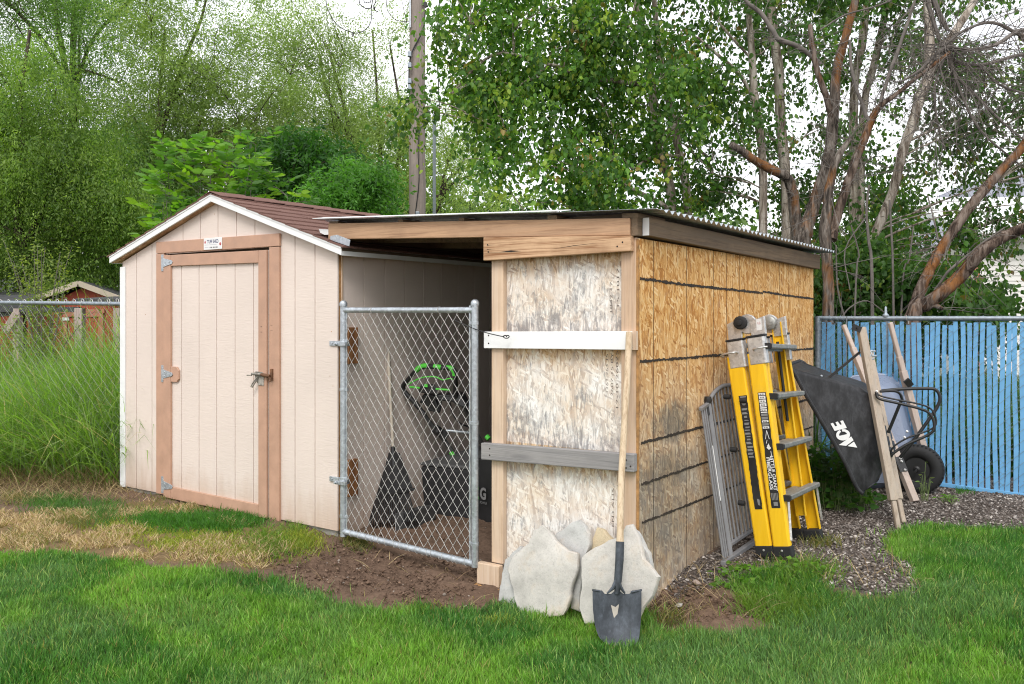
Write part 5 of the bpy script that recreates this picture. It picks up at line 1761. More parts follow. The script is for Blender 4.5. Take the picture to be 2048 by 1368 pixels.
# knee braces under the lowest rung, black guides between the rails
for v, s in ((VL + 0.06, 1), (VRB - 0.02, -1)):
    u = on(*FB, 0.33) + 0.055
    MB().bar(lv(u, v, 0.33), lv(on(*FB, 0.1) + 0.05, v - s * 0.03, 0.115), 0.014, 0.008).build('brace', 'alu', ld, world=True, bevel=0.002)
for (u, v, z) in ((2.365, VL - .002, 0.905), (2.2635, VL + .005, 0.92), (2.303, VL + .005, 0.61), (2.352, VL + .005, 0.30)):
    MB().lathe([(0.014, -0.02), (0.016, 0.0), (0.014, 0.02)], lv(u, v, z), (E1[0], E1[1], 0), 10).build('guide_block', 'rubber', ld, world=True, smooth=True)
for v in (VL + 0.09, VR - 0.085):
    MB().bar(lv(on(*FB, 1.24) - .004, v, 1.24), lv(on(*FB, 0.75) - .004, v, 0.75), 0.012, 0.022, (1, 0, 0)).build('guide_strip', 'rubber', ld, world=True)
MB().tube([lv(2.375, VL + .14, 1.22), lv(2.44, VL + .14, 0.55)], 0.011, 10).build('inner_tube', 'alu', ld, world=True, smooth=True)
# printed labels down the two outer rails
dn = lambda B_: (lv(B_[2], VL, B_[3]) - lv(B_[0], VL, B_[1])).normalized()


def label(B_, z0, z1, off0, wid):
    d = dn(B_)
    ex = Vector((E1[0], E1[1], 0))
    ex = (ex - d * ex.dot(d)).normalized()
    o_ = lv(on(*B_, z0) + off0, VL - 0.0012, z0)
    L = (z0 - z1) / -d.z
    return o_, ex, d, L


o_, ex, d, L = label(FB, 0.955, 0.295, -0.024, 0.05)
nb = Vector((-E2[0], -E2[1], 0))
mb = MB()
q = random.Random(4)
edge_l = [(-q.uniform(0, .004), L * i / 40) for i in range(41)]
edge_r = [(0.046 + q.uniform(0, .004), L * i / 40) for i in range(40, -1, -1)]
mb.prism(edge_l + edge_r, o_, ex, d, nb * 0.0008)
lab = mb.build('label_strip', 'label_black', rails['front', VL], world=True)
mb = MB()
mg = MB()
o1 = o_ + nb * 0.0011
y = 0.004
for k, (hh_, fill) in enumerate(((0.020, 1), (0.028, .9), (0.028, .9), (0.028, .9), (0.012, 1), (0.016, 1), (0.01, 1), (0.022, .5), (0.026, .5), (0.018, 1), (0.024, .5), (0.02, 1))):
    hh_ *= 0.62
    (mb if fill > .8 else mg).prism([(0.004, y), (0.042, y), (0.042, y + hh_), (0.004, y + hh_)], o1, ex, d, nb * 0.0003)
    if fill > .8 and hh_ > .0095:
        m_g = MB()
        for j in range(2):
            mg.prism([(0.010 + .014 * j, y + hh_ * .3), (0.020 + .014 * j, y + hh_ * .3), (0.020 + .014 * j, y + hh_ * .8), (0.010 + .014 * j, y + hh_ * .8)], o1 + nb * 0.0006, ex, d, nb * 0.0003)
    y += hh_ + 0.0045
# ladder pictogram, then the name
yy = y + 0.006
for (p, q_) in (((0.012, yy + .05), (0.024, yy)), ((0.024, yy), (0.034, yy + .05)), ((0.016, yy + .085), (0.036, yy + .10)), ((0.014, yy + .075), (0.02, yy + .055)), ((0.034, yy + .12), (0.036, yy + .165)), ((0.018, yy + .168), (0.038, yy + .168))):
    a, b = o1 + ex * p[0] + d * p[1], o1 + ex * q_[0] + d * q_[1]
    mb.bar(a, b, 0.003, 0.0006, ex)
mb.prism([(0.012, yy + .10), (0.026, yy + .075), (0.036, yy + .105), (0.024, yy + .112)], o1, ex, d, nb * 0.0003)
put_text(mb, 'LITTLE GIANT', o1 + d * (L - 0.298) + ex * 0.025, d, ex, 0.20, 0.0195, 0.02)
put_text(mb, 'FIBERGLASS', o1 + d * (L - 0.29) + ex * 0.002, d, ex, 0.185, 0.0195, 0.02)
mb.build('lettering', 'label_white', lab, world=True)
for k in range(5):
    mg.prism([(0.005 + .008 * k, L - .085), (0.009 + .008 * k, L - .085), (0.009 + .008 * k, L - .045), (0.005 + .008 * k, L - .045)], o1, ex, d, nb * 0.0003)
mg.prism([(0.012, L - .035), (0.036, L - .035), (0.036, L - .012), (0.012, L - .012)], o1, ex, d, nb * 0.0003)
mg.build('small_print', 'label_grey', lab, world=True)
o_, ex, d, L = label(RB, 0.93, 0.275, -0.016, 0.05)
mb = MB()
edge_l = [(-q.uniform(0, .004), L * i / 40) for i in range(41)]
edge_r = [(0.042 + q.uniform(0, .004), L * i / 40) for i in range(40, -1, -1)]
mb.prism(edge_l + edge_r, o_, ex, d, nb * 0.0008)
lab = mb.build('label_strip', 'label_black', rails['rear', VL], world=True)
o1 = o_ + nb * 0.0011
mg = MB()
mg.prism([(0.004, 0.004), (0.04, 0.004), (0.04, 0.012), (0.004, 0.012)], o1, ex, d, nb * 0.0003)
mg.lathe([(0.013, 0), (0.013, 0.0003)], o1 + ex * 0.021 + d * 0.045, nb, 16)
yy = 0.075
while yy < 0.36:
    hh_ = q.uniform(0.006, 0.014)
    x0_ = q.uniform(0.003, 0.012)
    mg.prism([(x0_, yy), (q.uniform(0.026, 0.041), yy), (q.uniform(0.03, 0.041), yy + hh_), (x0_, yy + hh_)], o1, ex, d, nb * 0.0003)
    yy += hh_ + q.uniform(0.006, 0.012)
mg.prism([(0.02, L - .06), (0.034, L - .055), (0.034, L - .02), (0.022, L - .025)], o1, ex, d, nb * 0.0003)
mg.build('small_print', 'label_grey', lab, world=True)

# ------------------------------------------------------------------ black wheelbarrow stood upside down
wb = thing('black_wheelbarrow', 'upturned wheelbarrow with black poly tray lettered ACE and wooden handles', 'wheelbarrow', tuple(G(1798, 1056)))
ZN, ZF = 5.80, 6.32


def ray_dir(px):
    return Vector(((px - 1024) / F, 1, 0)).normalized()


def far(p, dz=0.0):              # the matching point on the far side of the barrow: across its width
    return p + ray_dir(1720) * 0.50 + Vector((0.05, 0, dz))


def skin_tray(prof_rim, prof_floor, zn, mat, name, parent, wide, narrow, ax):
    pass


# side outline of the tray, rim edge then floor edge, in the near plane
rim = [(1570, 731), (1586, 742), (1612, 790), (1650, 855), (1690, 925), (1712, 972), (1724, 986)]
flo = [(1600, 745), (1716, 776), (1736, 790), (1752, 840), (1766, 890), (1775, 928), (1752, 968)]
AX = ray_dir(1700) + Vector((0.10, 0, 0))
AX.normalize()
W2 = 0.66
mb = MB()
vs, fs = [], []
NL = len(rim)


def trp(q, s, inset):
    p = pt(q[0], q[1], 5.82)
    return p + AX * (inset + (W2 - 2 * inset) * s)


rings = []
for k in range(NL):
    r0, f0 = rim[k], flo[k]
    ins = 0.085
    cor = 0.0
    ring = [trp(r0, 0, 0.0), trp(((r0[0] * .5 + f0[0] * .5), (r0[1] * .5 + f0[1] * .5)), 0, 0.035), trp((r0[0] * .1 + f0[0] * .9, r0[1] * .1 + f0[1] * .9), 0, 0.065), trp(f0, 0, 0.105),
            trp(f0, 0.5, 0.10), trp(f0, 1, 0.105), trp((r0[0] * .1 + f0[0] * .9, r0[1] * .1 + f0[1] * .9), 1, 0.065), trp((r0[0] * .5 + f0[0] * .5, r0[1] * .5 + f0[1] * .5), 1, 0.035), trp(r0, 1, 0.0)]
    rings.append(ring)
RN = len(rings[0])
cen_shift = (pt(1570, 830, 5.82) - pt(1690, 880, 5.82)).normalized() * 0.006
for lay in (0, 1):
    for ring in rings:
        for p in ring:
            vs.append(p + cen_shift * lay + AX * 0.0)
for k in range(NL - 1):
    for j in range(RN - 1):
        a = k * RN + j
        fs.append((a, a + 1, a + RN + 1, a + RN))
        b = NL * RN + a
        fs.append((b, b + RN, b + RN + 1, b + 1))
for end in (0, NL - 1):
    base_i = end * RN
    fs.append(tuple(base_i + j for j in range(RN)) if end == 0 else tuple(base_i + j for j in range(RN - 1, -1, -1)))
tr = MB().add(vs, fs).build('tray', 'tray', wb, world=True, smooth=True)
mod = tr.modifiers.new('edge', 'BEVEL')
mod.width, mod.segments, mod.limit_method, mod.angle_limit = 0.012, 3, 'ANGLE', math.radians(25)
rp = [trp(r_, 0, -0.004) for r_ in rim]
rpf = [trp(r_, 1, -0.004) for r_ in rim]
lip = MB()
lip.tube(smooth_path(rp, 3), 0.0135, 8)
lip.tube(smooth_path(rpf, 3), 0.0135, 8)
lip.tube([rp[0], rpf[0]], 0.0135, 8)
lip.tube([rp[-1], rpf[-1]], 0.0135, 8)
lip.build('rim', 'tray', tr, world=True, smooth=True)
# ACE lettering on the near side: chunky capitals with a slanted A
sA = trp((1694, 858), 0, 0.0)
c_in = (trp(rim[3], 0, 0.0), trp(flo[3], 0, 0.105), trp(rim[5], 0, 0.0))


def side_pt(px, py, lift=0.006):
    """on the near side of the tray, by the quad between rim and floor rows"""
    best = None
    for k in range(NL - 1):
        A_, B_, C_, D_ = rim[k], flo[k], flo[k + 1], rim[k + 1]
        s, t = 0.5, 0.5
        for _ in range(12):
            x_ = (A_[0] * (1 - s) + B_[0] * s) * (1 - t) + (D_[0] * (1 - s) + C_[0] * s) * t
            y_ = (A_[1] * (1 - s) + B_[1] * s) * (1 - t) + (D_[1] * (1 - s) + C_[1] * s) * t
            dxs = (B_[0] - A_[0]) * (1 - t) + (C_[0] - D_[0]) * t
            dys = (B_[1] - A_[1]) * (1 - t) + (C_[1] - D_[1]) * t
            dxt = (D_[0] * (1 - s) + C_[0] * s) - (A_[0] * (1 - s) + B_[0] * s)
            dyt = (D_[1] * (1 - s) + C_[1] * s) - (A_[1] * (1 - s) + B_[1] * s)
            det = dxs * dyt - dxt * dys
            ex_, ey_ = px - x_, py - y_
            s += (ex_ * dyt - dxt * ey_) / det
            t += (dxs * ey_ - ex_ * dys) / det
        e = max(0, -s, s - 1) + max(0, -t, t - 1)
        if best is None or e < best[0]:
            best = (e, k, s, t)
    s = best[2]
    ins = np.interp(s, [0, .5, .9, 1], [0, .035, .065, .105])
    return trp((px, py), 0, float(ins)) - AX * lift


def px_poly(mb_, poly, th=0.0012):
    top = [side_pt(*p, 0.0075) for p in poly]
    bot = [p + AX * 0.004 for p in top]
    n = len(poly)
    mb_.add(top + bot, [tuple(range(n)), tuple(range(2 * n - 1, n - 1, -1))] + [(i, n + i, n + (i + 1) % n, (i + 1) % n) for i in range(n)])


z6 = lambda L_: [(1640 + x / 13.68, 820 + y / 13.68) for x, y in L_]
mb = MB()
px_poly(mb, z6([(518, 955), (845, 735), (908, 840), (712, 985)]))            # long leg of the A
px_poly(mb, z6([(750, 993), (920, 875), (1010, 1040)]))                      # short leg of the A
px_poly(mb, z6([(288, 375), (350, 352), (412, 450), (400, 575)]))            # E, prong by prong
px_poly(mb, z6([(412, 450), (465, 435), (590, 400), (725, 500), (400, 575)]))
px_poly(mb, z6([(418, 340), (480, 320), (545, 415), (465, 435)]))
px_poly(mb, z6([(545, 310), (618, 292), (725, 500), (590, 400)]))
inner = [(525, 712), (519, 668), (545, 622), (600, 595), (660, 598), (705, 625), (742, 668)]


def ray_in(cx, cy, a):
    best = 1e9
    for k in range(len(inner)):
        (x1, y1), (x2, y2) = inner[k], inner[(k + 1) % len(inner)]
        dx, dy = math.cos(a), math.sin(a)
        den = dx * (y2 - y1) - dy * (x2 - x1)
        if abs(den) < 1e-9:
            continue
        t = ((x1 - cx) * (y2 - y1) - (y1 - cy) * (x2 - x1)) / den
        w = ((x1 - cx) * dy - (y1 - cy) * dx) / den
        if t > 0 and -1e-6 <= w <= 1 + 1e-6:
            best = min(best, t)
    return best


cx, cy = 622, 660
arc = [math.radians(-104 + i * (334 / 30)) for i in range(31)]
po, pi_ = [], []
for a in arc:
    dx, dy = math.cos(a), math.sin(a)
    # outer ellipse about (627, 685)
    ox, oy = cx - 627, cy - 685
    A_, B_, C_ = (dx / 188) ** 2 + (dy / 152) ** 2, 2 * (ox * dx / 188 ** 2 + oy * dy / 152 ** 2), (ox / 188) ** 2 + (oy / 152) ** 2 - 1
    t = (-B_ + math.sqrt(B_ * B_ - 4 * A_ * C_)) / (2 * A_)
    po.append((cx + dx * t, cy + dy * t))
    r_ = min(ray_in(cx, cy, a), t - 25)
    pi_.append((cx + dx * r_, cy + dy * r_))
for i in range(len(arc) - 1):
    px_poly(mb, z6([po[i], po[i + 1], pi_[i + 1], pi_[i]]))
mb.build('lettering', 'label_white', tr, world=True)
# steps moulded along the floor
mb = MB()
for k in range(6):
    t0 = k / 6
    p = (1738 + 40 * t0, 792 + 128 * t0)
    a = trp(p, 0, 0.09)
    b = trp((p[0] + 9, p[1] + 4), 0, 0.09)
    c_ = trp((p[0] + 13, p[1] + 20), 0, 0.09)
    d_ = trp((p[0] + 4, p[1] + 18), 0, 0.09)
    w_ = AX * 0.45
    mb.hexa([a, b, c_, d_, a + w_, b + w_, c_ + w_, d_ + w_])
mb.build('floor_rib', 'tray', tr, world=True, bevel=0.004)
# near handle with its tapered grip at the ground, far handle just behind
ng, nt_ = G(1797, 1058), pt(1722, 655, 6.02)
sidev = Vector((1, 0.15, 0))
gstart = ng.lerp(nt_, 0.135)
h1 = MB().bar(gstart, nt_, 0.056, 0.042, sidev).build('handle', 'barrow_wood', wb, world=True, bevel=0.004)
MB().bar(ng, gstart, 0.033, 0.030, sidev).build('grip', 'barrow_wood', h1, world=True, bevel=0.008)
fg, ft_ = G(1807, 1046), pt(1738, 705, 6.30)
h2 = MB().bar(fg.lerp(ft_, 0.13), ft_, 0.05, 0.04, sidev).build('handle', 'barrow_wood', wb, world=True, bevel=0.004)
MB().bar(fg, fg.lerp(ft_, 0.13), 0.033, 0.030, sidev).build('grip', 'barrow_wood', h2, world=True, bevel=0.008)
mb = MB()
b0 = pt(1713, 656, 6.0)
mb.bar(pt(1705, 653, 5.985), pt(1722, 660, 5.985), 0.042, 0.006, (0, 0, 1))
mb.lathe([(0.008, 0), (0.006, 0.008)], pt(1715, 656, 5.98), (0, -1, 0), 10)
mb.build('axle_bracket', 'black', wb, world=True)
mb = MB()
for (px, py) in ((1742, 703), (1744, 712), (1740, 718)):
    mb.lathe([(0.010, -0.012), (0.010, 0.012), (0.006, 0.013), (0.006, 0.03)], pt(px, py, 5.97), (1, -0.4, 0.1), 6)
mb.tube([pt(1738, 700, 5.97), pt(1744, 706, 5.95), pt(1739, 714, 5.95), pt(1745, 720, 5.96)], 0.004, 6)
mb.build('bolt', 'galv', wb, world=True, smooth=True)
MB().bar(pt(1656, 757, 5.98), pt(1720, 704, 6.0), 0.016, 0.008, (0, 0, 1)).build('brace', 'black', wb, world=True)
MB().lathe([(0.009, 0), (0.007, 0.006)], pt(1643, 752, 5.9), (-0.2, -0.5, 1), 8).build('bolt', 'galv', tr, world=True)


def leg_loop(pp, r=0.0095):
    return MB().tube(smooth_path([pt(*p) for p in pp], 5), r, 10)


m_ = leg_loop([(1752, 784, 5.86), (1758, 797, 5.84), (1790, 805, 5.80), (1835, 816, 5.76), (1858, 826, 5.74), (1868, 845, 5.73), (1866, 862, 5.73), (1850, 873, 5.75), (1815, 888, 5.78), (1785, 908, 5.81), (1776, 922, 5.83)])
m_.build('leg', 'black', wb, world=True, smooth=True)
m_ = leg_loop([(1752, 784, 5.87), (1762, 792, 5.85), (1792, 799, 5.81), (1838, 808, 5.77), (1862, 818, 5.75), (1872, 838, 5.74), (1870, 852, 5.74), (1854, 862, 5.76), (1815, 876, 5.79), (1788, 893, 5.82), (1778, 912, 5.84)], 0.006)
m_.build('leg_edge', 'black', wb, world=True, smooth=True)
m_ = leg_loop([(1748, 784, 6.3), (1790, 779, 6.25), (1850, 777, 6.2), (1872, 780, 6.18), (1880, 797, 6.17), (1872, 818, 6.18), (1850, 850, 6.2), (1828, 880, 6.22), (1800, 915, 6.26)], 0.012)
m_.build('leg', 'black', wb, world=True, smooth=True)
m_ = MB().bar(pt(1803, 800, 5.9), pt(1776, 866, 5.92), 0.024, 0.006, (1, 0.3, 0))
m_.tube(smooth_path([pt(1760, 783, 5.87), pt(1788, 782, 5.88), pt(1800, 788, 5.89), pt(1805, 802, 5.9)], 4), 0.009, 8)
m_.build('leg_brace', 'black', wb, world=True)
for (px, py, Z) in ((1814, 863, 5.77), (1809, 875, 5.77), (1753, 783, 5.83), (1776, 920, 5.80)):
    MB().lathe([(0.009, 0), (0.008, 0.006), (0.005, 0.007), (0.005, 0.018)], pt(px, py, Z), (-0.2, -1, 0.3), 8).build('bolt', 'alu', wb, world=True, smooth=True)

# ------------------------------------------------------------------ blue grey wheelbarrow stood on its nose
wc = thing('steel_wheelbarrow', 'wheelbarrow with blue grey tray stood on its wheel against the blue fence', 'wheelbarrow', tuple(G(1840, 990)))
# the far end of the fence behind it lies at about 6.8 m
hl0, hl1 = G(1830, 1003), pt(1687, 650, 6.95)
hr0, hr1 = pt(1872, 994, 6.80), pt(1780, 645, 6.88)
for (a, b, g0, mt_) in ((hl0, hl1, 0.80, 'barrow_pink'), (hr0, hr1, 0.72, 'barrow_pink')):
    c_ = a.lerp(b, g0)
    h = MB().bar(a, c_, 0.056, 0.042, (1, 0.3, 0)).build('handle', mt_, wc, world=True, bevel=0.004)
    MB().bar(c_ - (c_ - a).normalized() * 0.01, c_.lerp(b, 0.3), 0.046, 0.038, (1, 0.3, 0)).bar(c_.lerp(b, 0.28), b, 0.036, 0.033, (1, 0.3, 0)).build('grip', mt_, h, world=True, bevel=0.008)
# tray: floor towards us, rim against the fence
fl_ = [(1700, 800, 6.60), (1790, 790, 6.50), (1818, 905, 6.45), (1800, 962, 6.42), (1735, 962, 6.46), (1708, 890, 6.56)]
rm_ = [(1682, 772, 7.12), (1706, 753, 7.12), (1745, 748, 7.08), (1785, 750, 7.03), (1806, 766, 7.0), (1836, 905, 6.94), (1835, 960, 6.92), (1800, 985, 6.90), (1738, 986, 6.94), (1700, 930, 7.0)]
fl10 = [(1704, 800, 6.93), (1722, 788, 6.92), (1748, 783, 6.90), (1776, 783, 6.87), (1792, 796, 6.86), (1818, 900, 6.80), (1816, 940, 6.80), (1790, 966, 6.79), (1738, 966, 6.82), (1712, 905, 6.88)]
R_, F_ = [pt(*p) for p in rm_], [pt(*p) for p in fl10]
n = len(R_)
bk = Vector((0.0, 0.006, 0))
mid = [a.lerp(b, 0.85) + (b - a) * 0.0 for a, b in zip(R_, F_)]
vs = R_ + mid + F_ + [p + bk for p in R_] + [p + bk for p in F_]
fs = []
for i in range(n):
    j = (i + 1) % n
    fs += [(i, j, n + j, n + i), (n + i, n + j, 2 * n + j, 2 * n + i), (3 * n + i, 4 * n + i, 4 * n + j, 3 * n + j), (i, 3 * n + i, 3 * n + j, j)]
fs.append(tuple(2 * n + i for i in range(n)))
fs.append(tuple(4 * n + i for i in range(n - 1, -1, -1)))
tr2 = MB().add(vs, fs).build('tray', 'tray_blue', wc, world=True, smooth=True)
MB().tube(R_ + [R_[0]], 0.010, 8).build('rim', 'tray_blue', tr2, world=True, smooth=True)
wcn = pt(1834, 938, 6.62)
axw = Vector((-0.50, -0.86, 0.0)).normalized()
wh = MB().torus(wcn, axw, 0.140, 0.055, 48, 14, 0.95).build('tyre', 'rubber', wc, world=True, smooth=True)
mb = MB()
for k in range(40):
    a = 2 * math.pi * k / 40
    x_ = axw.orthogonal().normalized()
    y_ = axw.cross(x_)
    rd = x_ * math.cos(a) + y_ * math.sin(a)
    tg = axw.cross(rd)
    for s in (-1, 1):
        c_ = wcn + rd * (0.140 + 0.055 * 0.86) + axw * (s * 0.026)
        mb.bar(c_ - tg * 0.006 - axw * 0.012, c_ + tg * 0.006 + axw * 0.012, 0.007, 0.008, rd)
mb.build('tread', 'rubber', wh, world=True)
MB().lathe([(0.094, -0.03), (0.096, -0.034), (0.078, -0.02), (0.03, -0.012), (0.026, -0.03), (0.012, -0.036), (0.012, 0.036), (0.026, 0.03), (0.03, 0.012), (0.078, 0.02), (0.096, 0.034), (0.094, 0.03)], wcn, axw, 28).build('rim', 'black', wh, world=True, smooth=True)
MB().tube([wcn - axw * 0.13, wcn + axw * 0.13], 0.0085, 8).build('axle', 'black', wc, world=True, smooth=True)
mb = MB()
mb.bar(hl0.lerp(hl1, 0.16) + Vector((-.0, -.026, 0)), hl0.lerp(hl1, 0.24) + Vector((0, -.026, 0)), 0.062, 0.006, (1, 0, 0))
mb.build('axle_bracket', 'black', wc, world=True)
for t in (0.17, 0.215, 0.23):
    MB().lathe([(0.01, 0), (0.009, 0.006), (0.006, 0.007), (0.006, 0.016)], hl0.lerp(hl1, t) + Vector((0.008, -.03, 0)), (0, -1, 0.2), 8).build('bolt', 'alu', wc, world=True, smooth=True)
MB().bar(pt(1812, 760, 6.78), pt(1822, 772, 6.79), 0.05, 0.02, (1, 0, 0)).build('clamp', 'black', wc, world=True)
mb = MB()
mb.bar(pt(1875, 998, 6.79), pt(1872, 985, 6.80), 0.06, 0.05, (1, 0.3, 0))
mb.build('end_cap', 'black', wc, world=True)
# ------------------------------------------------------------------ blue slatted fence on the right
FU0, FV, FL = 2.085, 3.62, 3.8
bf = thing('slatted_fence', 'chain link fence threaded with bright blue vertical slats behind the wheelbarrows', 'fence', W(FU0, FV, 0), ROT)
ftop = 1.385


def fbot(s):                        # foot of the fence
    return 0.085 - 0.035 * s


m_ = MB()
m_.tube([(0.0, 0, ftop - 0.005), (FL, 0, ftop)], 0.0185, 12)
m_.build('top_rail', 'galv_dull', bf, smooth=True)
for (s, r, zt, cap) in ((0.0, 0.026, 1.40, 0), (0.545, 0.024, 1.36, 1), (2.9, 0.024, 1.36, 1)):
    m_ = MB().tube([(s, 0.03 if s else -0.0, -0.1), (s, 0.03 if s else 0.0, zt)], r, 14)
    if cap:
        m_.lathe([(0.027, 0), (0.027, 0.012), (0.012, 0.03), (0.010, 0.075), (0.004, 0.085)], (s, 0.0, ftop + 0.01), (0, 0, 1), 10)
    else:
        for z in (1.28, 0.98, 0.6, 0.25):
            m_.lathe([(0.0295, 0), (0.0295, 0.024)], (s, 0, z), (0, 0, 1), 12)
    m_.build('post', 'galv_dull', bf, smooth=True)
SP = 0.0445
mb = MB()
q = random.Random(3)
ns = int(FL / SP)
lean_ = 0.0
for i in range(1, ns):
    s = i * SP
    t0 = q.uniform(-0.004, 0.004) + (0.003 if i % 3 else -0.004)
    t1 = -t0 * 0.8 + q.uniform(-0.004, 0.004)
    zt = ftop - 0.028 - (q.uniform(0, 0.012) if q.random() < 0.8 else 0.03)
    zb = fbot(s) + 0.012
    prev = None
    K = 10
    hw = 0.0160
    for k in range(K + 1):
        t = k / K
        z = zt + (zb - zt) * t
        c = s + t0 * (1 - t) + t1 * t + 0.0035 * math.sin(9 * t + i)
        y = 0.004 * math.sin(5.5 * t + i * 1.7)
        cur = [(c - hw, y - 0.002, z), (c + hw, y - 0.002, z), (c + hw, y + 0.002, z), (c - hw, y + 0.002, z)]
        if prev:
            mb.hexa(cur + prev)
        prev = cur
mb.build('slats', 'blue', bf)
m_ = MB().hexa([(0.05, -0.012, fbot(0) - 0.012), (FL, -0.012, fbot(FL) - 0.012), (FL, -0.004, fbot(FL) - 0.012), (0.05, -0.004, fbot(0) - 0.012),
                (0.05, -0.012, fbot(0) + 0.020), (FL, -0.012, fbot(FL) + 0.020), (FL, -0.004, fbot(FL) + 0.020), (0.05, -0.004, fbot(0) + 0.020)])
m_.build('bottom_channel', 'blue', bf, bevel=0.003)
mb = chain_link(0.03, FL, (fbot(0) - 0.02, fbot(FL) - 0.02), ftop + 0.018, 0.0, SP, 0.084, 0.0016, seed=6, wob=0.0025, n=5)
# the wires pass in front of the slats one way and behind them the other way
vv_ = []
mb.build('mesh', 'wire_dark', bf, smooth=True)
mb = MB()
for i in range(int(FL / (SP * 2))):
    for k in range(15):
        z0 = ftop - 0.03 - k * 0.084
        s = 0.03 + i * SP * 2
        if z0 - 0.05 > fbot(s):
            mb.tube([(s, -0.0075, z0 - 0.042), (s + SP, -0.0075, z0)], 0.0014, 5)
            mb.tube([(s + SP, -0.0075, z0 - 0.084), (s + 2 * SP, -0.0075, z0 - 0.042)], 0.0014, 5)
mb.build('mesh', 'wire_dark', bf)
# doubled end piece of mesh with its tension bar
mb = chain_link(0.02, 0.245, (0.12, 0.12), ftop + 0.005, -0.035, 0.024, 0.06, 0.0015, seed=9, wob=0.006)
mb.build('mesh', 'wire_dark', bf, smooth=True)
MB().box(0.243, 0.25, -0.045, -0.038, 0.2, ftop + 0.012).build('tension_bar', 'galv_dull', bf)
mb = MB()
for s in (0.7, 1.55, 2.3):
    mb.tube([(s + 0.012 * t, math.cos(7 * t) * 0.0215, ftop - 0.003 + math.sin(7 * t) * 0.0215) for t in [j / 9 for j in range(10)]] + [(s + 0.02, -0.02, ftop - 0.05)], 0.002, 4)
mb.build('tie_wire', 'wire', bf)

# ------------------------------------------------------------------ chain link fence on the left
la, lb = pt(262, 610, 7.05), pt(-560, 606, 8.9)
fd = Vector((lb.x - la.x, lb.y - la.y, 0))
FLL = fd.length
cf = thing('chain_link_fence', 'open galvanised chain link fence in front of the tall grass', 'fence', (la.x, la.y, 0), math.atan2(fd.y, fd.x))
zt_ = 1.50
MB().tube([(0, 0, zt_), (FLL, 0, zt_ + 0.07)], 0.0165, 12).build('top_rail', 'galv_dull', cf, smooth=True)
mb = chain_link(0.0, FLL, (0.02, 0.04), zt_ + 0.04, -0.004, 0.047, 0.105, 0.0012, seed=12, wob=0.004, n=6)
mb.build('mesh', 'wire_dull', cf, smooth=True)
mb = MB()
for i in range(int(FLL / 0.094)):
    s = i * 0.094 + 0.047
    mb.tube([(s - 0.012, 0.0, zt_ + 0.0165), (s - 0.006, -0.004, zt_ + 0.036), (s + 0.006, 0.004, zt_ + 0.046), (s + 0.014, 0, zt_ + 0.03), (s + 0.006, 0.01, zt_ + 0.018)], 0.003, 5)
mb.build('mesh', 'wire', cf)
for s in (2.6,):
    MB().tube([(s, 0, -0.1), (s, 0, zt_ + 0.05)], 0.024, 12).build('post', 'galv_dull', cf, smooth=True)
mb = MB()
for s in (0.21, 0.52, 1.2):
    mb.tube([(s + 0.012 * t, math.cos(7 * t) * 0.019, zt_ + 0.005 + math.sin(7 * t) * 0.019) for t in [j / 9 for j in range(10)]], 0.002, 4)
mb.build('tie_wire', 'wire', cf)

# ------------------------------------------------------------------ outbuildings beyond the left fence
ZR = 14.0
rs = thing('red_shed', 'red gabled shed with faded trim and dark roof beyond the tall grass', 'shed', tuple(pt(167, 690, ZR).xy.to_3d()))
d = ZR / F


def rp_(px, py, dz=0.0):
    return pt(px, py, ZR + dz)


dep = Vector((-1.0, 4.0, 0))
pk, el, er = rp_(168, 577), rp_(100, 606), rp_(245, 606)
base = 0.0
mb = MB()
fr = [Vector((rp_(104, 600).x, ZR, 0)), Vector((rp_(240, 600).x, ZR, 0)), rp_(240, 603), rp_(168, 574), rp_(104, 603)]
mb.add(fr + [p + dep for p in fr], [(0, 1, 2, 3, 4), (9, 8, 7, 6, 5), (0, 5, 6, 1), (1, 6, 7, 2), (4, 9, 5, 0)])
mb.build('wall', 'red_wall', rs, world=True)
mb = MB()
f0 = Vector((0, -0.15, 0))
for a, b in ((rp_(167, 571), rp_(86, 600)), (rp_(167, 571), rp_(250, 602))):
    mb.hexa([a + f0, b + f0, b + dep, a + dep, a + f0 + Vector((0, 0, .07)), b + f0 + Vector((0, 0, .07)), b + dep + Vector((0, 0, .07)), a + dep + Vector((0, 0, .07))])
mb.build('roof', 'roof_dark', rs, world=True)
mb = MB()
for a, b in ((rp_(167, 571), rp_(86, 600)), (rp_(167, 571), rp_(250, 602))):
    mb.bar(a + f0 * 1.1 + Vector((0, 0, .03)), b + f0 * 1.1 + Vector((0, 0, .03)), 0.03, 0.085, (0, 1, 0))
mb.build('rake_trim', simple('weathered_cream_trim', (0.42, 0.36, 0.28), 0.8), rs, world=True)
f1 = Vector((0, -0.02, 0))
mb = MB()
xl, xm, xr = rp_(128, 640).x, rp_(136, 640).x, rp_(206, 640).x
zt2, zb2 = rp_(0, 634).z, 0.0
for (x0, x1, z0, z1) in ((xl, xm, zb2, zt2), (xr - 0.06, xr + 0.02, zb2, zt2), (xl, xr + 0.02, zt2 + .004, zt2 + 0.07), (xl - 0.05, xr + .04, rp_(0, 626).z, rp_(0, 622).z + 0.03)):
    mb.box(x0, x1, ZR - 0.04, ZR - 0.002, z0, z1)
mb.build('door_trim', 'red_trim', rs, world=True)
MB().box(xm + .01, xr - 0.07, ZR - 0.02, ZR - 0.002, 0.0, zt2 - 0.01).build('door', 'red_wall', rs, world=True)
MB().box(rp_(128, 0).x, rp_(141, 0).x, ZR - 0.055, ZR - 0.042, rp_(0, 641).z, rp_(0, 635).z).build('hinge', 'white', rs, world=True)

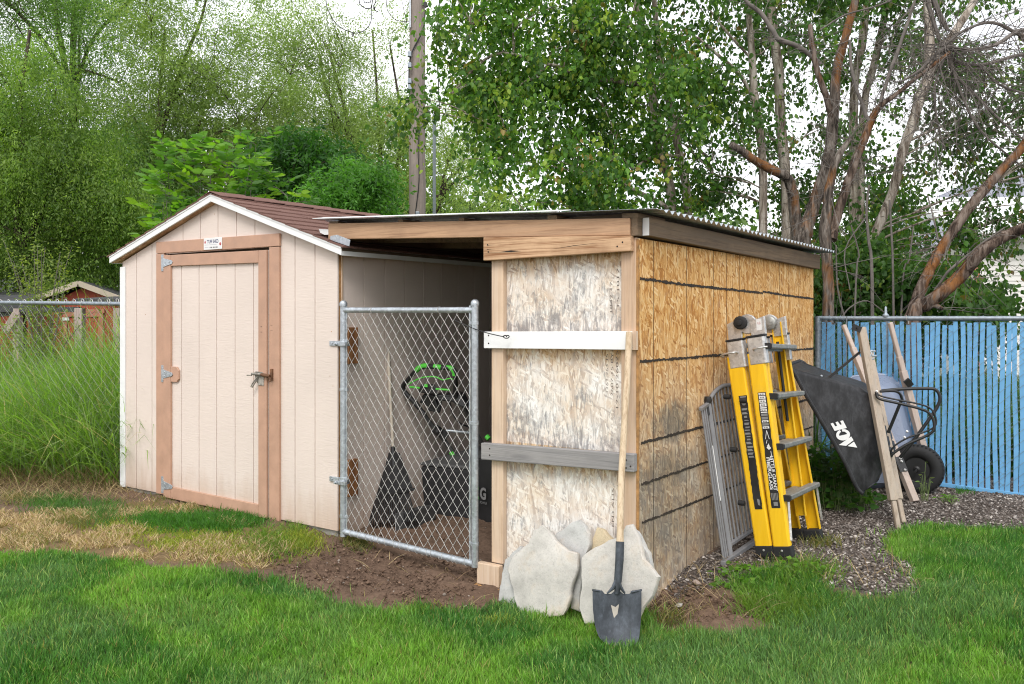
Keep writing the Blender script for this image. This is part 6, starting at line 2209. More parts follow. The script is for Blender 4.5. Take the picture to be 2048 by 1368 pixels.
ZO = 12.4
op = thing('open_shelter', 'flat dark roofed shelter on pinkish posts in front of the red shed', 'shelter', tuple(pt(120, 690, ZO).xy.to_3d()))


def op_(px, py, Z=ZO):
    return pt(px, py, Z)


mb = MB()
a, b = op_(150, 607, 12.3), op_(330, 607, 12.3)
dz = op_(0, 589).z - op_(0, 607).z
mb.hexa([a, b, b + Vector((0, 1.2, .02)), a + Vector((0, 1.2, .02)), a + Vector((0, 0, dz * .55)), b + Vector((0, 0, dz * .55)), b + Vector((0, 1.2, dz)), a + Vector((0, 1.2, dz))])
mb.hexa([op_(-60, 640), op_(62, 628), op_(66, 602, 13.6), op_(-60, 610, 13.6), op_(-60, 612), op_(62, 606), op_(70, 588, 13.6), op_(-60, 592, 13.6)])
mb.hexa([op_(-200, 612, 13.2), op_(60, 606, 13.2), op_(60, 590, 15), op_(-200, 600, 15), op_(-200, 604, 13.2), op_(60, 597, 13.2), op_(68, 582, 15), op_(-200, 592, 15)])
mb.build('roof', 'roof_dark', op, world=True, bevel=0.01)
for (px, w) in ((36, 14), (160, 16), (235, 13), (-70, 14)):
    x = op_(px, 0).x
    hw = w / 2 / F * ZO
    MB().box(x - hw, x + hw, ZO - hw, ZO + hw, -0.1, op_(0, 616).z).build('post', 'post_pink', op, world=True, bevel=0.01)
MB().bar(op_(8, 662, 12.36), op_(30, 626, 12.36), 0.06, 0.05).build('brace', 'post_pink', op, world=True)
MB().bar(op_(14, 664, 12.30), op_(34, 634, 12.30), 0.06, 0.05).build('brace', 'post_pink', op, world=True)
MB().box(op_(-80, 0).x, op_(160, 0).x, ZO - 0.05, ZO + 0.05, op_(0, 624).z, op_(0, 614).z).build('beam', 'roof_dark', op, world=True)

gb = thing('grey_outbuilding', 'low dark roofed outbuilding behind the open shelter', 'outbuilding', tuple(pt(50, 690, 19).xy.to_3d()))
mb = MB()
mb.box(pt(-220, 0, 19).x, pt(100, 0, 19).x, 19, 23, 0, 1.75)
mb.build('wall', 'red_wall', gb, world=True)
mb = MB()
x0, x1 = pt(-230, 0, 19).x, pt(110, 0, 19).x
mb.hexa([(x0, 18.7, 1.74), (x1, 18.7, 1.74), (x1, 23, 2.5), (x0, 23, 2.5), (x0, 18.7, 1.84), (x1, 18.7, 1.84), (x1, 23, 2.6), (x0, 23, 2.6)])
mb.build('roof', 'roof_dark', gb, world=True)
pn = MB()
a, b, c, d_ = pt(66, 578, 17.5), pt(122, 573, 17.5), pt(124, 562, 17.5), pt(69, 556, 17.5)
th = Vector((0, 0.08, 0))
pn.hexa([a, b, b + th, a + th, d_, c, c + th, d_ + th])
o = pn.build('roof_sheet', 'roof_panel')
tag(o, 'pale grey corrugated sheet showing above the dark roofs', 'sheet')
MB().box(-0.05, 0.05, -0.05, 0.05, 0, 0.1) if False else None

# ------------------------------------------------------------------ house with white siding on the far right
ZH = 17.0
hs = thing('white_house', 'white horizontally sided house behind the orange barked limbs', 'house', tuple(pt(2100, 690, ZH).xy.to_3d()))
x0, x1 = pt(1948, 0, ZH).x, pt(2600, 0, ZH).x
ztop = pt(0, 478, ZH).z
mb = MB()
k = 0
z = 0.0
while z < ztop:
    zz = min(z + 0.105, ztop)
    mb.hexa([(x0, ZH - 0.018, z), (x1, ZH - 0.018, z), (x1, ZH + 0.1, z), (x0, ZH + 0.1, z), (x0, ZH - 0.004, zz - .001), (x1, ZH - 0.004, zz - .001), (x1, ZH + 0.1, zz - .001), (x0, ZH + 0.1, zz - .001)])
    z += 0.105
mb.box(x0 + .02, x1, ZH + 0.102, ZH + 5, 0, ztop)
mb.build('wall', 'house', hs, world=True)
MB().hexa([(x0 - .3, ZH - 0.4, ztop), (x1, ZH - 0.4, ztop), (x1, ZH + 3, ztop + 1.1), (x0 - .3, ZH + 3, ztop + 1.1), (x0 - .3, ZH - 0.4, ztop + .12), (x1, ZH - 0.4, ztop + .12), (x1, ZH + 3, ztop + 1.25), (x0 - .3, ZH + 3, ztop + 1.25)]).build('roof', 'white', hs, world=True)
MB().box(x0 - .01, x0 + .1, ZH - 0.03, ZH - 0.019, 0, ztop).build('corner_board', 'red_trim', hs, world=True)

# far hill
xs_ = np.linspace(-150, 420, 70)
vs, fs = [], []
for i, x in enumerate(xs_):
    hgt_ = 8 + 62 * math.exp(-((x - 260) / 110) ** 2) + 9 * float(fbm(x, 3, 0.03, 7, 4))
    for (yy, zz) in ((330, -2), (350, hgt_ * .5), (380, hgt_ * .85), (410, hgt_), (470, hgt_ * .6), (520, -2)):
        vs.append((x, yy + 8 * float(fbm(x, zz, .05, 3, 2)), zz))
for i in range(len(xs_) - 1):
    for k in range(5):
        fs.append((i * 6 + k, (i + 1) * 6 + k, (i + 1) * 6 + k + 1, i * 6 + k + 1))
hill = MB().add(vs, fs).build('hill', simple('distant_hill', (0.23, 0.24, 0.28), 0.95, var=0.15, scale=0.05), smooth=True)
hill['kind'] = 'structure'

# ------------------------------------------------------------------ utility pole, conduit and cables
ZP = 14.0
up = thing('utility_pole', 'tall weathered grey wooden utility pole behind the shed', 'utility pole', tuple(pt(834, 700, ZP).xy.to_3d()))
b_, t_ = pt(834.5, 433, ZP), pt(833.5, 0, ZP)
xp = b_.x
mb = MB()
pth, rad = [], []
for i in range(40):
    z = -0.2 + 9.2 * i / 39
    pth.append((xp + 0.004 * math.sin(i * 1.3), ZP + 0.004 * math.cos(i * 1.7), z))
    rad.append(0.146 - 0.0028 * z + 0.002 * math.sin(i * 2.1))
mb.tube(pth, rad, 26)
mb.build('shaft', 'pole', up, world=True, smooth=True)
mb = MB()
mb.box(xp - 0.115, xp - 0.09, ZP - 0.125, ZP - 0.09, pt(0, 60, ZP).z, 8.5)
mb.build('cable_guard', 'galv', up, world=True, bevel=0.004)
mb = MB()
mb.tube(smooth_path([pt(851, 20, 13.84), pt(846, 60, 13.85), pt(828, 95, 13.85), pt(821, 115, 13.85), pt(818, 140, 13.87), pt(818, 175, 13.86)], 4), 0.012, 6)
mb.tube(smooth_path([pt(840, 250, 13.85), pt(836, 300, 13.85), pt(838, 360, 13.85), pt(830, 432, 13.85)], 4), 0.008, 6)
mb.build('cable', 'cable', up, world=True)
mb = MB()
for (px, py) in ((819, 108), (819, 130), (819, 162), (820, 174), (835, 428)):
    MB().box(pt(px, 0, 13.8).x - 0.03, pt(px, 0, 13.8).x + 0.03, 13.78, 13.86, pt(0, py, 13.8).z - 0.04, pt(0, py, 13.8).z + 0.04).build('clamp', 'galv_dull', up, world=True, bevel=0.006)
mb = MB()
mb.bar(pt(849, 5, 13.9), pt(853, 14, 13.9), 0.06, 0.05)
mb.build('bracket', 'cable', up, world=True)
o = MB().tube([pt(868.5, 700, 13.4).xy.to_3d(), pt(868.5, 228, 13.4)], 0.026, 12).build('conduit_pipe', 'conduit', smooth=True)
tag(o, 'thin blue grey upright pipe just right of the utility pole', 'pipe')
cb = thing('overhead_cables', 'black cables hanging in loops beside the utility pole top', 'cable', tuple(pt(745, -30, ZP)))


def hang(pp, r, nm='loop'):
    MB().tube(smooth_path([pt(x, y, ZP + 0.0) for x, y in pp], 5), r, 6).build(nm, 'cable', cb, world=True, smooth=True)


hang([(650, -60), (652, 0), (658, 25), (675, 50), (695, 62), (715, 66), (732, 58), (742, 42), (744, 10), (748, -20), (760, -60)], 0.007)
hang([(712, -60), (718, 0), (724, 12), (735, 17), (744, 8), (746, -60)], 0.008)
hang([(724, -40), (728, 2), (735, 4), (742, 0), (746, -60)], 0.007)
hang([(760, -60), (752, 0), (747, 12), (750, 20), (757, 24)], 0.007)
hang([(772, -60), (773, 10), (780, 28), (792, 40), (808, 43), (820, 44)], 0.006)
hang([(640, -62), (700, -60), (760, -60), (830, -70)], 0.010, 'span')
hang([(851, 25), (858, 38), (866, 62), (872, 82), (876, 150), (880, 240)], 0.010)
hang([(880, -80), (878, 20), (872, 82)], 0.012)
MB().lathe([(0.014, 0), (0.014, 0.045)], pt(706, 72, ZP), (0, 0, 1), 8).build('splice', 'cable', cb, world=True)
MB().lathe([(0.014, 0), (0.014, 0.045)], pt(748, 19, ZP), (0.4, 0, 1), 8).build('splice', 'cable', cb, world=True)
# ------------------------------------------------------------------ trees
LSHAPES = {'broad': [(0, 0), (0.27, 0.16), (0.36, 0.40), (0.19, 0.72), (0, 1), (-0.19, 0.72), (-0.36, 0.40), (-0.27, 0.16)],
           'narrow': [(0, 0), (0.17, 0.3), (0.13, 0.7), (0, 1), (-0.13, 0.7), (-0.17, 0.3)]}


def leaf_mesh(name, pos, dirs, size, tint, parent, shape='broad', fold=0.45, mat='leaf'):
    """one small leaf per row: pos is the stalk end, dirs the way it points; folded along the rib"""
    n = len(pos)
    if shape == 'quad':
        prof = [(0, 0), (0.36, 0.42), (0, 1), (-0.36, 0.42)]
    elif shape == 'slim':
        prof = [(0, 0), (0.2, 0.4), (0, 1), (-0.2, 0.4)]
    else:
        prof = LSHAPES[shape]
    rnd = RNG.normal(0, 1, (n, 3))
    d = dirs / np.linalg.norm(dirs, axis=1, keepdims=True)
    s = np.cross(d, rnd)
    s /= np.linalg.norm(s, axis=1, keepdims=True) + 1e-9
    nn = np.cross(d, s)
    V = []
    for (a, b) in prof:
        V.append(pos + (s * a + d * b + nn * (abs(a) * fold)) * size[:, None])
    K = len(prof)
    V = np.stack(V, 1).reshape(-1, 3)
    tip = K // 2
    tr = []
    for i in range(1, tip):
        tr.append((0, i, i + 1))
    for i in range(tip, K - 1):
        tr.append((0, i, i + 1))
    T = np.concatenate([np.arange(n)[:, None] * K + np.array(t)[None] for t in tr])
    return tri_mesh(name, V, T, np.repeat(tint, K, 0), mat, parent)


def blob_points(blobs, nclus, hollow=0.25, clump=16, tight=0.17):
    """cluster centres inside picture-placed ellipsoids: (px, py, rx, ry, Z, depth, weight)"""
    vol = np.array([b[2] * b[3] * (b[6] if len(b) > 6 else 1.0) for b in blobs], float)
    cnt = RNG.multinomial(nclus, vol / vol.sum())
    P = []
    for b, c in zip(blobs, cnt):
        u = RNG.normal(0, 1, (c, 3))
        u /= np.linalg.norm(u, axis=1, keepdims=True)
        r = RNG.uniform(hollow, 1, c) ** (1 / 2.2)
        u *= r[:, None]
        Z = b[4]
        c0 = np.array(pt(b[0], b[1], Z))
        if c == 0:
            continue
        k = max(2, int(c / clump))              # boughs: the sprays gather round fewer centres, with gaps between
        if clump > 1:
            sd = tight * Z / 15
            u = u[:k][RNG.integers(0, k, c)] * np.array([b[2] * Z / F, b[5], b[3] * Z / F]) + RNG.normal(0, 1, (c, 3)) * sd * np.array([1.25, 1.25, 0.7])
            P.append(c0 + u)
        else:
            P.append(c0 + u * np.array([b[2] * Z / F, b[5], b[3] * Z / F]))
    return np.concatenate(P)


def foliage(name, cent, per, twig, size, droop, cols, wts, parent, shape='quad', spread=0.05, jit=0.42):
    """sprays: leaves strung along short drooping twigs that start at the cluster centres"""
    n = len(cent)
    a = RNG.uniform(0, 2 * np.pi, n)
    el = RNG.normal(-droop, 0.35, n)
    td = np.stack([np.cos(a) * np.cos(el), np.sin(a) * np.cos(el), np.sin(el)], 1)
    L = twig * RNG.uniform(0.5, 1.4, n)
    t = RNG.uniform(0, 1, (n, per))
    base = cent[:, None, :] + td[:, None, :] * (L[:, None] * t)[..., None]
    base[..., 2] -= 0.35 * droop * (L[:, None] * t * t)
    base = base + RNG.normal(0, spread, base.shape)
    dirs = td[:, None, :] + RNG.normal(0, 0.75, base.shape)
    dirs[..., 2] -= droop * 0.8
    pos, dirs = base.reshape(-1, 3), dirs.reshape(-1, 3)
    m = len(pos)
    lum = 0.35 + 1.3 * fbm(cent[:, 0] + 0.6 * cent[:, 1], cent[:, 2] - 0.3 * cent[:, 1], 1.1 * 15 / max(8.0, float(np.median(cent[:, 1]))), 13, 3)
    ci = np.repeat(palette(cols, wts, n) * lum[:, None], per, 0)
    cj = palette(cols, wts, m)
    tint = (0.72 * ci + 0.28 * cj) * RNG.uniform(0.86, 1.14, (m, 1))
    sz = RNG.uniform(size * (1 - jit), size * (1 + jit), m)
    return leaf_mesh(name, pos, dirs, sz, tint, parent, shape)


def trunk_mb(pp, mb=None, n=10, wob=0.0, k=4):
    """pp: (px, py, Z, half width in px)"""
    P, R = [], []
    for (x, y, Z, w) in pp:
        p = pt(x, y, Z)
        P.append((p.x, p.y, p.z, w * Z / F))
    S = smooth_path(P, k)
    q = random.Random(int(pp[0][0]))
    mb = mb or MB()
    mb.tube([Vector(s[:3]) + Vector((q.uniform(-wob, wob), q.uniform(-wob, wob), 0)) for s in S], [max(0.003, 0.9 * float(s[3]) * q.uniform(0.93, 1.07)) for s in S], n)
    return mb, S


def limbs(S_list, cent, num, r0, parent, mat, name='branch', seed=1, droop=0.2, n=5, maxlen=3.5):
    """thin limbs from the nearest lower trunk points out to some cluster centres"""
    q = random.Random(seed)
    allp = [Vector(s[:3]) for S in S_list for s in S]
    idx = list(range(len(cent)))
    q.shuffle(idx)
    mb = MB()
    ends = []
    for i in idx[:num]:
        c = Vector(cent[i])
        best = None
        for p in allp + ends[::3]:
            dlt = c - p
            if dlt.z < -0.3:
                continue
            s = dlt.length + (0.8 if dlt.z < 0.15 * dlt.length else 0)
            if best is None or s < best[0]:
                best = (s, p)
        if best is None or best[0] > maxlen:
            continue
        p = best[1]
        L = (c - p).length
        mid = p.lerp(c, 0.5) + Vector((q.uniform(-.12, .12) * L, q.uniform(-.12, .12) * L, 0.16 * L))
        pts = bez(p, mid, c, 7)
        rr_ = [max(0.0035, r0 * (0.35 + 0.2 * L) * (1 - 0.85 * t)) for t in [j / 7 for j in range(8)]]
        mb.tube(pts, rr_, n, caps=False)
        ends += [pts[3], pts[5]]
    return mb.build(name, mat, parent, world=True, smooth=True)


def tree(name, label, cat, trunks, blobs, nclus, per, twig, size, droop, cols, wts, bmat, shape='quad', nl=60, r0=0.03, group=None, spread=0.06, base=None, limb_len=3.5, branches=True):
    t0 = trunks[0]
    b = pt(*t0[0][:3])
    root = thing(name, label, cat, (b.x, b.y, 0), 0, group)
    SL_ = []
    mb = MB()
    for tp in trunks:
        mb, S = trunk_mb(tp, mb)
        SL_.append(S)
    mb.build('trunk', bmat, root, world=True, smooth=True)
    if blobs:
        cent = blob_points(blobs, nclus, clump=95, tight=0.27) if name == 'elm_tree' else blob_points(blobs, nclus)
        foliage('crown', cent, per, twig, size, droop, cols, wts, root, shape, spread)
        if nl:
            limbs(SL_, cent, nl, r0, root, bmat, 'branch', nl, maxlen=limb_len)
    return root


def gnd_px(Z):
    return HZ + CZ * F / Z + 8


YEL = [(0.165, 0.265, 0.045), (0.12, 0.21, 0.038), (0.22, 0.32, 0.065), (0.07, 0.14, 0.03)]
ELM = [(0.095, 0.185, 0.042), (0.125, 0.225, 0.05), (0.068, 0.14, 0.035), (0.17, 0.27, 0.065)]
PALE = [(0.27, 0.36, 0.12), (0.22, 0.31, 0.09), (0.34, 0.42, 0.16), (0.15, 0.23, 0.065)]
DARK = [(0.03, 0.105, 0.018), (0.045, 0.135, 0.02), (0.02, 0.07, 0.014), (0.07, 0.17, 0.025)]
BIR = [(0.065, 0.155, 0.028), (0.09, 0.205, 0.03), (0.045, 0.11, 0.025), (0.19, 0.33, 0.045), (0.30, 0.39, 0.055), (0.32, 0.21, 0.07)]
BW = [4, 3, 4, 2.2, 1.2, 0.2]
BDK = [(0.06, 0.135, 0.032), (0.082, 0.18, 0.038), (0.044, 0.10, 0.026), (0.135, 0.24, 0.045), (0.24, 0.31, 0.05), (0.28, 0.16, 0.06)]
BDW = [4, 3, 4, 1.2, 0.5, 0.25]

g = 'elm trees behind the left fence'
tree('elm_tree', 'weeping yellow green tree whose drooping twigs overhang the open shelter posts', 'tree',
     [[(44, gnd_px(15), 15, 11), (42, 560, 15, 10), (46, 500, 15, 10), (36, 440, 15, 9), (52, 340, 15, 7), (40, 220, 15, 5), (60, 60, 15, 3)], [(44, 500, 15, 8), (75, 440, 15, 6), (110, 350, 15, 4), (150, 260, 15, 2)]],
     [(50, 270, 130, 100, 15, 1.4), (20, 420, 110, 110, 14.6, 1.2), (150, 380, 120, 110, 14.8, 1.2), (235, 440, 70, 110, 15, 1.0), (110, 525, 140, 55, 14.8, 1.0, .9), (15, 150, 70, 90, 15.5, 1.2), (-150, 300, 180, 260, 15, 1.6), (265, 500, 40, 70, 15, .8)],
     7600, 20, 0.5, 0.058, 0.75, YEL, [4, 4, 2, 2.5], 'darkbark', 'slim', 110, 0.02, g, 0.05)
tree('elm_tree', 'thick trunked tree with drooping twigs standing directly behind the red shed gable', 'tree',
     [[(226, gnd_px(17), 17, 10), (225, 560, 17, 9), (222, 480, 17, 8), (232, 400, 17, 6), (215, 300, 17, 4)], [(224, 500, 17, 6), (190, 430, 17, 4), (170, 340, 17, 3)]],
     [(190, 330, 110, 90, 17, 1.4), (270, 420, 70, 110, 17, 1.1), (160, 500, 110, 60, 17.6, 1.2, .7), (290, 330, 70, 80, 17.5, 1.2)],
     3600, 18, 0.5, 0.06, 0.6, ELM, [4, 3, 3, 1.5], 'darkbark', 'slim', 70, 0.022, g, 0.05)
tree('elm_tree', 'tall tree with several dark upright stems and a crooked sideways bough', 'tree',
     [[(145, gnd_px(20), 20, 12), (144, 400, 20, 10), (148, 200, 20, 9), (146, 120, 20, 7), (150, 0, 20, 6), (156, -160, 20, 3)], [(146, 210, 20, 7), (124, 100, 20, 6), (108, 0, 20, 5), (90, -140, 20, 3)],
      [(146, 200, 20, 5), (100, 100, 20, 4), (20, 8, 20, 4), (-60, -60, 20, 2)], [(150, 180, 20, 5), (185, 80, 20, 4), (250, 10, 20, 4), (300, -50, 20, 2)], [(158, 160, 20, 4), (160, 60, 20, 3), (180, -20, 20, 3)],
      [(140, 190, 20, 4), (160, 145, 19.6, 4), (195, 148, 19.5, 3), (240, 165, 19.5, 2)], [(144, 200, 20, 5), (120, 150, 20, 4), (96, 165, 20, 3)]],
     [(90, 40, 130, 70, 20, 1.8, .8), (200, 90, 110, 90, 20, 1.6, .8), (70, 140, 80, 70, 20, 1.5, .7), (250, 190, 110, 90, 20, 1.5), (170, 260, 120, 80, 20, 1.5), (120, -80, 220, 90, 20, 2, .7), (240, 30, 60, 60, 20, 1.2, .6), (20, 60, 70, 60, 20, 1.2, .8)],
     4600, 16, 0.5, 0.058, 0.45, ELM, [4, 4, 3, 2], 'darkbark', 'slim', 120, 0.022, g, 0.07)
tree('elm_tree', 'broad olive green tree with forked dark limbs above the ash sapling', 'tree',
     [[(300, gnd_px(18), 18, 9), (305, 360, 18, 8), (312, 290, 18, 8), (318, 240, 18, 5), (322, 160, 18, 4), (330, 60, 18, 3)], [(310, 310, 18, 6), (342, 200, 18, 5), (372, 110, 18, 4), (402, 40, 18, 3), (420, -40, 18, 2)],
      [(375, 330, 18, 5), (395, 300, 18, 5), (430, 270, 18, 4), (480, 245, 18, 3)], [(300, 400, 18, 5), (350, 345, 18, 4.5), (392, 300, 18, 4), (400, 240, 18, 3)], [(340, 205, 18, 3), (360, 190, 18, 3), (400, 150, 18, 2.4), (430, 130, 18, 1.6)]],
     [(380, 80, 110, 90, 18, 1.6), (450, 170, 140, 110, 18, 1.7), (340, 240, 120, 100, 18, 1.5), (460, 280, 130, 70, 18, 1.4, .9), (320, 130, 70, 90, 18, 1.2, .7), (530, 110, 90, 100, 18.6, 1.4), (420, -50, 150, 70, 18, 1.6, .8), (560, 250, 90, 80, 18.3, 1.3)],
     6000, 16, 0.5, 0.056, 0.45, [(0.16, 0.24, 0.06), (0.20, 0.285, 0.075), (0.115, 0.18, 0.045), (0.26, 0.34, 0.11)], [4, 4, 3, 2], 'darkbark', 'slim', 150, 0.02, g, 0.06)
tree('elm_tree', 'pale willowy yellow green tree behind the looped cables and bushy dark tree', 'tree',
     [[(735, gnd_px(21), 21, 9), (728, 430, 21, 8), (712, 330, 21, 6), (690, 220, 21, 4), (660, 110, 21, 3)], [(735, 440, 21, 7), (760, 340, 21, 6), (755, 200, 21, 3), (745, 60, 21, 2)], [(735, 450, 21, 6), (790, 350, 21, 5), (800, 230, 21, 3), (780, 90, 21, 2)], [(700, 280, 21, 3), (655, 190, 21, 2.5), (640, 110, 21, 2)]],
     [(630, 110, 85, 95, 21, 1.7, .8), (690, 230, 110, 100, 21, 1.7), (610, 220, 90, 90, 21, 1.5), (775, 130, 60, 120, 21, 1.4, .4), (770, 280, 90, 90, 21, 1.5, .9), (660, 330, 120, 60, 21, 1.4, .7), (580, 30, 70, 60, 21, 1.3, .5), (755, 30, 60, 60, 21, 1.2, .25), (820, 250, 50, 110, 21, 1.3, .6)],
     5200, 16, 0.5, 0.056, 0.5, PALE, [4, 4, 2, 2], 'darkbark', 'slim', 150, 0.018, g, 0.06)
tree('elm_tree', 'thin airy tree with arching limbs seen behind the upright grey pipe', 'tree',
     [[(872, gnd_px(20), 20, 6), (872, 430, 20, 5), (880, 390, 20, 4), (905, 350, 20, 3), (950, 330, 20, 2)], [(872, 430, 20, 4), (890, 380, 20, 3.5), (930, 355, 20, 3), (975, 345, 20, 2)], [(872, 420, 20, 3), (905, 300, 20, 3), (960, 260, 20, 2)]],
     [(910, 270, 70, 80, 20, 1.3, .7), (950, 380, 80, 50, 20, 1.2, .5), (880, 380, 50, 60, 20, 1.2, .6), (960, 220, 60, 70, 20, 1.2, .8), (900, 180, 50, 60, 20, 1.0, .4)],
     1200, 14, 0.5, 0.066, 0.5, PALE, [4, 4, 2, 2], 'darkbark', 'slim', 60, 0.018, g, 0.06)
tree('bushy_tree', 'dense dark green bushy tree behind the shed ridge', 'tree',
     [[(620, gnd_px(13), 13, 9), (618, 430, 13, 8), (612, 350, 13, 5), (600, 300, 13, 3)]],
     [(590, 330, 75, 55, 13, .9), (640, 390, 110, 50, 13, 1.0), (560, 400, 60, 50, 13, .8), (690, 400, 60, 50, 12.6, .7), (640, 320, 60, 45, 13.2, .8)],
     1900, 15, 0.3, 0.085, 0.4, DARK, [4, 4, 2, 2], 'darkbark', 'slim', 60, 0.02, None, 0.06)
tree('bushy_tree', 'mid green leafy shrub rising between the shed roof and the utility pole', 'tree',
     [[(705, gnd_px(11.5), 11.5, 5), (705, 430, 11.5, 4), (705, 370, 11.5, 3)]],
     [(700, 385, 48, 40, 11.5, .5), (730, 360, 30, 35, 11.5, .4), (660, 400, 36, 24, 11.5, .4)],
     650, 15, 0.25, 0.07, 0.35, [(0.075, 0.21, 0.03), (0.11, 0.26, 0.045), (0.05, 0.14, 0.025)], [3, 3, 2], 'darkbark', 'slim', 30, 0.02, None, 0.05)

# far wood filling the low gaps
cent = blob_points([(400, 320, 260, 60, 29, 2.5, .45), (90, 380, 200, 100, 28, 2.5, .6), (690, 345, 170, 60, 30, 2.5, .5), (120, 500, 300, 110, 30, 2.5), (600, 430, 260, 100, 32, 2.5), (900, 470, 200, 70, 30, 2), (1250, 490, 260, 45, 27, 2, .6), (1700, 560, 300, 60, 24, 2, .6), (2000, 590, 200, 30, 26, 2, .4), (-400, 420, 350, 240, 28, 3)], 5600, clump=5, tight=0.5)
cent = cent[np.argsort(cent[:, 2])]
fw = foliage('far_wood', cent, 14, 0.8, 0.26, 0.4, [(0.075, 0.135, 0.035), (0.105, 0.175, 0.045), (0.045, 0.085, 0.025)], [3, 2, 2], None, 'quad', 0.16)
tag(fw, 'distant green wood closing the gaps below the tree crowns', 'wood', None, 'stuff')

# ash sapling: upright stems carrying compound leaves
sp = thing('ash_sapling', 'bright green ash sapling with long compound leaves behind the shed roof', 'sapling', tuple(pt(400, 700, 9.4).xy.to_3d()))
mb = MB()
lp_, ld_, lt_ = [], [], []
q = random.Random(12)
for (bx, ex, ey, Z) in ((370, 335, 320, 9.3), (380, 365, 290, 9.4), (400, 395, 300, 9.5), (415, 425, 300, 9.4), (430, 465, 285, 9.5), (445, 512, 290, 9.6), (430, 500, 330, 9.3), (360, 330, 370, 9.2), (440, 540, 345, 9.5), (400, 455, 330, 9.3), (355, 325, 425, 9.1), (390, 400, 350, 9.2), (560, 575, 392, 9.3)):
    a, b = pt(bx, gnd_px(9.4), 9.4), pt(ex, ey, Z)
    mid = a.lerp(b, 0.6) + Vector((q.uniform(-.1, .1), 0, 0.2))
    pth = bez(a, mid, b, 12)
    mb.tube(pth, [0.016 - 0.0012 * k for k in range(13)], 6)
    for k in range(6, 13):
        for s in range(3):
            an = q.uniform(0, 6.28)
            o_ = pth[k] + Vector((0, 0, q.uniform(-.05, .05)))
            if k == 12:
                o_ = pth[12]
            up_ = q.uniform(0.1, 0.8) if k > 9 else q.uniform(-0.1, 0.5)
            dr = Vector((math.cos(an), math.sin(an), up_)).normalized()
            L = q.uniform(0.20, 0.34)
            sd = dr.cross(Vector((0, 0, 1))).normalized()
            mb.tube([o_, o_ + dr * L * .5 + Vector((0, 0, .01)), o_ + dr * L - Vector((0, 0, .02))], 0.0022, 3, caps=False)
            cc_ = q.choice([(0.15, 0.31, 0.028), (0.11, 0.25, 0.03), (0.20, 0.35, 0.035), (0.075, 0.18, 0.03)]) if k > 9 else q.choice([(0.08, 0.20, 0.03), (0.055, 0.15, 0.025), (0.11, 0.24, 0.03)])
            for j in range(4):
                for sg in (-1, 1):
                    p = o_ + dr * L * (0.3 + 0.2 * j) - Vector((0, 0, .02 * j / 4))
                    lp_.append(p)
                    ld_.append(sd * sg + dr * 0.55 + Vector((0, 0, q.uniform(-.35, .1))))
                    lt_.append(cc_)
            lp_.append(o_ + dr * L)
            ld_.append(dr + Vector((0, 0, -.2)))
            lt_.append(cc_)
mb.build('stem', M['twig'], sp, world=True, smooth=True)
n = len(lp_)
leaf_mesh('crown', np.array([tuple(p) for p in lp_]), np.array([tuple(p) for p in ld_]), RNG.uniform(0.10, 0.155, n), np.array(lt_) * RNG.uniform(.85, 1.15, (n, 1)), sp, 'narrow', 0.2)

# slim shrub behind the left fence
sh = thing('young_willow', 'slim feathery young willow shrub just behind the left fence', 'shrub', tuple(pt(95, 800, 8.7).xy.to_3d()))
mb = MB()
P, Dd, Tt = [], [], []
for i in range(26):
    ex, ey = q.gauss(95, 42), q.uniform(470, 640)
    if i > 18:
        ex, ey = q.gauss(60, 60), q.uniform(620, 700)
    a, b = pt(q.gauss(85, 12), 780, 8.7), pt(ex, ey, 8.7 + q.uniform(-.3, .3))
    pth = bez(a, a.lerp(b, .55) + Vector((q.uniform(-.06, .06), 0, .12)), b, 12)
    mb.tube(pth, [0.008 - 0.0005 * k for k in range(13)], 5)
    for k in range(3, 13):
        for s in range(13):
            an = q.uniform(0, 6.28)
            o_ = pth[k] + Vector((q.gauss(0, .05), q.gauss(0, .05), q.gauss(0, .05)))
            P.append(tuple(o_))
            Dd.append((math.cos(an), math.sin(an), q.uniform(-.2, 1)))
            Tt.append(q.choice([(0.15, 0.21, 0.055), (0.20, 0.26, 0.06), (0.12, 0.16, 0.05), (0.24, 0.30, 0.05)]))
mb.build('stem', 'twig', sh, world=True, smooth=True)
n = len(P)
leaf_mesh('crown', np.array(P), np.array(Dd), RNG.uniform(0.022, 0.048, n), np.array(Tt) * RNG.uniform(.8, 1.2, (n, 1)), sh, 'slim', 0.2)

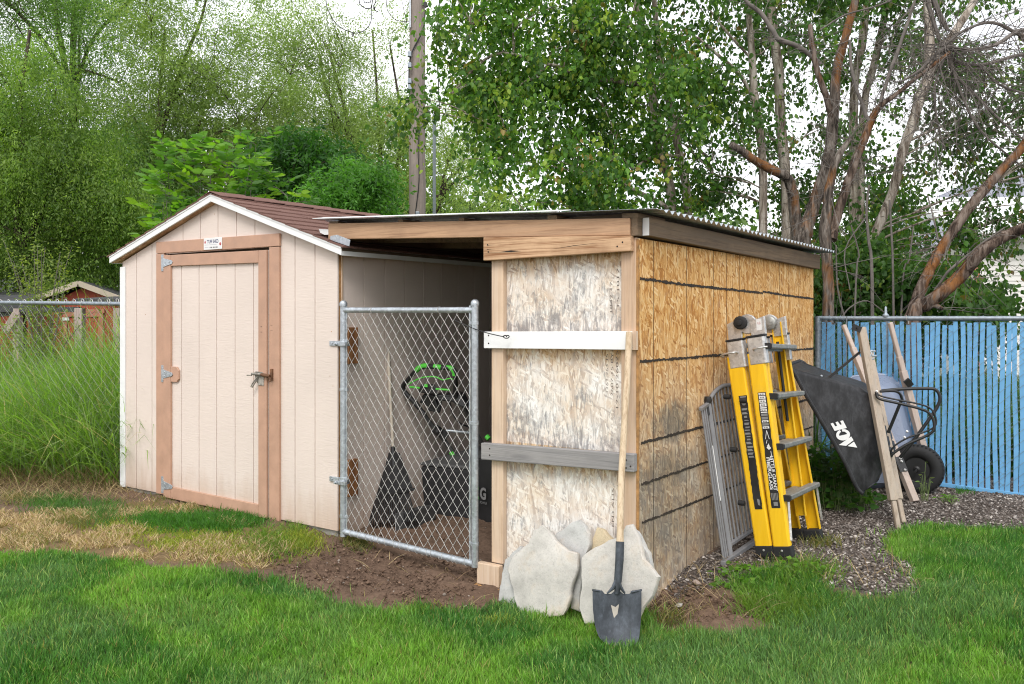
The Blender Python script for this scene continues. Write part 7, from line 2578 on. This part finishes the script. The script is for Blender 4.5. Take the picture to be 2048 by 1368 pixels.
# ---- right hand group: birches
g = 'birches behind the lean-to'
tree('birch_tree', 'twin stemmed birch with a hanging leafy crown directly above the lean-to roof', 'tree',
     [[(1345, gnd_px(9.6), 9.6, 11), (1344, 430, 9.6, 10), (1328, 330, 9.6, 9.5), (1310, 270, 9.6, 9), (1302, 160, 9.6, 9), (1285, 60, 9.6, 7), (1262, -60, 9.6, 5)],
      [(1385, gnd_px(9.7), 9.7, 11), (1376, 430, 9.7, 9.5), (1362, 330, 9.7, 9), (1346, 240, 9.7, 8.5), (1322, 130, 9.7, 7), (1310, 20, 9.7, 6), (1300, -100, 9.7, 4)],
      [(1345, 420, 9.6, 6), (1325, 410, 9.5, 6), (1300, 395, 9.5, 5), (1260, 375, 9.4, 4), (1225, 350, 9.4, 3)], [(1357, 312, 9.6, 4), (1310, 312, 9.4, 3.6), (1265, 338, 9.3, 2.6)],
      [(1300, 170, 9.6, 5), (1210, 160, 9.3, 5), (1165, 152, 9.2, 4), (1070, 120, 9.1, 3), (985, 110, 9.0, 3), (900, 190, 8.9, 2)], [(1195, 160, 9.3, 3), (1110, 130, 9.1, 3), (1085, 140, 9.1, 3), (1040, 170, 9.0, 2)]],
     [(985, 70, 130, 90, 9.2, .9, .95), (1130, 60, 170, 110, 9.4, 1.0), (1260, 160, 170, 140, 9.6, 1.0), (1080, 200, 160, 100, 9.2, .8, .9), (925, 170, 90, 60, 9.0, .5, .8), (845, 215, 45, 40, 8.9, .3, .7), (1120, 310, 150, 90, 9.3, .8, .75), (1240, 350, 150, 80, 9.5, .8, .65),
      (1000, 340, 60, 110, 9.2, .5, .55), (1060, 420, 150, 30, 9.3, .5, .7), (1350, 200, 60, 130, 9.4, .6, .8), (1150, -90, 260, 110, 9.4, 1.2, .9), (960, -20, 80, 50, 9.2, .6, .6), (830, 235, 30, 20, 8.85, .2, .7)],
     2700, 11, 0.30, 0.056, 0.85, BIR, BW, 'birch', 'broad', 260, 0.017, g, 0.045)
tree('birch_tree', 'slim straight pale birch rising beside the broken orange stub', 'tree',
     [[(1526, gnd_px(9.9), 9.9, 9), (1526, 458, 9.9, 9.5), (1526, 342, 9.9, 9), (1519, 260, 9.9, 9), (1509, 192, 9.9, 8.5), (1504, 113, 9.9, 8), (1497, 20, 9.9, 7), (1490, -90, 9.9, 5)],
      [(1512, 210, 9.9, 4), (1480, 150, 9.8, 4), (1430, 105, 9.8, 3.5), (1395, 75, 9.7, 3)], [(1505, 120, 9.9, 3), (1450, 60, 9.8, 3), (1420, 20, 9.8, 2)]],
     [(1450, 240, 100, 120, 10.1, .9, .7), (1420, 90, 90, 100, 10.1, .9, .9), (1400, 350, 80, 90, 10.2, .8, .6), (1480, -60, 170, 90, 10, 1.0), (1385, 250, 70, 160, 10.4, .7, .9), (1560, 60, 80, 80, 10.1, .8, .6)],
     800, 11, 0.28, 0.056, 0.85, BDK, BDW, 'birch', 'broad', 70, 0.017, g, 0.055)
tree('birch_tree', 'thick birch crossed by the grey crooked limb of the dead tree', 'tree',
     [[(1575, gnd_px(10.2), 10.2, 11), (1573, 430, 10.2, 11), (1570, 342, 10.2, 11), (1567, 308, 10.2, 11), (1560, 219, 10.2, 11), (1557, 137, 10.2, 11), (1546, 68, 10.2, 10.5), (1541, 0, 10.2, 10), (1530, -110, 10.2, 7)]],
     [(1610, 60, 110, 90, 10.6, .9, .7), (1560, 240, 110, 110, 10.8, .8, .5), (1650, 320, 100, 90, 10.7, .8, .5), (1560, -70, 170, 80, 10.4, 1.0), (1600, 420, 110, 60, 10.6, .8, .7)],
     650, 11, 0.28, 0.056, 0.85, BDK, BDW, 'birch', 'broad', 60, 0.017, g, 0.055)
tree('birch_tree', 'pair of pale birch stems seen through the bare limbs of the dead trees', 'tree',
     [[(1706, gnd_px(10.8), 10.8, 9), (1706, 480, 10.8, 9), (1707, 240, 10.8, 9), (1711, 150, 10.8, 9), (1723, 96, 10.8, 9), (1728, 51, 10.8, 9), (1734, 0, 10.8, 8), (1745, -90, 10.8, 6)],
      [(1720, gnd_px(10.9), 10.9, 8), (1722, 330, 10.9, 8), (1731, 192, 10.9, 8), (1741, 157, 10.9, 8), (1759, 82, 10.9, 8), (1776, 0, 10.9, 7), (1795, -90, 10.9, 5)]],
     [(1720, 60, 110, 100, 11, .8, .6), (1790, 160, 90, 110, 11.2, .8, .55), (1750, 300, 110, 90, 11.2, .8, .7), (1690, 440, 110, 80, 11.2, .8), (1760, -70, 170, 80, 11, 1.0), (1780, 420, 110, 70, 11.2, .8, .9)],
     850, 11, 0.28, 0.056, 0.85, BDK, BDW, 'birch', 'broad', 70, 0.017, g, 0.055)
tree('birch_tree', 'strongly leaning birch with pale banded bark forking high above the blue fence', 'tree',
     [[(1680, gnd_px(9.3), 9.3, 9), (1690, 632, 9.3, 9), (1715, 560, 9.3, 10), (1740, 490, 9.3, 10), (1756, 455, 9.3, 10), (1782, 393, 9.3, 10), (1793, 356, 9.3, 10), (1806, 301, 9.3, 11), (1827, 240, 9.3, 11), (1841, 192, 9.3, 11.5), (1858, 147, 9.3, 12), (1859, 68, 9.3, 10), (1854, 0, 9.3, 8), (1850, -90, 9.3, 6)],
      [(1858, 150, 9.3, 9), (1878, 118, 9.25, 9), (1896, 86, 9.2, 9), (1930, 32, 9.2, 8), (1952, -4, 9.2, 7), (1990, -70, 9.2, 5)]],
     [(1880, 180, 110, 90, 9.8, .7, .4), (1860, 480, 130, 110, 9.6, .7, .8), (1960, 260, 100, 110, 9.8, .7, .55), (2030, 400, 40, 60, 9.2, .4, .4), (1840, 330, 110, 80, 9.9, .6, .6), (1930, 60, 120, 90, 9.8, .8, .55), (2030, 150, 70, 120, 9.6, .7, .6), (1910, -90, 220, 80, 9.6, 1.0), (2150, 250, 120, 250, 9.6, .9), (1920, 560, 60, 60, 9.2, .6, .8)],
     1500, 11, 0.28, 0.056, 0.85, BDK, BDW, 'birch', 'broad', 90, 0.017, g, 0.055)
# low leafy growth along the fence
cent = blob_points([(1700, 560, 90, 80, 9.0, .5), (1800, 560, 120, 80, 8.8, .5), (1900, 590, 110, 60, 8.6, .4), (1680, 500, 50, 60, 8.9, .3, .7), (1945, 605, 30, 30, 8.6, .3, .8), (1800, 720, 250, 120, 8.7, .5, .7)], 1150)
bs = thing('hedge_shrub', 'leafy green shrub growing along the back of the blue fence', 'shrub', tuple(pt(1800, 800, 8.8).xy.to_3d()))
foliage('crown', cent, 13, 0.25, 0.062, 0.7, BDK, BDW, bs, 'broad', 0.055)
mb = MB()
q = random.Random(31)
stems = []
for i in range(26):
    a, b = pt(q.uniform(1650, 1950), gnd_px(8.9), 8.9), pt(q.uniform(1640, 1990), q.uniform(470, 600), 8.8 + q.uniform(-.3, .3))
    pth = bez(a, a.lerp(b, .5) + Vector((q.uniform(-.15, .15), 0, .1)), b, 8)
    mb.tube(pth, [0.010 - 0.0009 * k for k in range(9)], 5)
mb.build('stem', 'twig', bs, world=True, smooth=True)


# ---- dead trees: bare limbs and a haze of twigs
def twigs(mb, start, n, q, L=(0.3, 1.0), r=0.004, bias=(0, 0, 0.3), sag=0.25, kids=2):
    for i in range(n):
        s = start[q.randrange(len(start))]
        d = Vector((q.gauss(0, 1), q.gauss(0, .8), q.gauss(0, 1))).normalized() + Vector(bias)
        d.normalize()
        l_ = q.uniform(*L)
        a = Vector(s)
        b = a + d * l_ * .5 + Vector((q.gauss(0, .04), q.gauss(0, .04), q.gauss(0, .04)))
        c = a + d * l_ + Vector((q.gauss(0, .1), q.gauss(0, .1), -sag * l_ * q.random()))
        pth = bez(a, b, c, 6)
        mb.tube(pth, [r * (1 - .12 * k) for k in range(7)], 4, caps=False)
        for k in range(kids):
            o_ = pth[q.randrange(2, 6)]
            d2 = (d + Vector((q.gauss(0, .7), q.gauss(0, .7), q.gauss(0, .7)))).normalized()
            l2 = l_ * q.uniform(.2, .6)
            mb.tube([o_, o_ + d2 * l2 * .5 + Vector((0, 0, .01)), o_ + d2 * l2], [r * .6, r * .5, r * .35], 3, caps=False)


def dead_tree(label, trunks, mats, ntw, L, bias, seed, base, kids=2, rt=0.004, sag=.25):
    root = thing('dead_tree', label, 'dead tree', (base.x, base.y, 0), 0, 'bare dead trees by the right fence')
    pts_ = []
    for tp, mt_ in zip(trunks, mats):
        mb_, S = trunk_mb(tp, None, 12, 0.004)
        mb_.build('trunk' if tp is trunks[0] else 'limb', mt_, root, world=True, smooth=True)
        pts_ += [s[:3] for s in S[len(S) // 4:]]
    mb_ = MB()
    twigs(mb_, pts_, ntw, random.Random(seed), L, rt, bias, sag, kids)
    mb_.build('twigs', 'twig', root, world=True)
    return root


dead_tree('bare multi-stemmed dead tree with orange patches and a broken stub over the roof',
          [[(1604, gnd_px(8.8), 8.8, 24), (1602, 520, 8.8, 22), (1607, 468, 8.8, 20), (1618, 438, 8.8, 15), (1642, 370, 8.8, 14), (1659, 308, 8.8, 13), (1666, 240, 8.8, 12), (1673, 144, 8.8, 10), (1690, 75, 8.8, 9), (1711, 0, 8.8, 8), (1730, -80, 8.8, 6)],
           [(1600, 500, 8.8, 15), (1592, 440, 8.8, 13), (1582, 375, 8.75, 12), (1570, 352, 8.7, 11), (1545, 340, 8.65, 10), (1512, 322, 8.6, 9), (1488, 305, 8.55, 8.5), (1461, 288, 8.5, 7)],
           [(1666, 245, 8.8, 8), (1656, 205, 8.75, 7), (1640, 160, 8.7, 6.5), (1632, 130, 8.7, 6.5), (1624, 90, 8.7, 6), (1620, 50, 8.7, 5)],
           [(1640, 130, 8.72, 5), (1615, 106, 8.7, 5), (1587, 89, 8.65, 5.5), (1556, 78, 8.6, 5.5), (1542, 55, 8.6, 5), (1520, 25, 8.6, 5), (1492, 2, 8.6, 4), (1470, -40, 8.6, 3)]],
          ['deadbark', 'deadbark', 'redbark', 'twig'], 105, (0.15, 0.6), (0, 0, 0.25), 5, pt(1604, 700, 8.8))
dead_tree('brown dead tree with twin peeling stems close to the end of the strand board wall',
          [[(1656, gnd_px(7.9), 7.9, 14), (1657, 620, 7.9, 13), (1655, 540, 7.9, 12), (1650, 470, 7.9, 13), (1654, 410, 7.9, 11), (1664, 350, 7.9, 9), (1678, 310, 7.9, 8), (1698, 280, 7.9, 5)],
           [(1662, 480, 7.95, 11), (1672, 440, 8, 10), (1684, 400, 8, 9.5), (1700, 352, 8, 9), (1721, 298, 8, 8.5), (1738, 253, 8, 8), (1757, 215, 8, 7), (1790, 190, 8, 5), (1840, 150, 8, 4), (1900, 105, 8.0, 3.5)],
           [(1740, 250, 8, 5), (1725, 210, 8, 4), (1705, 150, 8, 3.5), (1700, 80, 8, 3)], [(1760, 205, 8, 4), (1785, 130, 8, 4), (1812, 55, 8, 3.6), (1830, 0, 8, 3)]],
          ['deadbark', 'redbark', 'twig', 'twig'], 120, (0.2, 0.9), (0, 0, 0.25), 6, pt(1656, 700, 7.9))
fork = dead_tree('pair of orange barked leaning limbs forking just behind the blue fence rail',
                 [[(1812, gnd_px(7.7), 7.7, 16), (1828, 640, 7.7, 15), (1850, 612, 7.7, 15), (1890, 580, 7.6, 14.5), (1925, 548, 7.6, 14.5), (1955, 512, 7.5, 14), (1990, 482, 7.5, 13.5), (2025, 466, 7.5, 13), (2060, 452, 7.4, 12.5), (2140, 420, 7.4, 11), (2250, 340, 7.3, 8)],
                  [(1818, 640, 7.75, 12), (1832, 600, 7.8, 12), (1850, 560, 7.8, 12), (1874, 512, 7.9, 11.5), (1902, 468, 7.9, 11), (1943, 410, 7.9, 11), (1974, 373, 7.9, 10.5), (2008, 335, 7.9, 10), (2048, 290, 7.9, 9.5), (2120, 200, 7.9, 7), (2200, 60, 8, 5)],
                  [(1846, 620, 7.7, 6), (1868, 611, 7.65, 6), (1885, 618, 7.6, 4.5)], [(1870, 580, 7.7, 3), (1895, 545, 7.6, 3), (1930, 515, 7.55, 2.6), (1960, 490, 7.5, 2.4), (2010, 455, 7.4, 2)]],
                 ['redbark', 'redbark', 'deadbark', 'twig'], 70, (0.2, 0.7), (0, 0, 0.1), 7, pt(1820, 700, 7.7))
# big spray of dead twigs hanging in from the upper right
tw = thing('dead_tree', 'grey dead limb with a dense hanging fan of bare twigs', 'dead tree', tuple(pt(2190, 800, 8.4).xy.to_3d()), 0, 'bare dead trees by the right fence')
mb, S1 = trunk_mb([(2190, gnd_px(8.4), 8.4, 16), (2185, 400, 8.4, 14), (2150, 200, 8.4, 11), (2090, 110, 8.4, 9), (2040, 70, 8.4, 7)], None, 10)
mb.build('trunk', 'deadbark', tw, world=True, smooth=True)
mb = MB()
q = random.Random(17)
st = []
for pp in ([(2090, 110, 8.4, 5), (2048, 60, 8.3, 5), (1990, 90, 8.2, 4.5), (1930, 100, 8.1, 4), (1890, 95, 8.05, 4), (1840, 140, 8.0, 3), (1800, 165, 8, 2.5)], [(2100, 120, 8.4, 4), (2040, 110, 8.3, 4), (1960, 130, 8.2, 4), (1895, 110, 8.1, 3.6), (1860, 20, 8.1, 5), (1846, -30, 8.1, 5)],
           [(1888, 85, 8.1, 4), (1905, 140, 8.1, 3.6), (1950, 190, 8.1, 3), (2000, 240, 8.1, 2.5), (2060, 290, 8.1, 2)], [(1893, 95, 8.1, 3.4), (1920, 180, 8.1, 3), (1960, 260, 8.1, 2.5), (2040, 330, 8.1, 1.8)], [(2040, 70, 8.3, 4), (1985, 45, 8.2, 3.6), (1930, 60, 8.1, 3.2), (1890, 90, 8.1, 4)],
           [(1895, 60, 8.1, 5), (1875, 20, 8.1, 6), (1862, -20, 8.1, 6), (1850, -80, 8.1, 6)], [(1895, 100, 8.1, 3), (1870, 170, 8.1, 2.6), (1874, 240, 8.1, 2.2), (1890, 300, 8.1, 1.8)], [(1960, 130, 8.2, 3), (2000, 170, 8.2, 2.6), (2060, 190, 8.2, 2.4)]):
    mb, S = trunk_mb(pp, mb, 6)
    st += [s[:3] for s in S]
mb.build('limb', 'twig', tw, world=True, smooth=True)
mb = MB()
twigs(mb, st, 240, q, (0.25, 1.05), 0.0045, (0.35, 0, -0.35), 0.35, 3)
twigs(mb, st, 90, q, (0.2, 0.9), 0.004, (-0.5, 0, -0.1), 0.3, 2)
mb.build('twigs', 'twig', tw, world=True)
# upright bare suckers behind the fence
sk = thing('bare_suckers', 'thin upright bare grey stems standing behind the blue fence', 'stems', tuple(pt(1760, 800, 8.2).xy.to_3d()))
mb = MB()
mb = None
for pp in ([(1745, gnd_px(8.2), 8.2, 4), (1744, 560, 8.2, 3.6), (1737, 480, 8.2, 3.2), (1733, 420, 8.2, 2.8), (1738, 370, 8.2, 2)], [(1790, gnd_px(8.2), 8.2, 3), (1786, 560, 8.2, 2.6), (1783, 470, 8.2, 2.3), (1779, 400, 8.2, 2)],
           [(1792, gnd_px(8.3), 8.3, 2.4), (1805, 570, 8.3, 2), (1818, 520, 8.3, 1.8), (1827, 452, 8.3, 1.4)], [(1700, gnd_px(8.3), 8.3, 2.4), (1712, 560, 8.3, 2), (1718, 510, 8.3, 1.8), (1702, 450, 8.3, 1.4)],
           [(1680, 640, 8.1, 2), (1700, 615, 8.1, 1.6), (1735, 602, 8.1, 1.4), (1775, 630, 8.1, 1.2)], [(1690, 640, 8.1, 2), (1675, 575, 8.1, 1.8), (1672, 490, 8.1, 1.5)], [(1876, 480, 7.8, 2), (1868, 440, 7.8, 1.8), (1855, 390, 7.8, 1.5)],
           [(1640, 60, 8.7, 1.5), (1690, 30, 8.7, 2), (1760, 10, 8.6, 2), (1820, -20, 8.6, 2)], [(1735, 430, 8.2, 1.6), (1690, 500, 8.2, 1.4), (1700, 580, 8.1, 1.2)]):
    trunk_mb(pp, None, 6)[0].build('stem', 'twig', sk, world=True, smooth=True)


# ------------------------------------------------------------------ small weeds
def weed(label, c, num, rad, size, hgt_, cols, shape='broad', seed=1, flowers=0, name='weed'):
    q_ = random.Random(seed)
    root = thing(name, label, 'weed', (c.x, c.y, c.z))
    P_, D_, T_ = [], [], []
    mb_ = MB()
    for i in range(num):
        a, r = q_.uniform(0, 6.28), rad * math.sqrt(q_.random())
        x_, y_ = c.x + r * math.cos(a), c.y + r * math.sin(a)
        z_ = float(hgt(x_, y_))
        h_ = hgt_ * q_.uniform(.35, 1) * (1.1 - 0.5 * r / rad)
        an = q_.uniform(0, 6.28)
        tp = Vector((x_ + .03 * math.cos(an), y_ + .03 * math.sin(an), z_ + h_))
        mb_.tube([(x_, y_, z_ - .01), tp], 0.0015, 3, caps=False)
        P_.append(tuple(tp))
        D_.append((math.cos(an), math.sin(an), q_.uniform(-.4, .3)))
        T_.append(q_.choice(cols))
    mb_.build('stem', M['twig'] if False else 'leafstem', root, world=True)
    n_ = len(P_)
    leaf_mesh('leaves', np.array(P_), np.array(D_), RNG.uniform(size * .6, size * 1.3, n_), np.array(T_) * RNG.uniform(.8, 1.2, (n_, 1)), root, shape, 0.3)
    if flowers:
        for i in range(flowers):
            mb_ = MB()
            p = Vector(P_[q_.randrange(n_)]) + Vector((0, -.01, .02))
            for k in range(5):
                a = k * 1.2566
                mb_.prism([(0, 0), (.008, .004), (.010, .012), (0, .016), (-.010, .012), (-.008, .004)], p, (math.cos(a), 0, math.sin(a)), (-math.sin(a), -.3, math.cos(a)), (0, .0006, 0))
            mb_.build('flower', 'flower', root, world=True)
    return root


M['leafstem'] = simple('green_stem', (0.12, 0.17, 0.05), 0.7)
weed('broad leafed green weed in the gravel in front of the ladder feet', G(1500, 1150), 75, 0.13, 0.032, 0.035, [(0.12, 0.27, 0.03), (0.16, 0.33, 0.04), (0.08, 0.19, 0.025)], 'broad', 1)
weed('leafy weed right of the ladder feet at the gravel edge', G(1605, 1140), 70, 0.12, 0.032, 0.06, [(0.13, 0.28, 0.035), (0.17, 0.34, 0.045), (0.09, 0.2, 0.03)], 'broad', 2)
weed('light green weed beside the dirt patch right of the flagstones', G(1470, 1168), 60, 0.12, 0.034, 0.06, [(0.14, 0.29, 0.03), (0.1, 0.22, 0.03)], 'broad', 3)
weed('dark leafy weed with white flowers under the black wheelbarrow tray', W(2.38, 2.75, float(hgt(*W(2.38, 2.75)[:2]))), 420, 0.30, 0.065, 0.42, [(0.045, 0.125, 0.022), (0.06, 0.16, 0.03), (0.03, 0.085, 0.018)], 'broad', 4, 8)
weed('low leafy weed spreading from the wall end towards the wheelbarrow', G(1690, 1008), 230, 0.26, 0.06, 0.14, [(0.05, 0.14, 0.025), (0.075, 0.18, 0.03), (0.1, 0.22, 0.03)], 'broad', 5)
weed('round leafed weed at the foot of the tall grass', G(85, 950), 60, 0.13, 0.055, 0.22, [(0.10, 0.22, 0.04), (0.14, 0.28, 0.04), (0.3, 0.34, 0.05)], 'broad', 6)
weed('young leafy sprout between the tall grass and the white corner trim', Vector((-3.27, 7.35, 0.0)), 60, 0.12, 0.11, 1.32, [(0.15, 0.29, 0.04), (0.10, 0.22, 0.035), (0.2, 0.34, 0.06)], 'narrow', 7)
weed('tiny green sprig growing up through the wheelbarrow wheel', G(1850, 1000), 16, 0.03, 0.03, 0.36, [(0.12, 0.2, 0.05), (0.2, 0.26, 0.08)], 'narrow', 8)
weed('small green tuft of weed on the gravel near the blue fence', G(1895, 1003), 40, 0.06, 0.03, 0.06, [(0.12, 0.27, 0.03), (0.16, 0.32, 0.04)], 'narrow', 9)
# ------------------------------------------------------------------ daylight
SUN_EL, SUN_AZ = 48.0, 188.0             # azimuth measured clockwise from +Y: behind the camera
world = bpy.data.worlds.new('World')
SC.world = world
world.use_nodes = True
nt = world.node_tree
nt.nodes.clear()
sky = nd(nt, 'ShaderNodeTexSky', {'sky_type': 'NISHITA', 'sun_disc': False})
sky.sun_elevation = math.radians(SUN_EL)
sky.sun_rotation = math.radians(SUN_AZ)
sky.air_density, sky.dust_density, sky.ozone_density = 1.0, 3.0, 1.0
tc = nd(nt, 'ShaderNodeTexCoord').outputs['Generated']
cl = ramp(nt, noise(nt, nd(nt, 'ShaderNodeMapping', Vector=tc, Scale=(1.6, 1.6, 3.5)).outputs[0], 1.3, 7, 0.6), [(0.34, (8.2, 8.5, 9.0)), (0.58, (11.2, 11.2, 11.2))])
cm = mix(nt, 0.86, sky.outputs[0], cl)
bg = nd(nt, 'ShaderNodeBackground', Color=cm, Strength=0.115)
o = nd(nt, 'ShaderNodeOutputWorld')
nt.links.new(bg.outputs[0], o.inputs[0])
sl = bpy.data.lights.new('sun', 'SUN')
sl.energy, sl.angle, sl.color = 1.5, math.radians(22), (1.0, 0.97, 0.93)
so = bpy.data.objects.new('sun', sl)
COL.objects.link(so)
dv = Vector((math.sin(math.radians(SUN_AZ)) * math.cos(math.radians(SUN_EL)), math.cos(math.radians(SUN_AZ)) * math.cos(math.radians(SUN_EL)), math.sin(math.radians(SUN_EL))))
so.rotation_euler = dv.to_track_quat('Z', 'Y').to_euler()

cam = bpy.data.cameras.new('camera')
co = bpy.data.objects.new('camera', cam)
COL.objects.link(co)
co.location = (0, 0, CZ)
co.rotation_euler = (math.radians(90), 0, 0)
cam.sensor_width = 36.0
cam.lens = F / 2048 * 36.0
cam.shift_y = -(684 - HZ) / 2048
cam.clip_start, cam.clip_end = 0.05, 2000
SC.camera = co
SC.view_settings.view_transform = 'Standard'
SC.view_settings.look = 'None'
SC.view_settings.exposure = 0.52
SC.view_settings.gamma = 1
SC.cycles.max_bounces = 6
SC.cycles.diffuse_bounces = 3
SC.cycles.glossy_bounces = 2
SC.cycles.transmission_bounces = 3
SC.cycles.transparent_max_bounces = 4
SC.cycles.use_denoising = True
SC.cycles.denoiser = 'OPENIMAGEDENOISE'
SC.cycles.denoising_input_passes = 'RGB_ALBEDO_NORMAL'
SC.cycles.denoising_prefilter = 'NONE'
SC.cycles.filter_width = 1.1
SC.cycles.use_adaptive_sampling = False
SC.cycles.sample_clamp_indirect = 4.0
